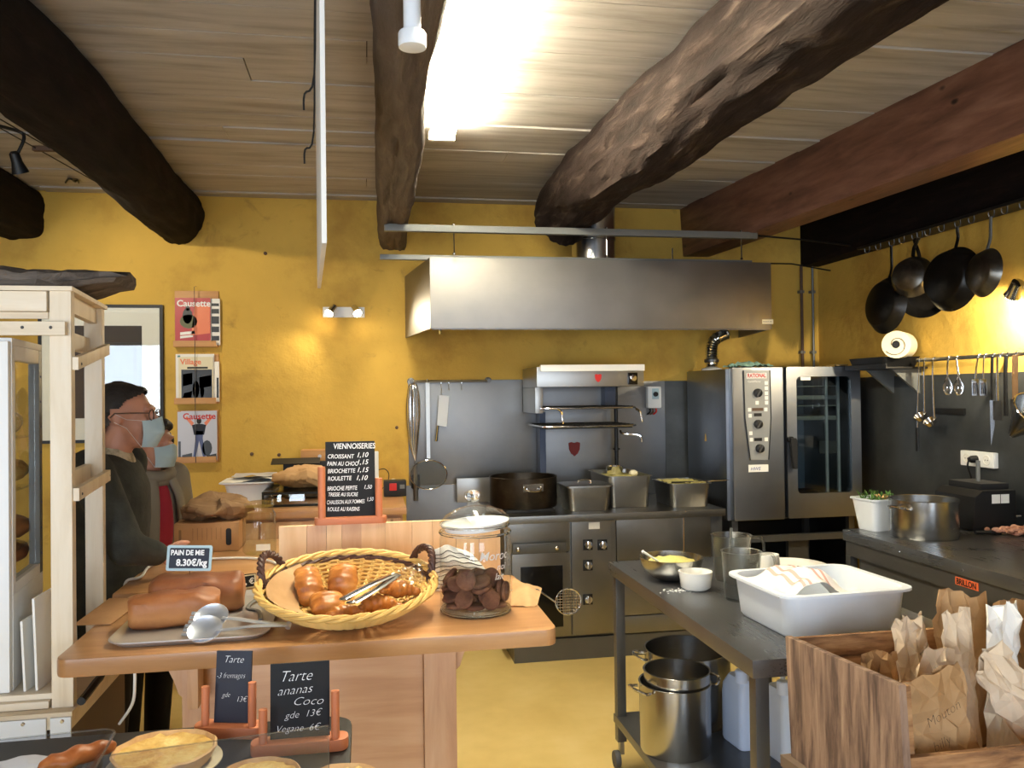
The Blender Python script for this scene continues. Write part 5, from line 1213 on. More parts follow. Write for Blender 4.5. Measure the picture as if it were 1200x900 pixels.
# raised back board on the counter
bz = at_y(430, 613, 2.86).z
bk = thing('counter_backboard', 'upright glued pine board along the back of the sales counter', 'board', (.1, 2.86, cz_))
xs_ = [-.29, -.20, -.135, -.085, -.02, .06, .15, .22, .30, .38, .455]
for k in range(len(xs_)-1):
    MB().box(xs_[k]+.0006, xs_[k+1]-.0006, 2.85, 2.872, cz_+.0005, bz).build('stave', 'pine_z' if k in (1, 3) else 'beech', bk)
# side wing of the counter
wg = thing('counter_wing', 'lower varnished wing of the counter holding the cardboard box', 'counter', (-.55, 3.4, 0))
MB().box(-.825, -.28, 2.905, 3.86, cz_-cth, cz_-.001).build('top', 'pine_top', wg, bevel=.005)
for x, y in ((-.36, 3.0), (-.36, 3.78), (-.60, 3.78)): MB().box(x, x+.05, y, y+.05, 0, cz_-cth-.0005).build('leg', 'pine_z', wg)
# ---- tray with loaves
plain('tray_metal', S(206, 202, 198), .3, .55)
glass('glass_green', (.9, .92, .88, 1), 0, 1.8)
q0, q1 = at_z(125, 768, cz_), at_z(308, 746, cz_); 
tcx_, tcy_ = -.462, 2.52
t = thing('serving_tray', 'grey metal serving tray under the bread loaves on the counter', 'tray', (tcx_, tcy_, cz_))
Mx = Mloc((tcx_, tcy_, cz_+.0005), math.radians(0))
MB(Mx).loft([rrect(.37, .50, .05, 0, 6), rrect(.40, .53, .06, .012, 6), rrect(.405, .535, .06, .014, 6), rrect(.405, .535, .06, .017, 6), rrect(.395, .525, .06, .016, 6), rrect(.366, .496, .05, .004, 6)]).build('body', 'tray_metal', t, smooth=50)
tr_z = cz_+.0055
def loaf(label, c, L_, w_, h, rz, seed, dent=True, topz=0):
    m = MB(Mloc(c, rz)); loops = []; N = 20; K = 18
    for i in range(K+1):
        u = i/K; e = (1-abs(2*u-1)**8)**.5; x = -L_/2+L_*u; L2 = []
        for j in range(N):
            a = 2*math.pi*j/N; cc, ss = math.cos(a), math.sin(a)
            sq = 1/((abs(cc)**6+abs(ss)**6)**(1/6))
            y = w_/2*cc*sq*(.75+.25*e)*(1.08 if ss > 0 else 1); z = h/2+h/2*ss*sq*(.8+.2*e)
            if ss > 0: z += .005*math.cos(2*u*math.pi*2.5+seed)*ss*.6+.008*noise.noise(Vector((u*4, cc, seed)))
            L2.append((x, y, z))
        loops.append(L2)
    m.loft(loops).jitter(.005, 18, seed).jitter(.003, 45, seed)
    zmin = min(v.z for v in m.v); m.v = [Vector((v.x, v.y, max(v.z, c[2]+.0))) for v in m.v]
    return tag(m.build('bread_loaf', 'loaf', smooth=60, loc=c), label, 'bread')
a = at_z(150, 738, tr_z)
lc_ = at_z(200, 738, tr_z); lc = (lc_.x, lc_.y+.06, tr_z)
loaf('long sandwich loaf lying flat on the grey tray', lc, .235, .115, .09, math.radians(8), 1)
loaf('darker sandwich loaf lying behind the flat one with the price sign stuck in it', (lc_.x+.035, lc_.y+.195, tr_z), .26, .12, .106, math.radians(4), 4)
# price sign on a spike
c = at_y(222, 654, 2.60)
t = thing('price_sign', 'small slate price sign reading pain de mie stuck in the loaf', 'price sign', (c.x, 2.60, c.z-.1))
wS, hS = .128, .075
Mx = frame(c, (1, 0, -.05), (0, .15, 1))
m = MB(Mx).loft([rrect(wS, hS, .006, z) for z in (-.002, .002)]).build('board', 'mask_blue', t, bevel=.001)
MB(Mx).loft([rrect(wS-.016, hS-.016, .003, z) for z in (.0021, .0028)]).build('writing_field', 'slate_blue', t)
text('PAiN DE MiE', .021, 'chalk', t, Mx @ Matrix.Translation((-.053, .009, .003)), bold=.0007, sx=.82)
text('8.30€/kg', .027, 'chalk', t, Mx @ Matrix.Translation((-.036, -.022, .003)), bold=.0009, sx=.9)
MB().tube([(c.x, 2.602, c.z-hS/2), (c.x, 2.61, c.z-.13)], .0015, 6).build('spike', 'chrome', t)
# serving tongs on the tray edge
plain('tongs_steel', (.72, .78, .9, 1), .32, .85)  # pale blue tint puts reflected daylight into the steel colour
def tongs(label, head, tail, spread, z0, scal=True, up=Vector((0, 0, 1)), mat='chrome'):
    up = up.normalized(); h, e = Vector(head), Vector(tail); d = (e-h).normalized(); n = up.cross(d).normalized(); t = thing('tongs', label, 'tongs', h.lerp(e, .5))
    for s_, zz_ in ((1, .0), (-1, .014)):
        off = up*zz_
        pts = [h+d*.05+n*s_*spread+off, h+d*.1+n*s_*spread*.8+off, h.lerp(e, .6)+n*s_*spread*.5+off, e+n*s_*.004+off*.5]
        MB().tube(smooth_path(pts, 5), [.011]*16, 8, flat=.3).build('arm', mat, t)
        c0 = h+d*.02+n*s_*spread+off
        Mx = frame(c0, d, n)
        MB(Mx).lathe([(.002, -.008), (.032, -.004), (.042, .005), (.041, .007), (.03, -.001), (.002, -.005)], 24, sx=1.1).build('scoop', mat, t)
        for k in (-1, 0, 1): MB(Mx).box(-.058, -.042, k*.013-.004, k*.013+.004, -.001, .003).build('tooth', mat, t)
    MB().tube([e-n*.008, e+n*.008], .007, 8).build('hinge', mat, t)
    return t
a = at_z(236, 733, cz_+.035); b = at_z(338, 733, cz_+.035)
tongs('bright steel serving tongs resting on the edge of the bread tray', a, b, .024, 0, up=Vector((0, -.65, .75)), mat='tongs_steel')
# little price tent
c = at_z(290, 690, cz_)
t = thing('price_tent', 'little black folded price tent behind the bread tray', 'price sign', c)
wT = .055; z1 = .05
Mx = frame(c+Vector((0, 0, .024)), (1, -.1, .12), (0, .35, 1))
MB(Mx).loft([rrect(wT, .044, .003, z) for z in (-.001, .001)]).build('front_face', 'cream', t); MB(Mx).loft([rrect(wT-.008, .036, .002, z) for z in (.0011, .0016)]).build('writing_field', 'slate', t)
text('1, €', .026, 'chalk', t, Mx @ Matrix.Translation((-.02, -.009, .0018)), bold=.0006)
MB().hexa([c+Vector((-.03, .03, .0)), c+Vector((.026, .025, 0)), c+Vector((.026, .028, 0)), c+Vector((-.03, .033, 0)), c+Vector((-.028, .008, .045)), c+Vector((.026, .004, .05)), c+Vector((.026, .008, .05)), c+Vector((-.028, .012, .045))]).build('back_face', 'black', t)
# steel crumb scoop behind the basket
a, b, c2 = at_z(300, 705, cz_+.02), at_z(286, 715, cz_+.02), at_z(313, 722, cz_+.02)
t = MB().tube(smooth_path([at_z(322, 690, cz_+.02), at_z(303, 700, cz_+.018), at_z(290, 712, cz_+.0095), at_z(303, 716, cz_+.009), at_z(305, 726, cz_+.012)], 5), .006, 8, flat=.5)
tag(t.build('tray_handle', 'bar_grey'), 'grey bent metal strap lying on the bread tray beside the basket', 'metal strap')
# cable across the counter
pts = [at_z(165, 676, cz_+.006), at_z(175, 664, cz_+.006), at_z(196, 658, cz_+.006), at_z(240, 655, cz_+.006), at_z(290, 654, cz_+.006), at_z(318, 658, cz_+.006), at_z(334, 667, cz_+.006)]
t = MB().tube(smooth_path([Vector((-.834, 3.06, cz_-.09)), Vector((-.833, 3.07, cz_-.03)), Vector((-.826, 3.085, cz_+.004))]+pts, 6), .005, 8); tag(t.build('power_cable', 'white'), 'white power cable running across the counter behind the loaves', 'cable')
pts = [Vector((at_y(157, 775, 2.34).x, 2.34, cz_-cth+.002)), at_y(158, 800, 2.36), at_y(155, 825, 2.4), at_y(140, 848, 2.5)]
t = MB().tube(smooth_path(pts, 6), .004, 8); tag(t.build('power_cable', 'white'), 'white cable hanging under the left end of the counter', 'cable')
# kraft sheet by the rack
a = at_z(102, 730, cz_); b = at_z(172, 708, cz_)
m = MB().add([at_z(86, 734, cz_)+Vector((0, 0, .002)), at_z(130, 733, cz_)+Vector((0, 0, .002)), at_z(172, 702, cz_)+Vector((0, 0, .002)), at_z(128, 703, cz_)+Vector((0, 0, .002)), at_z(86, 734, cz_)+Vector((0, 0, .005)), at_z(130, 733, cz_)+Vector((0, 0, .005)), at_z(172, 702, cz_)+Vector((0, 0, .005)), at_z(128, 703, cz_)+Vector((0, 0, .005))], [(0, 3, 2, 1), (4, 5, 6, 7), (0, 1, 5, 4), (1, 2, 6, 5), (2, 3, 7, 6), (3, 0, 4, 7)])
tag(m.build('cardboard_sheet', 'cardboard'), 'flat kraft cardboard sheet on the left corner of the counter', 'cardboard')
# ---- wicker basket
bc = Vector((-.058, 2.465, cz_+.0)); tilt = math.radians(11)
A_, B_, D_ = .25, .235, .066
Mb = Matrix.Translation(bc) @ Matrix.Rotation(tilt, 4, 'X') @ Matrix.Translation((0, 0, .03))
bs = thing('bread_basket', 'oval wicker basket of pastries with dark twisted handles', 'basket', bc)
def bpt(a, v, out=0):
    """v 0 at the floor of the basket, 1 at the rim"""
    s_ = .52+.48*(v**.75)
    return Vector(((A_*s_+out)*math.cos(a), (B_*s_+out)*math.sin(a), D_*(v**1.25)-.0))
NS = 40
m = MB(Mb)
for k in range(NS):
    a = 2*math.pi*k/NS; m.tube([bpt(a, v/7) for v in range(8)], .0035, 5)
stuff(m.build('stakes', 'wicker', bs))
m = MB(Mb); NR_ = 17
for r in range(NR_):
    v = .02+.95*r/(NR_-1)
    m.tube([bpt(2*math.pi*j/(NS*2), v, (.0042 if ((j//1+ r*2) % 4) < 2 else -.0042)) for j in range(NS*2)], .0042, 5, True)
stuff(m.build('weave', 'wicker', bs))
m = MB(Mb); m.loft([[bpt(2*math.pi*j/40, 0)*1.0+Vector((0, 0, z)) for j in range(40)] for z in (-.006, .0)]); m.build('base', 'wicker', bs)
m = MB(Mb)
for k in range(3):
    m.tube([bpt(2*math.pi*j/72, 1.0, .008*math.cos(j*.9+k*2.09))+Vector((0, 0, .006+.006*math.sin(j*.9+k*2.09))) for j in range(72)], .006, 6, True)
m.build('rim_braid', 'wicker', bs)
m = MB(Mb)
for k in range(2):
    m.tube([bpt(math.pi*(.03+.94*j/40), .92, -.004+.005*math.cos(j*1.2+k*3.14))+Vector((0, 0, .004*math.sin(j*1.2+k*3.14))) for j in range(41)], .0055, 6)
m.build('dark_band', 'wicker_dark', bs)
for s_ in (1, -1):
    path = smooth_path([Vector((A_-.012, .03, D_-.01)), Vector((A_-.004, .045, D_+.03)), Vector((A_-.004, .075, D_+.058)), Vector((A_-.018, .105, D_+.062)), Vector((A_-.04, .135, D_+.04)), Vector((A_-.06, .15, D_-.005))], 8)
    m = MB(Mb)
    for k in range(3):
        m.tube([Vector((s_*p.x, p.y, p.z))+Vector((.0065*math.cos(i*.7+k*2.09), 0, .0065*math.sin(i*.7+k*2.09))) for i, p in enumerate(path)], .0062, 6)
    m.build('handle', 'wicker_dark', bs)
# parchment in the basket (left side)
m = MB(Mb).grid(lambda u, v: bpt(math.pi*(.72+.62*u), .12+.8*v, -.016)+Vector((0, 0, .011+.004*noise.noise(Vector((u*6, v*6, 1))))), 16, 10)
tag(m.build('parchment', 'kraft', smooth=60), 'brown baking paper lining the left side of the basket', 'paper')
# pastries
def pastry(label, c, dims, rot, seed, kind):
    M_ = Mloc(at_z(c[0], c[1], c[2]), rot[2], rot[0], rot[1])
    m = MB(M_); a, b, h = dims
    if kind == 'croissant':
        for k in range(7):
            u = (k-3)/3; r = h*(1-.62*abs(u)**1.4)
            m.ell((a*u*.95, -b*.55*u*u, 0), (a*.24, r*1.05, r), 14, 8, Matrix.Rotation(-u*.55, 4, 'Z'))
    else:
        for k in range(5):
            u = (k-2)/2; m.ell((0, b*.68*u, .003*(k % 2)), (a*(1-.06*abs(u)), b*.34, h*(1-.18*u*u)), 16, 8, Matrix.Rotation(.5*u, 4, 'X'))
    o = m.jitter(.004, 40, seed).build('pastry', 'pastry', remesh=.004, relax=3)
    return tag(o, label, 'pastry', 'pastries in the wicker basket')
pastry('dark glazed pain au chocolat leaning at the left of the basket', (362, 686, 1.063), (.043, .062, .034), (.85, .1, .4), 1, 'roll')
pastry('pale golden pain au chocolat at the back of the basket', (402, 678, 1.071), (.047, .05, .034), (.8, 0, -.1), 2, 'roll')
pastry('golden roll lying in the middle front of the basket', (383, 706, 1.032), (.052, .045, .03), (.3, 0, .2), 3, 'roll')
pastry('small dark-topped croissant at the front edge of the basket', (401, 718, 1.025), (.055, .032, .024), (.15, -.1, .25), 4, 'croissant')
pastry('big shiny croissant at the right side of the basket', (443, 707, 1.032), (.06, .045, .03), (.2, .1, .35), 5, 'croissant')
pastry('flaky croissant behind the big shiny one in the basket', (464, 689, 1.062), (.06, .045, .03), (.2, .2, .5), 6, 'croissant')
a = at_z(408, 704, 1.068); b = at_z(464, 673, 1.096)
t = thing('tongs', 'flat steel pastry tongs lying across the basket', 'tongs', a)
d = (b-a).normalized(); n = Vector((0, -.5, 1)).cross(d).normalized()
for s_ in (1, -1):
    MB().tube(smooth_path([a+n*s_*.016, a.lerp(b, .5)+n*s_*.013, b+n*s_*.004], 6), .015, 8, flat=.22).build('arm', 'chrome', t)
    MB().ell(a+n*s_*.012, (.016, .01, .005), 12, 8).build('tip', 'chrome', t)
# clear bag over the right pastries
m = MB(Mb).grid(lambda u, v: Vector((.145+.07*u, -.06+.12*v, .073+.02*u+.02*math.sin(3*v)+.014*noise.noise(Vector((u*5, v*5, 3))))), 12, 12)
tag(m.build('plastic_bag', 'acrylic', smooth=15), 'crinkled clear plastic sleeve over the pastries beside the tongs', 'plastic bag')
# ---- cookie jar
jc = at_z(563, 726, cz_); jc = Vector((jc.x, jc.y+.10, cz_)); JR = .105; JH = .245
jr = thing('cookie_jar', 'big glass cookie jar with a knobbed lid at the end of the counter', 'jar', jc)
z = cz_+.0005
MB().lathe([(JR*.9, z), (JR, z+.012), (JR, z+JH-.035), (JR*.96, z+JH-.015), (JR*.90, z+JH-.005), (JR*.93, z+JH+.004), (JR*.93, z+JH+.014), (JR*.87, z+JH+.016)], 48, jc*1-Vector((0, 0, cz_))).build('body', 'glass_thick', jr, smooth=50)
MB().lathe([(JR*.88, z+.003), (JR*.955, z+.0135), (JR*.95, z+.02), (.002, z+.018)], 40, jc-Vector((0, 0, cz_))).build('glass_base', 'glass_thick', jr)
for zz_, rr in ((z+JH+.009, JR*.94), (z+JH-.012, JR*.985), (z+.006, JR*.965)): MB().tube([(jc.x+rr*math.cos(k*.131), jc.y+rr*math.sin(k*.131), zz_) for k in range(48)], .0045, 6, True).build('glass_ring', 'clear_glass', jr)
Ml = Matrix.Translation((jc.x, jc.y, z+JH+.018)) @ Matrix.Rotation(math.radians(-4), 4, 'Y')
ld_ = MB(Ml).lathe([(JR*.98, -.002), (JR*.99, .005), (JR*.8, .025), (JR*.5, .04), (.022, .047), (.016, .055), (.02, .061), (.027, .073), (.024, .086), (.012, .093), (.001, .094)], 40).build('lid', 'glass_thick', jr, smooth=50)
MB(Ml).lathe([(JR*.84, -.022), (JR*.86, -.02), (JR*.87, -.004), (JR*.97, -.003), (JR*.97, -.001), (JR*.8, -.001)], 40).build('seal', 'jar_white', ld_)
MB(Ml).ell((0, 0, .075), (.023, .023, .018), 16, 10).build('knob_core', 'clear_glass', ld_)
# lettering on the glass, curved strokes written with a white marker
def jtext(s, ang, zz_, size):
    q = text(s, size, 'chalk', jr, frame((0, 0, 0), (1, 0, 0), (0, 0, 1)) , bold=.0002, shear=.25)
    o_ = ORG[jr.name]
    for v in q.data.vertices:
        p = v.co+o_; a = ang+p.x/JR; r = JR+.001
        v.co = Vector((jc.x+r*math.cos(a), jc.y+r*math.sin(a), z+zz_+p.z))-o_
jtext('Moroc', math.radians(-92), .165, .036); jtext('noi', math.radians(-62), .135, .027); jtext('lait', math.radians(-66), .108, .027)
# biscuits lying as they settled in the jar: x, y, height above the glass floor, then the quaternion
PILE = [
      (0.0116, 0.0144, 0.0184, 0.56, 0.244, -0.033, -0.791), (-0.0615, -0.0374, 0.0074, 0.919, 0.0, 0.0, -0.395), (0.0473, 0.0564, 0.0192, 0.415, -0.249, 0.099, -0.869),
      (-0.0689, 0.0209, 0.0099, 0.659, -0.049, -0.012, -0.751), (-0.0047, 0.0716, 0.0223, 0.013, -0.0, 0.0, -1.0), (-0.0554, 0.046, 0.0211, 0.025, -0.396, -0.909, 0.128),
      (-0.045, 0.0796, 0.0492, 0.478, 0.677, -0.214, 0.517), (-0.0068, 0.0713, 0.0074, 0.952, -0.0, 0.0, -0.307), (-0.0101, -0.0686, 0.0079, 0.0, -0.84, 0.543, 0.0),
      (-0.0713, -0.0251, 0.0345, 0.49, 0.288, 0.053, -0.821), (-0.0328, -0.0162, 0.018, 0.028, -0.233, -0.04, -0.971), (-0.0031, 0.0138, 0.0403, 0.839, 0.244, -0.337, 0.35),
      (0.0172, 0.0897, 0.0571, 0.686, 0.721, -0.049, -0.085), (0.0559, -0.0453, 0.0074, 0.988, -0.0, -0.0, 0.151), (0.0248, -0.0299, 0.03, 0.607, 0.156, 0.729, -0.275),
      (0.0732, 0.0537, 0.0424, 0.498, 0.729, -0.162, -0.441), (-0.0089, 0.0581, 0.0381, 0.992, 0.098, -0.021, 0.076), (-0.0607, -0.0489, 0.072, 0.334, -0.313, -0.41, -0.789),
      (0.0255, -0.0622, 0.0375, 0.846, 0.439, 0.272, -0.135), (0.0723, 0.0006, 0.0285, 0.199, -0.929, 0.271, 0.155), (0.0672, 0.0108, 0.0178, 0.23, -0.967, 0.043, 0.103),
      (0.0067, -0.0728, 0.0641, 0.146, 0.082, 0.971, 0.17), (-0.0733, 0.0014, 0.0575, 0.517, 0.139, -0.099, -0.839), (0.0326, -0.0835, 0.0296, 0.31, -0.596, 0.492, 0.554),
      (-0.069, 0.022, 0.0399, 0.012, 0.174, 0.206, -0.963), (-0.0425, -0.0715, 0.0327, 0.107, -0.634, -0.587, -0.492), (-0.0194, -0.0331, 0.0327, 0.09, 0.942, -0.113, -0.304),
      (0.0682, -0.0385, 0.049, 0.168, 0.535, -0.458, -0.69), (-0.0215, 0.0517, 0.0603, 0.218, 0.692, 0.673, 0.145), (0.0589, 0.0122, 0.0536, 0.451, 0.107, 0.037, -0.885),
      (0.038, 0.0505, 0.0699, 0.116, -0.565, 0.816, 0.022), (-0.0165, -0.0267, 0.0484, 0.083, 0.944, -0.092, -0.306), (0.0258, 0.051, 0.0491, 0.29, -0.049, 0.153, -0.944),
      (0.005, -0.0308, 0.0784, 0.252, 0.536, -0.436, 0.678), (-0.0331, 0.0444, 0.0743, 0.966, -0.008, -0.236, 0.106), (-0.0718, 0.0394, 0.077, 0.783, -0.399, -0.229, 0.418),
      (-0.023, -0.0031, 0.0913, 0.05, 0.261, -0.964, -0.021), (-0.0767, -0.0148, 0.0859, 0.36, 0.75, 0.482, 0.273), (0.0429, -0.0285, 0.0807, 0.547, -0.777, 0.041, 0.309),
      (0.006, -0.0728, 0.0805, 0.223, -0.762, 0.607, -0.028), (0.0109, 0.0052, 0.0635, 0.004, 0.003, -0.96, -0.28), (0.0829, -0.0412, 0.0424, 0.651, 0.054, 0.708, -0.27),
      (0.0475, 0.0089, 0.078, 0.955, 0.178, 0.177, -0.157), (-0.0378, -0.0831, 0.088, 0.004, -0.302, -0.664, -0.685), (-0.0374, -0.0136, 0.0777, 0.05, 0.238, -0.97, -0.02),
]
ck = None
for px_, py_, pz_, qw, qx, qy, qz in PILE:
    M_ = Matrix.Translation((jc.x+px_, jc.y+py_, z+.0198+pz_)) @ Quaternion((qw, qx, qy, qz)).to_matrix().to_4x4()
    if ck is None:
        ck = MB().lathe([(.002, -.007), (.025, -.0068), (.029, -.003), (.0295, .001), (.027, .005), (.018, .0075), (.002, .008)], 24).jitter(.0008, 40, 2).build('cookie', 'cookie', loc=(0, 0, 0), smooth=28); o_ = ck
    else: o_ = ck.copy(); col.objects.link(o_)
    o_.matrix_world = M_; tag(o_, 'brown biscuit piled inside the glass cookie jar', 'cookie', 'biscuits in the glass jar')
# striped white paper bag behind the jar
c = at_z(530, 696, cz_); c = Vector((c.x, 2.74, cz_))
t = thing('paper_bag', 'white paper bag printed with wavy black lines between basket and jar', 'paper bag', c)
def wp_(u, v): return Vector((.215+.185*u-.07*u*v*v, 2.70+.02*v-.05*u*(1-v)+.010*noise.noise(Vector((u*4, v*4, 1))), cz_+.002+.145*v*(1-.3*abs(u-.35))))
MB().loft([[wp_(u/10, v)+Vector((0, 0, 0)) for u in range(11)]+[wp_(u/10, v)+Vector((0, .03*(1-v)+.004, 0)) for u in range(10, -1, -1)] for v in [k/10 for k in range(11)]]).build('sack', 'paper_white', t, smooth=50)
for k in range(9):
    v = .06+.1*k
    MB().tube([wp_(u/24, v+.018*math.sin(u*.8+k))+Vector((0, -.0015, 0)) for u in range(25)], .0013, 4).build('printed_line', 'slate', t)
# kraft bag lying at the counter end
a, b, c2, d2 = at_z(606, 711, cz_), at_z(637, 711, cz_), at_z(642, 690, cz_), at_z(608, 679, cz_)
m = MB().grid(lambda u, v: a.lerp(b, u).lerp(d2.lerp(c2, u), v)+Vector((-.02, 0, .003+.022*math.sin(math.pi*u)*math.sin(math.pi*min(1, v*1.1))+.006*noise.noise(Vector((u*4, v*4, 5))))), 14, 14)
m.v = [Vector((p.x, p.y, max(p.z, cz_+.001))) for p in m.v]
tag(m.build('paper_bag', 'kraft', smooth=30), 'small flat kraft bag lying behind the glass cookie jar', 'paper bag')
# wire skimmer sticking out over the edge
c = at_y(666, 705, 2.62)
t = thing('wire_skimmer', 'round wire spider skimmer poking out beyond the counter end', 'skimmer', c)
MB().tube([(c.x+.042*math.cos(k*.26), 2.62, c.z+.042*math.sin(k*.26)) for k in range(24)], .0022, 6, True).build('ring', 'chrome', t)
m = MB()
for k in range(-4, 5):
    h = (.042**2-(k*.009)**2)**.5
    m.tube([(c.x+k*.009, 2.62, c.z-h), (c.x+k*.009, 2.62, c.z+h)], .0009, 4); m.tube([(c.x-h, 2.62, c.z+k*.009), (c.x+h, 2.62, c.z+k*.009)], .0009, 4)
m.build('wire_mesh', 'chrome', t)
MB().tube([(c.x-.042, 2.62, c.z+.0), (c.x-.10, 2.63, max(c.z, cz_+.006)), (.44, 2.65, cz_+.0025), (.42, 2.66, cz_+.0025)], .0028, 6).build('handle', 'chrome', t)

# ---- menu board on the backboard
def easel(label, base_c, w_, h, lean, wood_, postL, postR, lines, slate='slate', xdir=(1, 0, 0), base_d=.06, pr=1.0):
    x = Vector(xdir).normalized(); z0 = base_c.z; y = Vector((-x.y, x.x, 0)); c = Vector(base_c)
    t = thing('menu_board', label, 'menu board', c)
    Mx = frame(c, x, y)
    MB(Mx).loft([rrect(w_+.075, base_d, .02, 0), rrect(w_+.075, base_d, .02, .024)]).build('base', 'terracotta', t, bevel=.004)
    for s_, hh in ((-1, postL), (1, postR)):
        MB(Mx).tube([(s_*(w_/2+.012), -.012, .02), (s_*(w_/2+.012), -.012+hh*lean*.3, .02+hh)], .0125*pr, 14).build('post', 'terracotta', t)
    Mb_ = Mx @ Matrix.Translation((0, .006, .022)) @ Matrix.Rotation(math.pi/2-lean, 4, 'X')
    MB(Mb_).box(-w_/2, w_/2, 0, h, -.003, .003).build('slate', slate, t, bevel=.001)
    for (s, u, v, size, bold, shear, sx_) in lines:
        text(s, size, 'chalk', t, Mb_ @ Matrix.Translation((-w_/2+u*w_, v*h, .0034)) @ Matrix.Rotation(rnd.uniform(-.03, .04), 4, 'Z'), bold=bold, shear=shear, sx=sx_)
    return t
p0 = at_y(411, 611, 2.862)
LN = [('VIENNOISERIES', .16, .905, .026, .0003, .1, .8), ('CROISSANT', .04, .78, .020, .0002, .15, .82), ('1,10', .62, .785, .023, .0002, .3, 1),
      ('PAIN AU CHOC', .03, .685, .020, .0002, .15, .72), ('1,15', .62, .69, .023, .0002, .3, 1), ('BRIOCHETTE', .04, .585, .020, .0002, .15, .78), ('1,15', .62, .59, .023, .0002, .3, 1),
      ('ROULETTE', .04, .485, .020, .0002, .15, .82), ('1,10', .60, .485, .023, .0002, .3, 1), ('BRIOCHE PEPITE', .03, .355, .020, .0002, .15, .68), ('1,50', .76, .365, .019, .0001, .3, .85), ('TRESSE AU SUCRE', .05, .28, .018, .0002, .15, .68),
      ('CHAUSSON AUX POMMES', .02, .175, .019, .0001, .15, .56), ('1,50', .82, .20, .018, .0001, .3, .75), ('ROULE AU RAISINS', .03, .085, .019, .0002, .15, .66)]
easel('black chalk menu board headed viennoiseries on a terracotta stand on the backboard', Vector((p0.x, 2.861, bz+.0005)), .165, .255, .06, 'terracotta', .175, .132, LN, base_d=.045)
m = MB().tube(smooth_path([at_y(392, 527, 2.85)+Vector((k*.011, 0, .004*(-1)**k)) for k in range(13)], 3), .0012, 5)
# ---- things on the wing: box, bag, preserving jar
a = at_z(204, 643, cz_); b = at_z(280, 643, cz_)
t = thing('cardboard_box', 'brown cardboard box with slotted handholds on the counter wing', 'box', ((a.x+b.x)/2, a.y+.06, cz_))
yb_ = min(a.y, 3.60); a = at_y(204, 643, yb_); b = at_y(280, 643, yb_); ztb = at_y(240, 613, yb_).z
MB().box(a.x, b.x, yb_, yb_+.2, cz_+.0005, ztb).build('carton', 'cardboard', t, bevel=.002)
for px, w_, mt in ((211, .010, 'kraft_dark'), (268, .022, 'black')):
    x = at_y(px, 630, yb_).x; MB().loft([[(p[0], yb_-d_, p[1]) for p in rrect(w_, .07, .009 if w_ > .015 else .004, 0, 4, x, (cz_+ztb)/2)] for d_ in (.0002, .0016)]).build('handhold', mt, t)
for k in range(7):
    x = at_y(226+k*5.5, 628, yb_).x; MB().box(x-.0008, x+.0008, yb_-.0012, yb_-.0002, cz_+.05, ztb-.02).build('print_line', 'kraft_dark', t)
m = MB().ell(((a.x+b.x)/2+.03, yb_+.09, ztb+.048), (.155, .11, .05), 30, 18).jitter(.04, 11, 3).jitter(.014, 32, 8); m.v = [Vector((p.x, p.y, max(p.z, ztb+.001))) for p in m.v]
o_ = m.build('paper_bag', 'kraft_dark', smooth=18); tag(o_, 'crumpled brown paper bag lying on the cardboard box', 'paper bag')
c = at_z(302, 651, cz_); jy = c.y+.06
t = thing('preserving_jar', 'empty clip-top preserving jar on the counter wing', 'jar', (c.x, jy, cz_))
z = cz_+.0005
MB().lathe([(.058, z), (.066, z+.01), (.066, z+.15), (.055, z+.172), (.055, z+.19), (.051, z+.19)], 36, (c.x+.0, jy, 0)).build('body', 'glass_green', t, smooth=50)
MB().lathe([(.058, z+.191), (.06, z+.195), (.058, z+.205), (.03, z+.212), (.001, z+.212)], 36, (c.x, jy, 0)).build('lid', 'glass_thick', t)
MB().tube(smooth_path([(c.x+.055, jy-.03, z+.18), (c.x+.066, jy-.035, z+.16), (c.x+.064, jy-.03, z+.12), (c.x+.06, jy-.03, z+.17)], 4), .002, 6).build('wire_clip', 'chrome', t)
MB().box(c.x-.005, c.x+.05, jy-.069, jy-.066, z+.02, z+.045).build('label', 'paper_white', t)

# ================================================================== back counter along the wall with clutter
bkc = thing('back_counter', 'wooden back counter along the yellow wall behind the sales counter', 'counter', (-.4, 5.2, 0))
MB().box(-1.0, .22, 4.75, YB-.001, cz_-.04, cz_).build('top', 'pine_top', bkc, bevel=.004)
MB().box(-.98, .2, 4.79, YB-.02, .05, cz_-.0405).build('carcass', 'pine', bkc)
for k in range(3): MB().box(-.97+k*.39, -.595+k*.39, 4.77, 4.789, .1, cz_-.06).build('door', 'pine_z', bkc, bevel=.003)
# white tray of papers
c = at_y(293, 582, 5.35)
t = thing('plastic_tray', 'white plastic tray with papers on top at the left of the back counter', 'tray', (c.x, 5.35, cz_))
Mx = Mloc((c.x-.004, 5.4, cz_+.0005), 0)
MB(Mx).loft([rrect(.22, .24, .02, 0), rrect(.27, .29, .03, .10), rrect(.33, .35, .03, .112), rrect(.33, .35, .03, .118), rrect(.26, .28, .03, .118), rrect(.21, .23, .02, .004)]).build('body', 'white_plastic', t)
MB(Mx).grid(lambda u, v: (-.15+.31*u, -.16+.32*v, .122+.02*noise.noise(Vector((u*2, v*2, 4)))+.012*u), 8, 8).build('paper', 'paper_white', t); MB(Mx).grid(lambda u, v: (-.10+.25*u, -.1+.24*v, .15+.012*noise.noise(Vector((u*3, v*2, 9)))), 8, 8).build('paper', 'cover_grey', t)
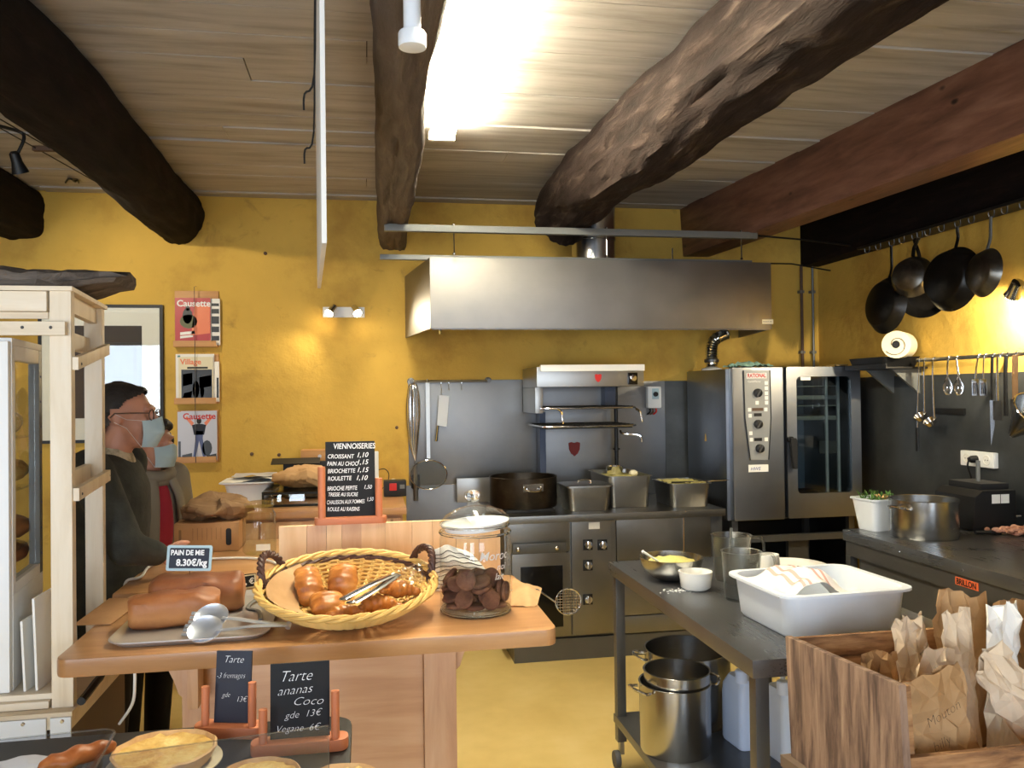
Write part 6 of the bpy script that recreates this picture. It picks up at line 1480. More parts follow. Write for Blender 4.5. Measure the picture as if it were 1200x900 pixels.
# glass case with black edges, paper bag on top
p0_, p1_ = at_y(308, 612, 4.95), at_y(384, 578, 4.95)
t = thing('glass_case', 'black-framed glass display case on the back counter behind the menu board', 'display case', ((p0_.x+p1_.x)/2+.05, 5.1, cz_))
gx0_, gx1_, gz_ = p0_.x-.005, p1_.x+.12, at_y(340, 577, 4.95).z
for z_ in (cz_+.001, gz_-.012): 
    m = MB(); m.box(gx0_, gx1_, 4.95, 4.965, z_, z_+.012).box(gx0_, gx1_, 5.415, 5.43, z_, z_+.012).box(gx0_, gx0_+.015, 4.965, 5.415, z_, z_+.012).box(gx1_-.015, gx1_, 4.965, 5.415, z_, z_+.012)
    m.build('edge_frame', 'black', t)
for x in (gx0_, gx1_-.012):
    for y in (4.95, 5.418): MB().box(x, x+.012, y, y+.012, cz_+.0135, gz_-.0125).build('upright', 'black', t)
MB().box(gx0_+.012, gx1_-.012, 4.953, 4.957, cz_+.013, gz_-.012).build('pane', 'glass_thick', t); MB().box(gx0_+.004, gx0_+.008, 4.963, 5.417, cz_+.013, gz_-.012).build('pane', 'glass_thick', t)
MB().box(gx0_, gx1_, 4.95, 5.43, gz_+.0, gz_+.006).build('lid', 'smoked', t)
c = at_y(350, 600, 5.1)
c.x += .06
t2 = thing('cake_tray', 'shiny foil tray with a dark cake inside the glass case', 'tray', (c.x, 5.12, cz_))
MB(Mloc((c.x+.03, 5.14, cz_+.0003))).loft([rrect(.34, .26, .03, 0), rrect(.38, .3, .03, .05), rrect(.37, .29, .03, .05), rrect(.33, .25, .03, .004)]).build('foil', 'chrome', t2); MB(Mloc((c.x+.03, 5.14, cz_+.0043))).loft([rrect(.3, .22, .03, 0), rrect(.31, .23, .05, .04), rrect(.2, .14, .05, .06)]).build('cake', 'sole_brown', t2)
c = at_y(327, 588, 5.0)
bx_, by_, bz_ = gx0_+.045, 5.0, cz_-.0005
t2 = thing('glass_bottle', 'small clear bottle inside the glass case', 'bottle', (bx_, by_, bz_)); MB().lathe([(.016, bz_), (.018, bz_+.005), (.018, bz_+.044), (.008, bz_+.058), (.008, bz_+.068)], 16, (bx_, by_, 0)).build('body', 'clear_glass', t2); MB().lathe([(.010, bz_+.0675), (.010, bz_+.077)], 12, (bx_, by_, 0)).build('cap', 'white', t2)
c = at_y(352, 560, 5.15)
m = MB().ell((c.x+.02, 5.18, gz_+.07), (.19, .15, .062), 34, 20).jitter(.04, 9, 6).jitter(.012, 30, 2); m.v = [Vector((p.x, p.y, max(p.z, gz_+.007))) for p in m.v]
tag(m.build('paper_bag', 'kraft', smooth=18), 'creased brown paper bag lying on top of the glass case', 'paper bag')
c = at_y(352, 545, 5.55)
t2 = thing('black_box', 'open black box standing behind the paper bag on the glass case', 'box', (c.x, 5.55, cz_)); MB().box(c.x-.1, c.x+.2, 5.46, 5.68, cz_+.0005, at_y(350, 541, 5.5).z).build('carton', 'black', t2, bevel=.004); MB().cbox((c.x-.02, 5.45, at_y(350, 541, 5.5).z+.008), (.3, .1, .004), (.3, 0, 0)).build('flap', 'black', t2)
zt2 = at_y(350, 541, 5.5).z
c = at_y(370, 535, 5.6)
t2 = thing('cardboard_box', 'small yellow cardboard box on top of the black box', 'box', (c.x, 5.58, zt2)); MB().box(c.x-.09, c.x+.14, 5.52, 5.66, zt2+.0005, zt2+.07).build('carton', 'holder_wood', t2, bevel=.003); MB().lathe([(.012, 0), (.012, .001)], 12, (c.x+.03, 5.5195, zt2+.03), Matrix.Rotation(math.pi/2, 4, 'X')).build('sticker', 'cover_grey', t2)
# router / white box and black multi-socket right of the menu board
c = at_y(440, 545, 5.45)
t2 = thing('white_device', 'white plastic charger box with a black cable right of the menu board', 'device', (c.x, 5.45, cz_))
MB().box(c.x-.03, c.x+.02, 5.42, 5.48, cz_+.0005, at_y(440, 529, 5.45).z).build('housing', 'white', t2, bevel=.006)
MB().tube(smooth_path([(c.x+.02, 5.44, c.z-.03), (c.x+.06, 5.42, c.z-.025), (c.x+.085, 5.42, c.z-.06), (c.x+.07, 5.42, c.z-.12), (c.x+.02, 5.42, c.z-.17)], 5), .003, 6).build('cable', 'black', t2)
c = at_y(463, 597, 5.3)
t2 = thing('power_strip', 'black power block with a red switch on the back counter', 'power strip', (c.x, 5.3, cz_))
MB().box(c.x-.07, c.x+.07, 5.26, 5.36, cz_+.0005, cz_+.1).build('housing', 'black', t2, bevel=.006); MB().box(c.x-.035, c.x+.01, 5.25, 5.2595, cz_+.04, cz_+.085).build('switch', 'red', t2, bevel=.003); MB().box(c.x+.03, c.x+.06, 5.255, 5.2598, cz_+.05, cz_+.075).build('label', 'bar_grey', t2)
# ================================================================== left: wooden rack with the glass cabinet
rn = Vector((-.812, 2.43, 0)); rf = Vector((-.872, 2.90, 0)); rz0, rz1 = .79, 1.912
rk = thing('wooden_rack', 'pale open wooden rack of nailed battens at the left of the counter', 'rack', (rn.x-.3, 2.65, rz0))
def rpost(c, w_=.054, d_=.03, z0=rz0, z1=rz1): return MB().box(c.x-w_/2, c.x+w_/2, c.y-d_/2, c.y+d_/2, z0, z1).build('post', 'rack_wood', rk, bevel=.002)
RW = .62
rl = rn+Vector((-RW, 0, 0)); rfl = rf+Vector((-RW, 0, 0))
for c in (rn, rf, rl, rfl): rpost(c)
def batten(a, b, z0, z1, th_=.022, mat='rack_wood_x', off=Vector((0, 0, 0)), ext=.03, name='batten'):
    a, b = Vector((a.x, a.y, 0))+off, Vector((b.x, b.y, 0))+off; d = (b-a).normalized(); n = Vector((-d.y, d.x, 0))*th_/2; a = a-d*ext; b = b+d*ext
    return MB().hexa([a-n+Vector((0, 0, z0)), b-n+Vector((0, 0, z0)), b+n+Vector((0, 0, z0)), a+n+Vector((0, 0, z0)), a-n+Vector((0, 0, z1)), b-n+Vector((0, 0, z1)), b+n+Vector((0, 0, z1)), a+n+Vector((0, 0, z1))]).build(name, mat, rk, bevel=.0015)
fo = Vector((0, -.029, 0)); so = Vector((.02, 0, 0))
def nails(o_, pts):
    for p, nrm in pts:
        MB().lathe([(.0045, 0), (.003, .0015)], 8, p, Vector(nrm).to_track_quat('Z', 'Y').to_matrix().to_4x4()).build('nail', 'rubber_grey', o_)
# front battens
zz1 = at_y(40, 384, 2.40)
o_ = batten(rl, rn, at_y(40, 393, 2.40).z, at_y(40, 377, 2.40).z, off=fo, ext=.02); nails(o_, [((rn.x-.015, 2.389, at_y(40, 384, 2.4).z), (0, -1, 0)), ((rn.x-.085, 2.389, at_y(40, 384, 2.4).z), (0, -1, 0))])
batten(rl, rn, rz1-.055, rz1-.001, .03, ext=-.034)
batten(rl, rn, at_y(40, 378, 2.43).z+.01, rz1-.056, .006, ext=-.034, name='top_panel')
batten(rl, rn, rz0+.001, rz0+.02, .034, ext=-.034)
# side battens
zs1 = at_y(100, 412, 2.66).z
def rside(ya, yb, za, zb, off): 
    return MB().hexa([Vector((rn.x+off, ya, za-.035)), Vector((rn.x+off+.016, ya, za-.035)), Vector((rf.x+off+.016, yb, zb-.035)), Vector((rf.x+off, yb, zb-.035)), Vector((rn.x+off, ya, za)), Vector((rn.x+off+.016, ya, za)), Vector((rf.x+off+.016, yb, zb)), Vector((rf.x+off, yb, zb))]).build('batten', 'rack_wood', rk, bevel=.001)
for py0, py1 in ((411, 403), (563, 551)):
    za = at_y(84, py0+8, 2.45).z; zb = at_y(121, py1, 2.9).z
    o_ = rside(2.42, 2.912, za, zb, .0275); nails(o_, [((rf.x+.0437, 2.9, zb-.018), (1, 0, 0)), ((rn.x+.0437, 2.445, za-.018), (1, 0, 0))])
batten(rn, rf, rz1-.05, rz1-.001, .022, 'rack_wood', ext=-.02)
for py in (392, 549):
    za = at_y(95, py, 2.7).z; batten(rn, rf, za-.05, za, .02, 'rack_wood', off=Vector((-.02, 0, 0)), ext=-.02)
MB().hexa([Vector((rl.x, 2.43, rz0+.021)), Vector((rn.x-.02, 2.43, rz0+.021)), Vector((rf.x-.02, 2.9, rz0+.021)), Vector((rfl.x, 2.9, rz0+.021)), Vector((rl.x, 2.43, rz0+.036)), Vector((rn.x-.02, 2.43, rz0+.036)), Vector((rf.x-.02, 2.9, rz0+.036)), Vector((rfl.x, 2.9, rz0+.036))]).build('shelf_board', 'rack_wood_x', rk)
MB().hexa([Vector((rl.x-.03, 2.405, rz1)), Vector((rn.x+.033, 2.405, rz1)), Vector((rf.x+.035, 2.92, rz1)), Vector((rfl.x, 2.92, rz1)), Vector((rl.x-.03, 2.405, rz1+.012)), Vector((rn.x+.033, 2.405, rz1+.012)), Vector((rf.x+.035, 2.92, rz1+.012)), Vector((rfl.x, 2.92, rz1+.012))]).build('top_board', 'rack_wood_x', rk)
# driftwood board on top
zt_ = rz1+.0125; R2 = random.Random(4); m = MB(); K = 40
pb = at_y(142, 325, 2.72)
xr_ = pb.x
loops = []
for i in range(K+1):
    u = i/K; x = -1.5+(xr_+1.5)*u; end = .045*max(0, (u-.85)/.15)
    y0, y1 = 2.47+.10*max(0, (u-.8)/.2)+.02*noise.noise(Vector((x*6, 1, 0))), 2.80+.03*noise.noise(Vector((x*5, 5, 0)))-.03*max(0, (u-.9)/.1)
    h0, h1 = 0, .055+.018*noise.noise(Vector((x*7, 2, 2)))+.014*math.sin(x*4)
    L = []
    for (yy, zz_) in ((y0, h0), (y0-.006, h1*.3), (y0+.006, h1*.45), (y0, h1*.8), (y0+.03, h1), ((y0+y1)/2, h1+.012), (y1-.03, h1), (y1, h1*.7), (y1-.006, h1*.4), (y1, h0)):
        L.append((x+.012*R2.random()*(1 if i == K else .2)+(.05*R2.random() if i == K else 0), yy+.004*R2.uniform(-1, 1), zt_+max(0, zz_+.004*R2.uniform(-1, 1)*(zz_ > 0))*(1-.35*max(0, (u-.85)/.15))+end*.75))
    loops.append(L)
tag(m.loft(loops).build('driftwood_board', 'drift', smooth=22), 'weathered grey driftwood board lying on top of the wooden rack', 'board')
# white glass-fronted cabinet inside the rack
gc = thing('glass_cabinet', 'small white cabinet with a glass side standing inside the wooden rack', 'cabinet', (-1.1, 2.65, rz0+.037))
gz0, gz1 = rz0+.037, at_y(30, 405, 2.5).z
xg = at_y(20, 500, 2.455).x; xg1 = at_y(51, 480, 2.86).x
# front-left white pillar, glass face running back to the right
pA = Vector((at_y(15, 600, 2.47).x, 2.47, 0)); pB = Vector((at_y(50, 600, 2.80).x, 2.80, 0))
d = (pB-pA).normalized(); n = Vector((d.y, -d.x, 0))
def gquad(s0, s1, z0, z1, th_, mat, name, par, back=0):
    a, b = pA+d*s0-n*back, pA+d*s1-n*back
    return MB().hexa([a+Vector((0, 0, z0)), a-n*th_+Vector((0, 0, z0)), b-n*th_+Vector((0, 0, z0)), b+Vector((0, 0, z0)), a+Vector((0, 0, z1)), a-n*th_+Vector((0, 0, z1)), b-n*th_+Vector((0, 0, z1)), b+Vector((0, 0, z1))]).build(name, mat, par, bevel=.002)
Ls = (pB-pA).length
zgb = at_y(25, 690, 2.55).z
gquad(0, Ls, gz0, zgb, .3, 'white', 'base', gc)
fr_ = gquad(0, .03, zgb+.0005, gz1, .03, 'white', 'frame_post', gc); gquad(Ls-.035, Ls, zgb+.0005, gz1, .03, 'bar_grey', 'frame_post', gc)
gquad(.031, Ls-.036, gz1-.04, gz1, .03, 'white', 'frame_rail', gc); gquad(.031, Ls-.036, zgb+.0005, zgb+.03, .03, 'white', 'frame_rail', gc)
gquad(.031, Ls-.036, zgb+.0305, gz1-.0405, .004, 'glass_thick', 'glass_pane', gc, .012)
gquad(-.0, Ls, gz1+.0005, gz1+.02, .3, 'white', 'roof', gc)
a = pA-Vector((.16, .0, 0)); MB().box(a.x, pA.x-.002, 2.45, 2.48, gz0, gz1+.01).build('front_pillar', 'white', gc, bevel=.006)
gquad(0.0, Ls, zgb, gz1, .006, 'cream', 'back_panel', gc, .29)
for k in range(8):
    z_ = zgb+.06+k*(gz1-zgb-.14)/7; p = pA+d*(Ls-.018)+n*.0+Vector((0, 0, z_)); MB().lathe([(.004, 0), (.003, .002)], 8, p, n.to_track_quat('Z', 'Y').to_matrix().to_4x4()).build('screw', 'denim', fr_)
for z_ in (zgb+.1, zgb+.27, zgb+.42): gquad(.035, Ls-.04, z_, z_+.006, .24, 'glass_thick', 'shelf', gc, .02)
pc = pA.lerp(pB, .95)-n*.105
for z_, mt, r_, lab in ((zgb+.031, 'crust', .07, 'dark round bread on the lowest shelf of the glass cabinet'), (zgb+.107, 'loaf', .075, 'brown loaf on the lower glass shelf of the cabinet'), (zgb+.277, 'tart_fill', .07, 'yellow cake on the middle glass shelf of the cabinet'), (zgb+.427, 'milky', .06, 'wrapped pastry in clear film on the top glass shelf of the cabinet')):
    m = MB().ell((pc.x, pc.y, z_+.036), (r_, r_*1.2, .04), 20, 12).jitter(.012, 18, z_); m.v = [Vector((p.x, p.y, max(p.z, z_))) for p in m.v]; tag(m.build('baked_goods', mt), lab, 'bread')
# stacked white trays and cardboard sheets under/next to the cabinet
zf = rz0+.037
for k in range(6):
    c = Vector((at_y(14, 790, 2.42).x, 2.45, 0)); z_ = zf+.0005+k*.022
    # thin nested tray lips
p = at_y(47, 780, 2.46)
for k, (dx, lean, hh, lab) in enumerate(((0, .05, .25, 'tall white cardboard sheet leaning inside the foot of the rack'), (-.03, .12, .19, 'shorter white card behind the tall sheet in the rack'))):
    m = MB().hexa([(p.x+dx-.01-.0, 2.455, zf), (p.x+dx-.004, 2.455, zf), (p.x+dx+.02, 2.70, zf), (p.x+dx+.014, 2.70, zf), (p.x+dx-.018-.0, 2.455, zf+hh), (p.x+dx-.012, 2.455, zf+hh), (p.x+dx+.012, 2.70, zf+hh+.01), (p.x+dx+.006, 2.70, zf+hh+.01)])
    tag(m.build('card_sheet', 'paper_white'), lab, 'card')
xt = at_y(10, 800, 2.5).x
# table that carries the rack, draped white
rt = thing('rack_table', 'low white cabinet with an enamel edge under the wooden rack', 'cabinet', (-1.15, 2.65, 0))
MB().box(-1.5, -.80, 2.41, 2.95, 0, rz0-.045).build('body', 'cabinet_brown', rt)
MB().box(-1.52, rn.x+.035, 2.38, 2.95, rz0-.0445, rz0-.0005).build('top', 'rack_wood_x', rt)
ez = at_y(40, 842, 2.36).z
def apron(x0, x1):
    P = [(x0, rz0-.012), (x1, rz0-.012), (x1, rz0-.11)] if x1 > -.9 else [(x0, rz0-.012), (x1-.03, rz0-.012)]+[(x1-.03+.035*math.sin(k/6*1.57), rz0-.012-.09*(1-math.cos(k/6*1.57))) for k in range(1, 7)]
    P += [(x1, rz0-.12), (x0, rz0-.12)]
    return MB().prism(P, 0, .006, Matrix(((1, 0, 0, 0), (0, 0, -1, 2.379), (0, 1, 0, 0), (0, 0, 0, 1)))).build('enamel_apron', 'white_plastic', rt)
xa_ = at_y(54, 845, 2.375).x; xb_ = at_y(59, 845, 2.375).x
apron(-1.5, xa_); apron(xb_, rn.x+.034)
for px in (26, 72):
    p = at_y(px, 840, 2.37); MB().lathe([(.006, 0), (.004, .003)], 10, (p.x, 2.373, rz0-.022), Matrix.Rotation(math.pi/2, 4, 'X')).build('screw', 'chrome', rt)
pts = [Vector((-.752, 2.66, cz_-cth-.004)), Vector((-.755, 2.63, .88))]+[at_x(px, py, -.755) for px, py in ((119, 790), (112, 800), (103, 812), (95, 822))]
t = MB().tube(smooth_path(pts, 6), .011, 10); tag(t.build('rubber_hose', 'black'), 'black rubber hose bending under the corner of the rack', 'hose')

# ================================================================== people
def person(label, cx, cy, heading, height, spec):
    """standing figure built as one surface; heading is the direction it faces (radians, 0 = +x)"""
    k = height/1.72; M_ = Matrix.Translation((cx, cy, 0)) @ Matrix.Rotation(heading, 4, 'Z') @ Matrix.Diagonal((k, k, k, 1))
    lean = spec.get('lean', 0)
    sh = lambda s_: Vector((lean, s_*.185, 1.40)); hip = lambda s_: Vector((0, s_*.085, .90))
    el = {s_: Vector(spec['elbow'][s_]) for s_ in (1, -1)}; wr = {s_: Vector(spec['wrist'][s_]) for s_ in (1, -1)}
    hd = Vector((lean+.06, 0, 1.585))
    b = MB(M_)
    # head: cranium, face, jaw, nose, ears, lips, neck
    H = hd
    b.ell(H+Vector((-.012, 0, .028)), (.098, .078, .088), 24, 16); b.ell(H+Vector((.034, 0, -.035)), (.062, .064, .085), 20, 14)
    b.ell(H+Vector((.05, 0, -.092)), (.042, .044, .03), 16, 10); b.ell(H+Vector((.088, 0, .028)), (.016, .052, .014), 14, 8)
    b.caps(H+Vector((.096, 0, .012)), H+Vector((.118, 0, -.028)), .009, .015); b.ell(H+Vector((.104, 0, -.032)), (.012, .02, .009), 12, 8)
    b.ell(H+Vector((.092, 0, -.062)), (.012, .024, .008), 12, 8); b.ell(H+Vector((.09, 0, -.074)), (.011, .02, .007), 12, 8)
    for s_ in (1, -1):
        b.ell(H+Vector((-.006, s_*.078, -.004)), (.02, .009, .034), 14, 10); b.ell(H+Vector((.068, s_*.038, -.02)), (.026, .022, .028), 12, 8)
    b.caps(Vector((lean-.0, 0, 1.40)), H+Vector((-.016, 0, -.06)), .062, .056)
    # trunk and limbs
    b.ell((lean*.9, 0, 1.30), (.115, .19, .15), 20, 14); b.ell((lean*.5, 0, 1.10), (.12, .165, .17), 20, 14); b.ell((0, 0, .94), (.125, .17, .13), 20, 14)
    for s_ in (1, -1):
        b.caps(sh(s_), el[s_], .058, .045); b.caps(el[s_], wr[s_], .044, .03)
        b.caps(hip(s_), (.01, s_*.095, .49), .085, .058); b.caps((.01, s_*.095, .49), (-.02, s_*.095, .09), .057, .038)
        b.caps((-.03, s_*.095, .045), (.13, s_*.11, .035), .042, .035)
        d = (wr[s_]-el[s_]).normalized(); up = Vector((0, 0, 1)); n = d.cross(up).normalized(); up = n.cross(d)
        pm = wr[s_]+d*.05
        b.ell(pm, (.045, .018, .038), 14, 10, Matrix(((d.x, n.x, up.x, 0), (d.y, n.y, up.y, 0), (d.z, n.z, up.z, 0), (0, 0, 0, 1))))
        for q, (o_, L) in enumerate(((.028, .07), (.01, .08), (-.01, .074), (-.028, .056))):
            a = pm+d*.035+up*o_; c = a+d*L*.5-n*s_*.008; e = c+d*L*.42-n*s_*.028; b.caps(a, c, .0095, .009, 8); b.caps(c, e, .009, .0075, 8)
        a = wr[s_]+d*.03+up*.03; c = a+d*.04+up*.026; b.caps(a, c, .011, .010, 8); b.caps(c, c+d*.03+up*.004, .010, .008, 8)
    body = b.build('person', 'skin', remesh=.0075, relax=2, loc=(cx, cy, 0))
    tag(body, label, 'person')
    # jacket
    j = MB(M_); g = .02
    j.loft([[(lean*min(1, max(0, (z_-.8)/.5))+rx2*math.cos(a), ry2*math.sin(a), z_) for a in [2*math.pi*q/28 for q in range(28)]] for z_, rx2, ry2 in ((.74, .15, .195), (.9, .152, .2), (1.05, .148, .2), (1.2, .146, .208), (1.32, .132, .212), (1.4, .1, .18), (1.45, .06, .09))])
    j.ell((lean-.01, 0, 1.405), (.085, .13, .05), 20, 12)
    for s_ in (1, -1):
        j.caps(sh(s_)+Vector((0, 0, .0)), el[s_], .078, .064); w2 = el[s_].lerp(wr[s_], .88); j.caps(el[s_], w2, .062, .046)
    jk = j.build('jacket', spec['jacket'], body, remesh=.011, relax=4)
    # trousers
    tr = MB(M_); tr.ell((0, 0, .90), (.135, .178, .1), 20, 12)
    for s_ in (1, -1): tr.caps(hip(s_), (.01, s_*.095, .49), .098, .074); tr.caps((.01, s_*.095, .49), (-.02, s_*.095, .1), .073, .062)
    tr.build('trousers', 'trousers', body, remesh=.014, relax=3)
    for s_ in (1, -1):
        MB(M_).caps((-.035, s_*.095, .047), (.14, s_*.11, .038), .047, .04).build('shoe', 'black', body)
    # hair cap
    h = MB(M_)
    if spec['hair'] == 'short':
        h.ell(H+Vector((-.022, 0, .045)), (.103, .084, .088), 28, 18); h.ell(H+Vector((-.055, 0, -.01)), (.066, .074, .075), 20, 12); h.ell(H+Vector((.012, 0, .085)), (.068, .06, .035), 18, 10); h.ell(H+Vector((-.015, 0, .085)), (.075, .066, .04), 18, 10)
        ho = h.jitter(.006, 40, 2)
        # cut away the face and the ear zone
        def cut(p): return p
        hm = ho.build('hair', spec['hairmat'], body, remesh=.0055, relax=2)
        bm = bmesh.new(); bm.from_mesh(hm.data); MI = M_.inverted(); off = ORG[body.name]; kill = []
        for f_ in bm.faces:
            c = MI @ (f_.calc_center_median()+off)-H
            line = .085 if c.x > .07 else (.055+(c.x-.02)*.6 if c.x > .02 else (-.01+(c.x+.02)*1.6 if c.x > -.02 else -.01+(c.x+.02)*1.1))
            if abs(c.y) > .04 and -.03 < c.x < .025: line = max(line, .03)
            if c.z < line or c.x > .075: kill.append(f_)
        bmesh.ops.delete(bm, geom=kill, context='FACES'); bm.to_mesh(hm.data); bm.free()
    else:
        R2 = random.Random(3)
        for q in range(70):
            a = R2.uniform(0, 6.28); zz_ = R2.uniform(-.07, .12); r = (1-(max(zz_-.02, 0)/.12)**2)**.5 if zz_ > .02 else 1
            x, y = -.018+.098*r*math.cos(a), .086*r*math.sin(a)
            if x > .045 and zz_ < .065: continue
            h.ell(H+Vector((x, y, zz_)), (.03, .03, .028), 10, 8)
        h.ell(H+Vector((-.03, 0, .04)), (.09, .08, .085), 18, 12)
        h.build('hair', spec['hairmat'], body, remesh=.007, relax=1)
    # mask
    def mk(u, v):
        a = (u-.5)*2.1; zz_ = -.018-.095*v
        bulge = .016*math.sin(math.pi*v)*math.cos(a)
        r = .074-.012*v; x = .036+(.078+bulge)*math.cos(a)*(1-.14*v*v)+.012*math.exp(-((a)/.3)**2)*(1-v); y = (r+.006)*math.sin(a)
        return M_ @ (H+Vector((x+.006, y, zz_+.004*math.cos(9*v)*math.cos(a)+(.012*math.exp(-(a/.35)**2) if v < .05 else 0))))
    MB().grid(mk, 24, 16).build('face_mask', 'mask_blue', body, smooth=80)
    for s_ in (1, -1):
        for zz_ in (-.022, -.085):
            MB().tube([mk(1 if s_ > 0 else 0, 0 if zz_ > -.05 else 1), M_ @ (H+Vector((.03, s_*.083, (zz_+.0)*.5))), M_ @ (H+Vector((-.012, s_*.09, .012 if zz_ > -.05 else -.02)))], .0008, 5).build('ear_loop', 'white', body)
    if spec.get('glasses'):
        gl = MB(M_)
        for s_ in (1, -1):
            gl.tube([H+Vector((.108-.004*abs(math.cos(q*.4)), s_*(.036+.027*math.cos(q*.3927)), .004+.02*math.sin(q*.3927))) for q in range(16)], .0022, 6, True)
            gl.tube([H+Vector((.103, s_*.062, .012)), H+Vector((.06, s_*.084, .013)), H+Vector((-.01, s_*.089, .012)), H+Vector((-.026, s_*.088, -.004))], .0028, 6)
        gl.tube([H+Vector((.112, .01, .008)), H+Vector((.115, 0, .011)), H+Vector((.112, -.01, .008))], .002, 6)
        gl.build('glasses', 'sole_brown', body)
    if spec.get('collar'):
        c = MB(M_); c.loft([[(lean+(.02+rx2)*math.cos(a)*1.0+.0*1, (ry2)*math.sin(a), z_+.02*math.cos(a)*-.8) for a in [2*math.pi*q/28 for q in range(28)]] for rx2, ry2, z_ in ((.075, .105, 1.415), (.062, .085, 1.455), (.05, .073, 1.475), (.046, .069, 1.472), (.055, .078, 1.44))], False, False)
        c.build('shirt_collar', spec['collar'], body, smooth=70)
    if spec.get('front'):
        MB(M_).ell((lean+.07, 0, 1.18), (.085, .085, .26), 20, 14).build('top', spec['front'], body)
    if spec.get('scarf'):
        s2 = MB(M_)
        for q in range(2): s2.tube([(lean+.02+(.085+.012*q)*math.cos(a), (.10+.01*q)*math.sin(a), 1.425+.025*q-.03*math.cos(a)) for a in [2*math.pi*t_/24 for t_ in range(24)]], .03, 10, True)
        for s_ in (1, -1): s2.tube(smooth_path([(lean+.10, s_*.06, 1.42), (lean+.145, s_*.085, 1.3), (lean+.15, s_*.095, 1.1)], 6), .036, 10, flat=.5)
        s2.build('scarf', 'scarf', body, smooth=70)
    return body
hm_ = at_y(139, 500, 3.28)
person('man in a dark grey jacket, glasses and a face mask behind the rack', hm_.x-.075, 3.28, math.radians(-4), 1.685, dict(lean=.045, jacket='jacket', hair='short', hairmat='hair_dark', glasses=True, collar='plaid',
       elbow={1: (-.02, .26, 1.12), -1: (.19, -.25, 1.13)}, wrist={1: (-.04, .26, .88), -1: (.275, -.17, 1.092)}))
hw_ = at_y(183, 535, 3.95)
person('woman with a blue face mask, grey scarf and red top half hidden by the man', hw_.x-.06, 3.95, math.radians(-35), 1.54, dict(lean=.02, jacket='scarf', hair='curly', hairmat='hair_dark', front='red_top', scarf=True,
       elbow={1: (.02, .25, 1.12), -1: (.0, -.25, 1.12)}, wrist={1: (.1, .22, .9), -1: (.02, -.24, .88)}))

# ================================================================== foreground display table with tarts
fz_ = .9
ft = thing('display_table', 'black round-cornered display table in front of the sales counter', 'table', (-.6, 1.5, 0))
xr2 = at_z(410, 850, fz_).x+.004; yf2 = at_z(300, 846, fz_).y
W2, D2 = 1.5, 1.0
L = rrect(W2, D2, .05, 0, 6, xr2-W2/2, yf2-D2/2)
MB().loft([[(x, y, z_) for x, y, _ in L] for z_ in (fz_-.03, fz_)]).build('top', 'black', ft, bevel=.005)
for x in (xr2-.12, xr2-W2+.08):
    for y in (yf2-.12, yf2-D2+.08): MB().box(x, x+.04, y, y+.04, 0, fz_-.0305).build('leg', 'black', ft)
p = at_z(268, 868, fz_)
L1 = [('Tarte', .2, .84, .021, -.0004, .35, .95), ('-3 fromages', .02, .62, .0165, -.0004, .4, .8), ('gde', .2, .36, .014, -.0003, .35, .9), ('13€', .6, .30, .016, -.0003, .3, .9)]
easel('tall narrow blue-black slate reading tarte 3 fromages in front of the counter', Vector((p.x-.0, p.y+.03, fz_+.0005)), .078, .15, .12, 'terracotta', .085, .095, L1, 'slate_blue', xdir=(1, -.25, 0), base_d=.05, pr=.68)
p = at_z(352, 884, fz_)
L2 = [('Tarte', .14, .76, .031, -.0006, .4, .95), ('ananas', .11, .58, .025, -.0005, .4, 1.05), ('Coco', .36, .44, .023, -.0005, .4, 1.2), ('gde  13€', .24, .27, .019, -.0004, .35, 1.05), ('Vegane  6€', .08, .10, .019, -.0004, .35, 1.0)]
easel('wide slate reading tarte ananas coco on a terracotta stand', Vector((p.x-.002, p.y+.02, fz_+.0005)), .118, .15, .1, 'terracotta', .072, .098, L2, 'slate', xdir=(1, .0, 0), base_d=.05, pr=.68)
def tart(label, c, R, seed):
    t = thing('tart', label, 'tart', c, 'tarts on the black table'); x, y, z_ = c
    MB().lathe([(R*.86, z_), (R*.97, z_+.02), (R, z_+.026), (R*.95, z_+.028), (R*.88, z_+.016), (R*.85, z_+.01)], 40, (x, y, 0)).jitter(.003, 40, seed).build('crust', 'tart_crust', t)
    m = MB(); K = 22
    loops = [[(x+R*.93*(q/10)*math.cos(2*math.pi*j/40), y+R*.93*(q/10)*math.sin(2*math.pi*j/40), z_+.02+.008*noise.noise(Vector((q*.5*math.cos(j*.157)+seed, q*.5*math.sin(j*.157), seed)))) for j in range(40)] for q in (10, 8, 6, 4, 2, .05)]
    m.loft(loops, False, True).build('filling', 'tart_fill', t, smooth=70)
    MB().lathe([(R*1.02, z_-.0045), (R*1.1, z_-.003), (R*1.1, z_-.0005), (R, z_-.0015), (.002, z_-.0015)], 40, (x, y, 0)).build('card_plate', 'cream', t)
    return t
for px, py, R, lab in ((193, 893, .098, 'golden cheese tart under the clear acrylic sheet'), (303, 925, .075, 'pale tart in front of the wide slate'), (401, 932, .07, 'light tart at the near corner of the black table')):
    c = at_z(px, py, fz_+.005); tart(lab, (c.x, c.y, fz_+.0055), R, px)
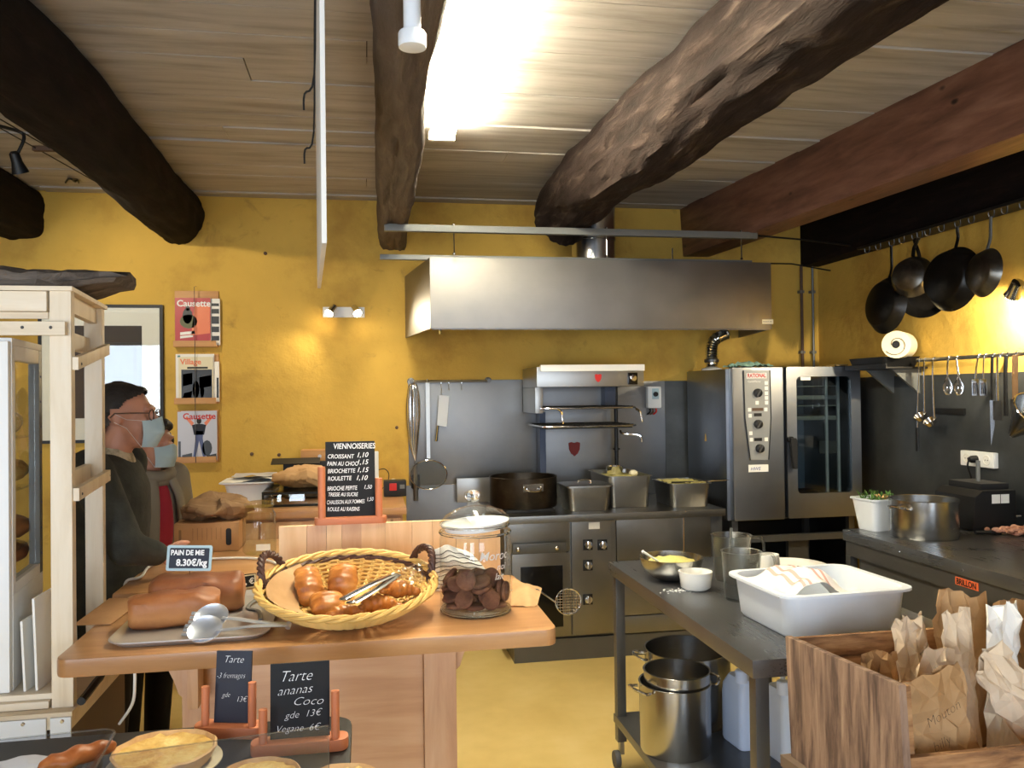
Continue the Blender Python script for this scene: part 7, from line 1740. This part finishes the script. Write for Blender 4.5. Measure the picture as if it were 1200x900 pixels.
# acrylic sheet leaning over the tarts
A0 = at_y(385, 850, 1.49); B0 = at_y(120, 886, 1.39)
g = thing('acrylic_cover', 'clear acrylic guard sheet standing in front of the slates and tarts', 'acrylic sheet', (A0.x-.2, 1.55, fz_))
dn = Vector((A0.y-B0.y, -(A0.x-B0.x), 0)).normalized()*.0035
a0, b0 = Vector((A0.x, A0.y, 0)), Vector((B0.x, B0.y, 0)); zz = Vector((0, 0, 1))
def slab(p, q, z0, z1p, z1q, name, n_):
    MB().hexa([p+zz*z0, q+zz*z0, q+n_+zz*z0, p+n_+zz*z0, p+zz*z1p, q+zz*z1q, q+n_+zz*z1q, p+n_+zz*z1p]).build(name, 'acrylic', g)
slab(b0, a0, fz_+.0005, B0.z, A0.z, 'pane', dn)
MB().tube([b0+zz*B0.z, a0+zz*A0.z, a0+zz*(fz_+.001)], .0012, 6).build('polished_edge', 'milky', g)
ft_ = a0-(a0-b0).normalized()*.06
MB().box(ft_.x-.03, ft_.x+.03, A0.y-.05, A0.y+.003, fz_+.0005, fz_+.004).build('foot', 'acrylic', g)
# glass dish with a long pastry, left
c = at_z(70, 900, fz_+.05)
t = thing('glass_dish', 'clear rectangular glass dish at the left of the black table', 'dish', (c.x, c.y, fz_))
e = at_z(143, 857, fz_+.055); e0 = at_z(0, 874, fz_+.055)
MB(Mloc((e.x-.27, e.y-.14, fz_+.0005), math.radians(4))).loft([rrect(.44, .2, .03, 0), rrect(.54, .28, .03, .055), rrect(.53, .27, .03, .055), rrect(.43, .19, .03, .006)]).build('body', 'acrylic', t)
MB(Mloc((e.x-.27, e.y-.14, fz_+.0005), math.radians(4))).tube(rrect(.536, .276, .03, .056), .0018, 6, True).build('rim', 'milky', t)
c = at_z(80, 888, fz_+.03)
c = at_z(91, 880, fz_+.05)
m = MB(Mloc((c.x+.0, c.y-.0, fz_+.04), math.radians(38)))
for k in range(9): u = (k-4)/4; m.ell((.052*u, 0, .003*math.sin(k*2)), (.022, .022*(1-.4*abs(u)**2), .018*(1-.3*abs(u)**2)), 12, 8)
tag(m.jitter(.006, 30, 1).build('pastry_log', 'crust', remesh=.006, relax=2), 'long brown glazed pastry lying in the clear glass dish', 'pastry')
c = at_z(20, 885, fz_+.03)
m = MB().grid(lambda u, v: (e.x-.48+.36*u, e.y-.20+.16*v, fz_+.033+.014*noise.noise(Vector((u*5, v*5, 2)))), 14, 8)
tag(m.build('plastic_film', 'cover_grey', smooth=15), 'crumpled grey cling film in the glass dish', 'plastic film')
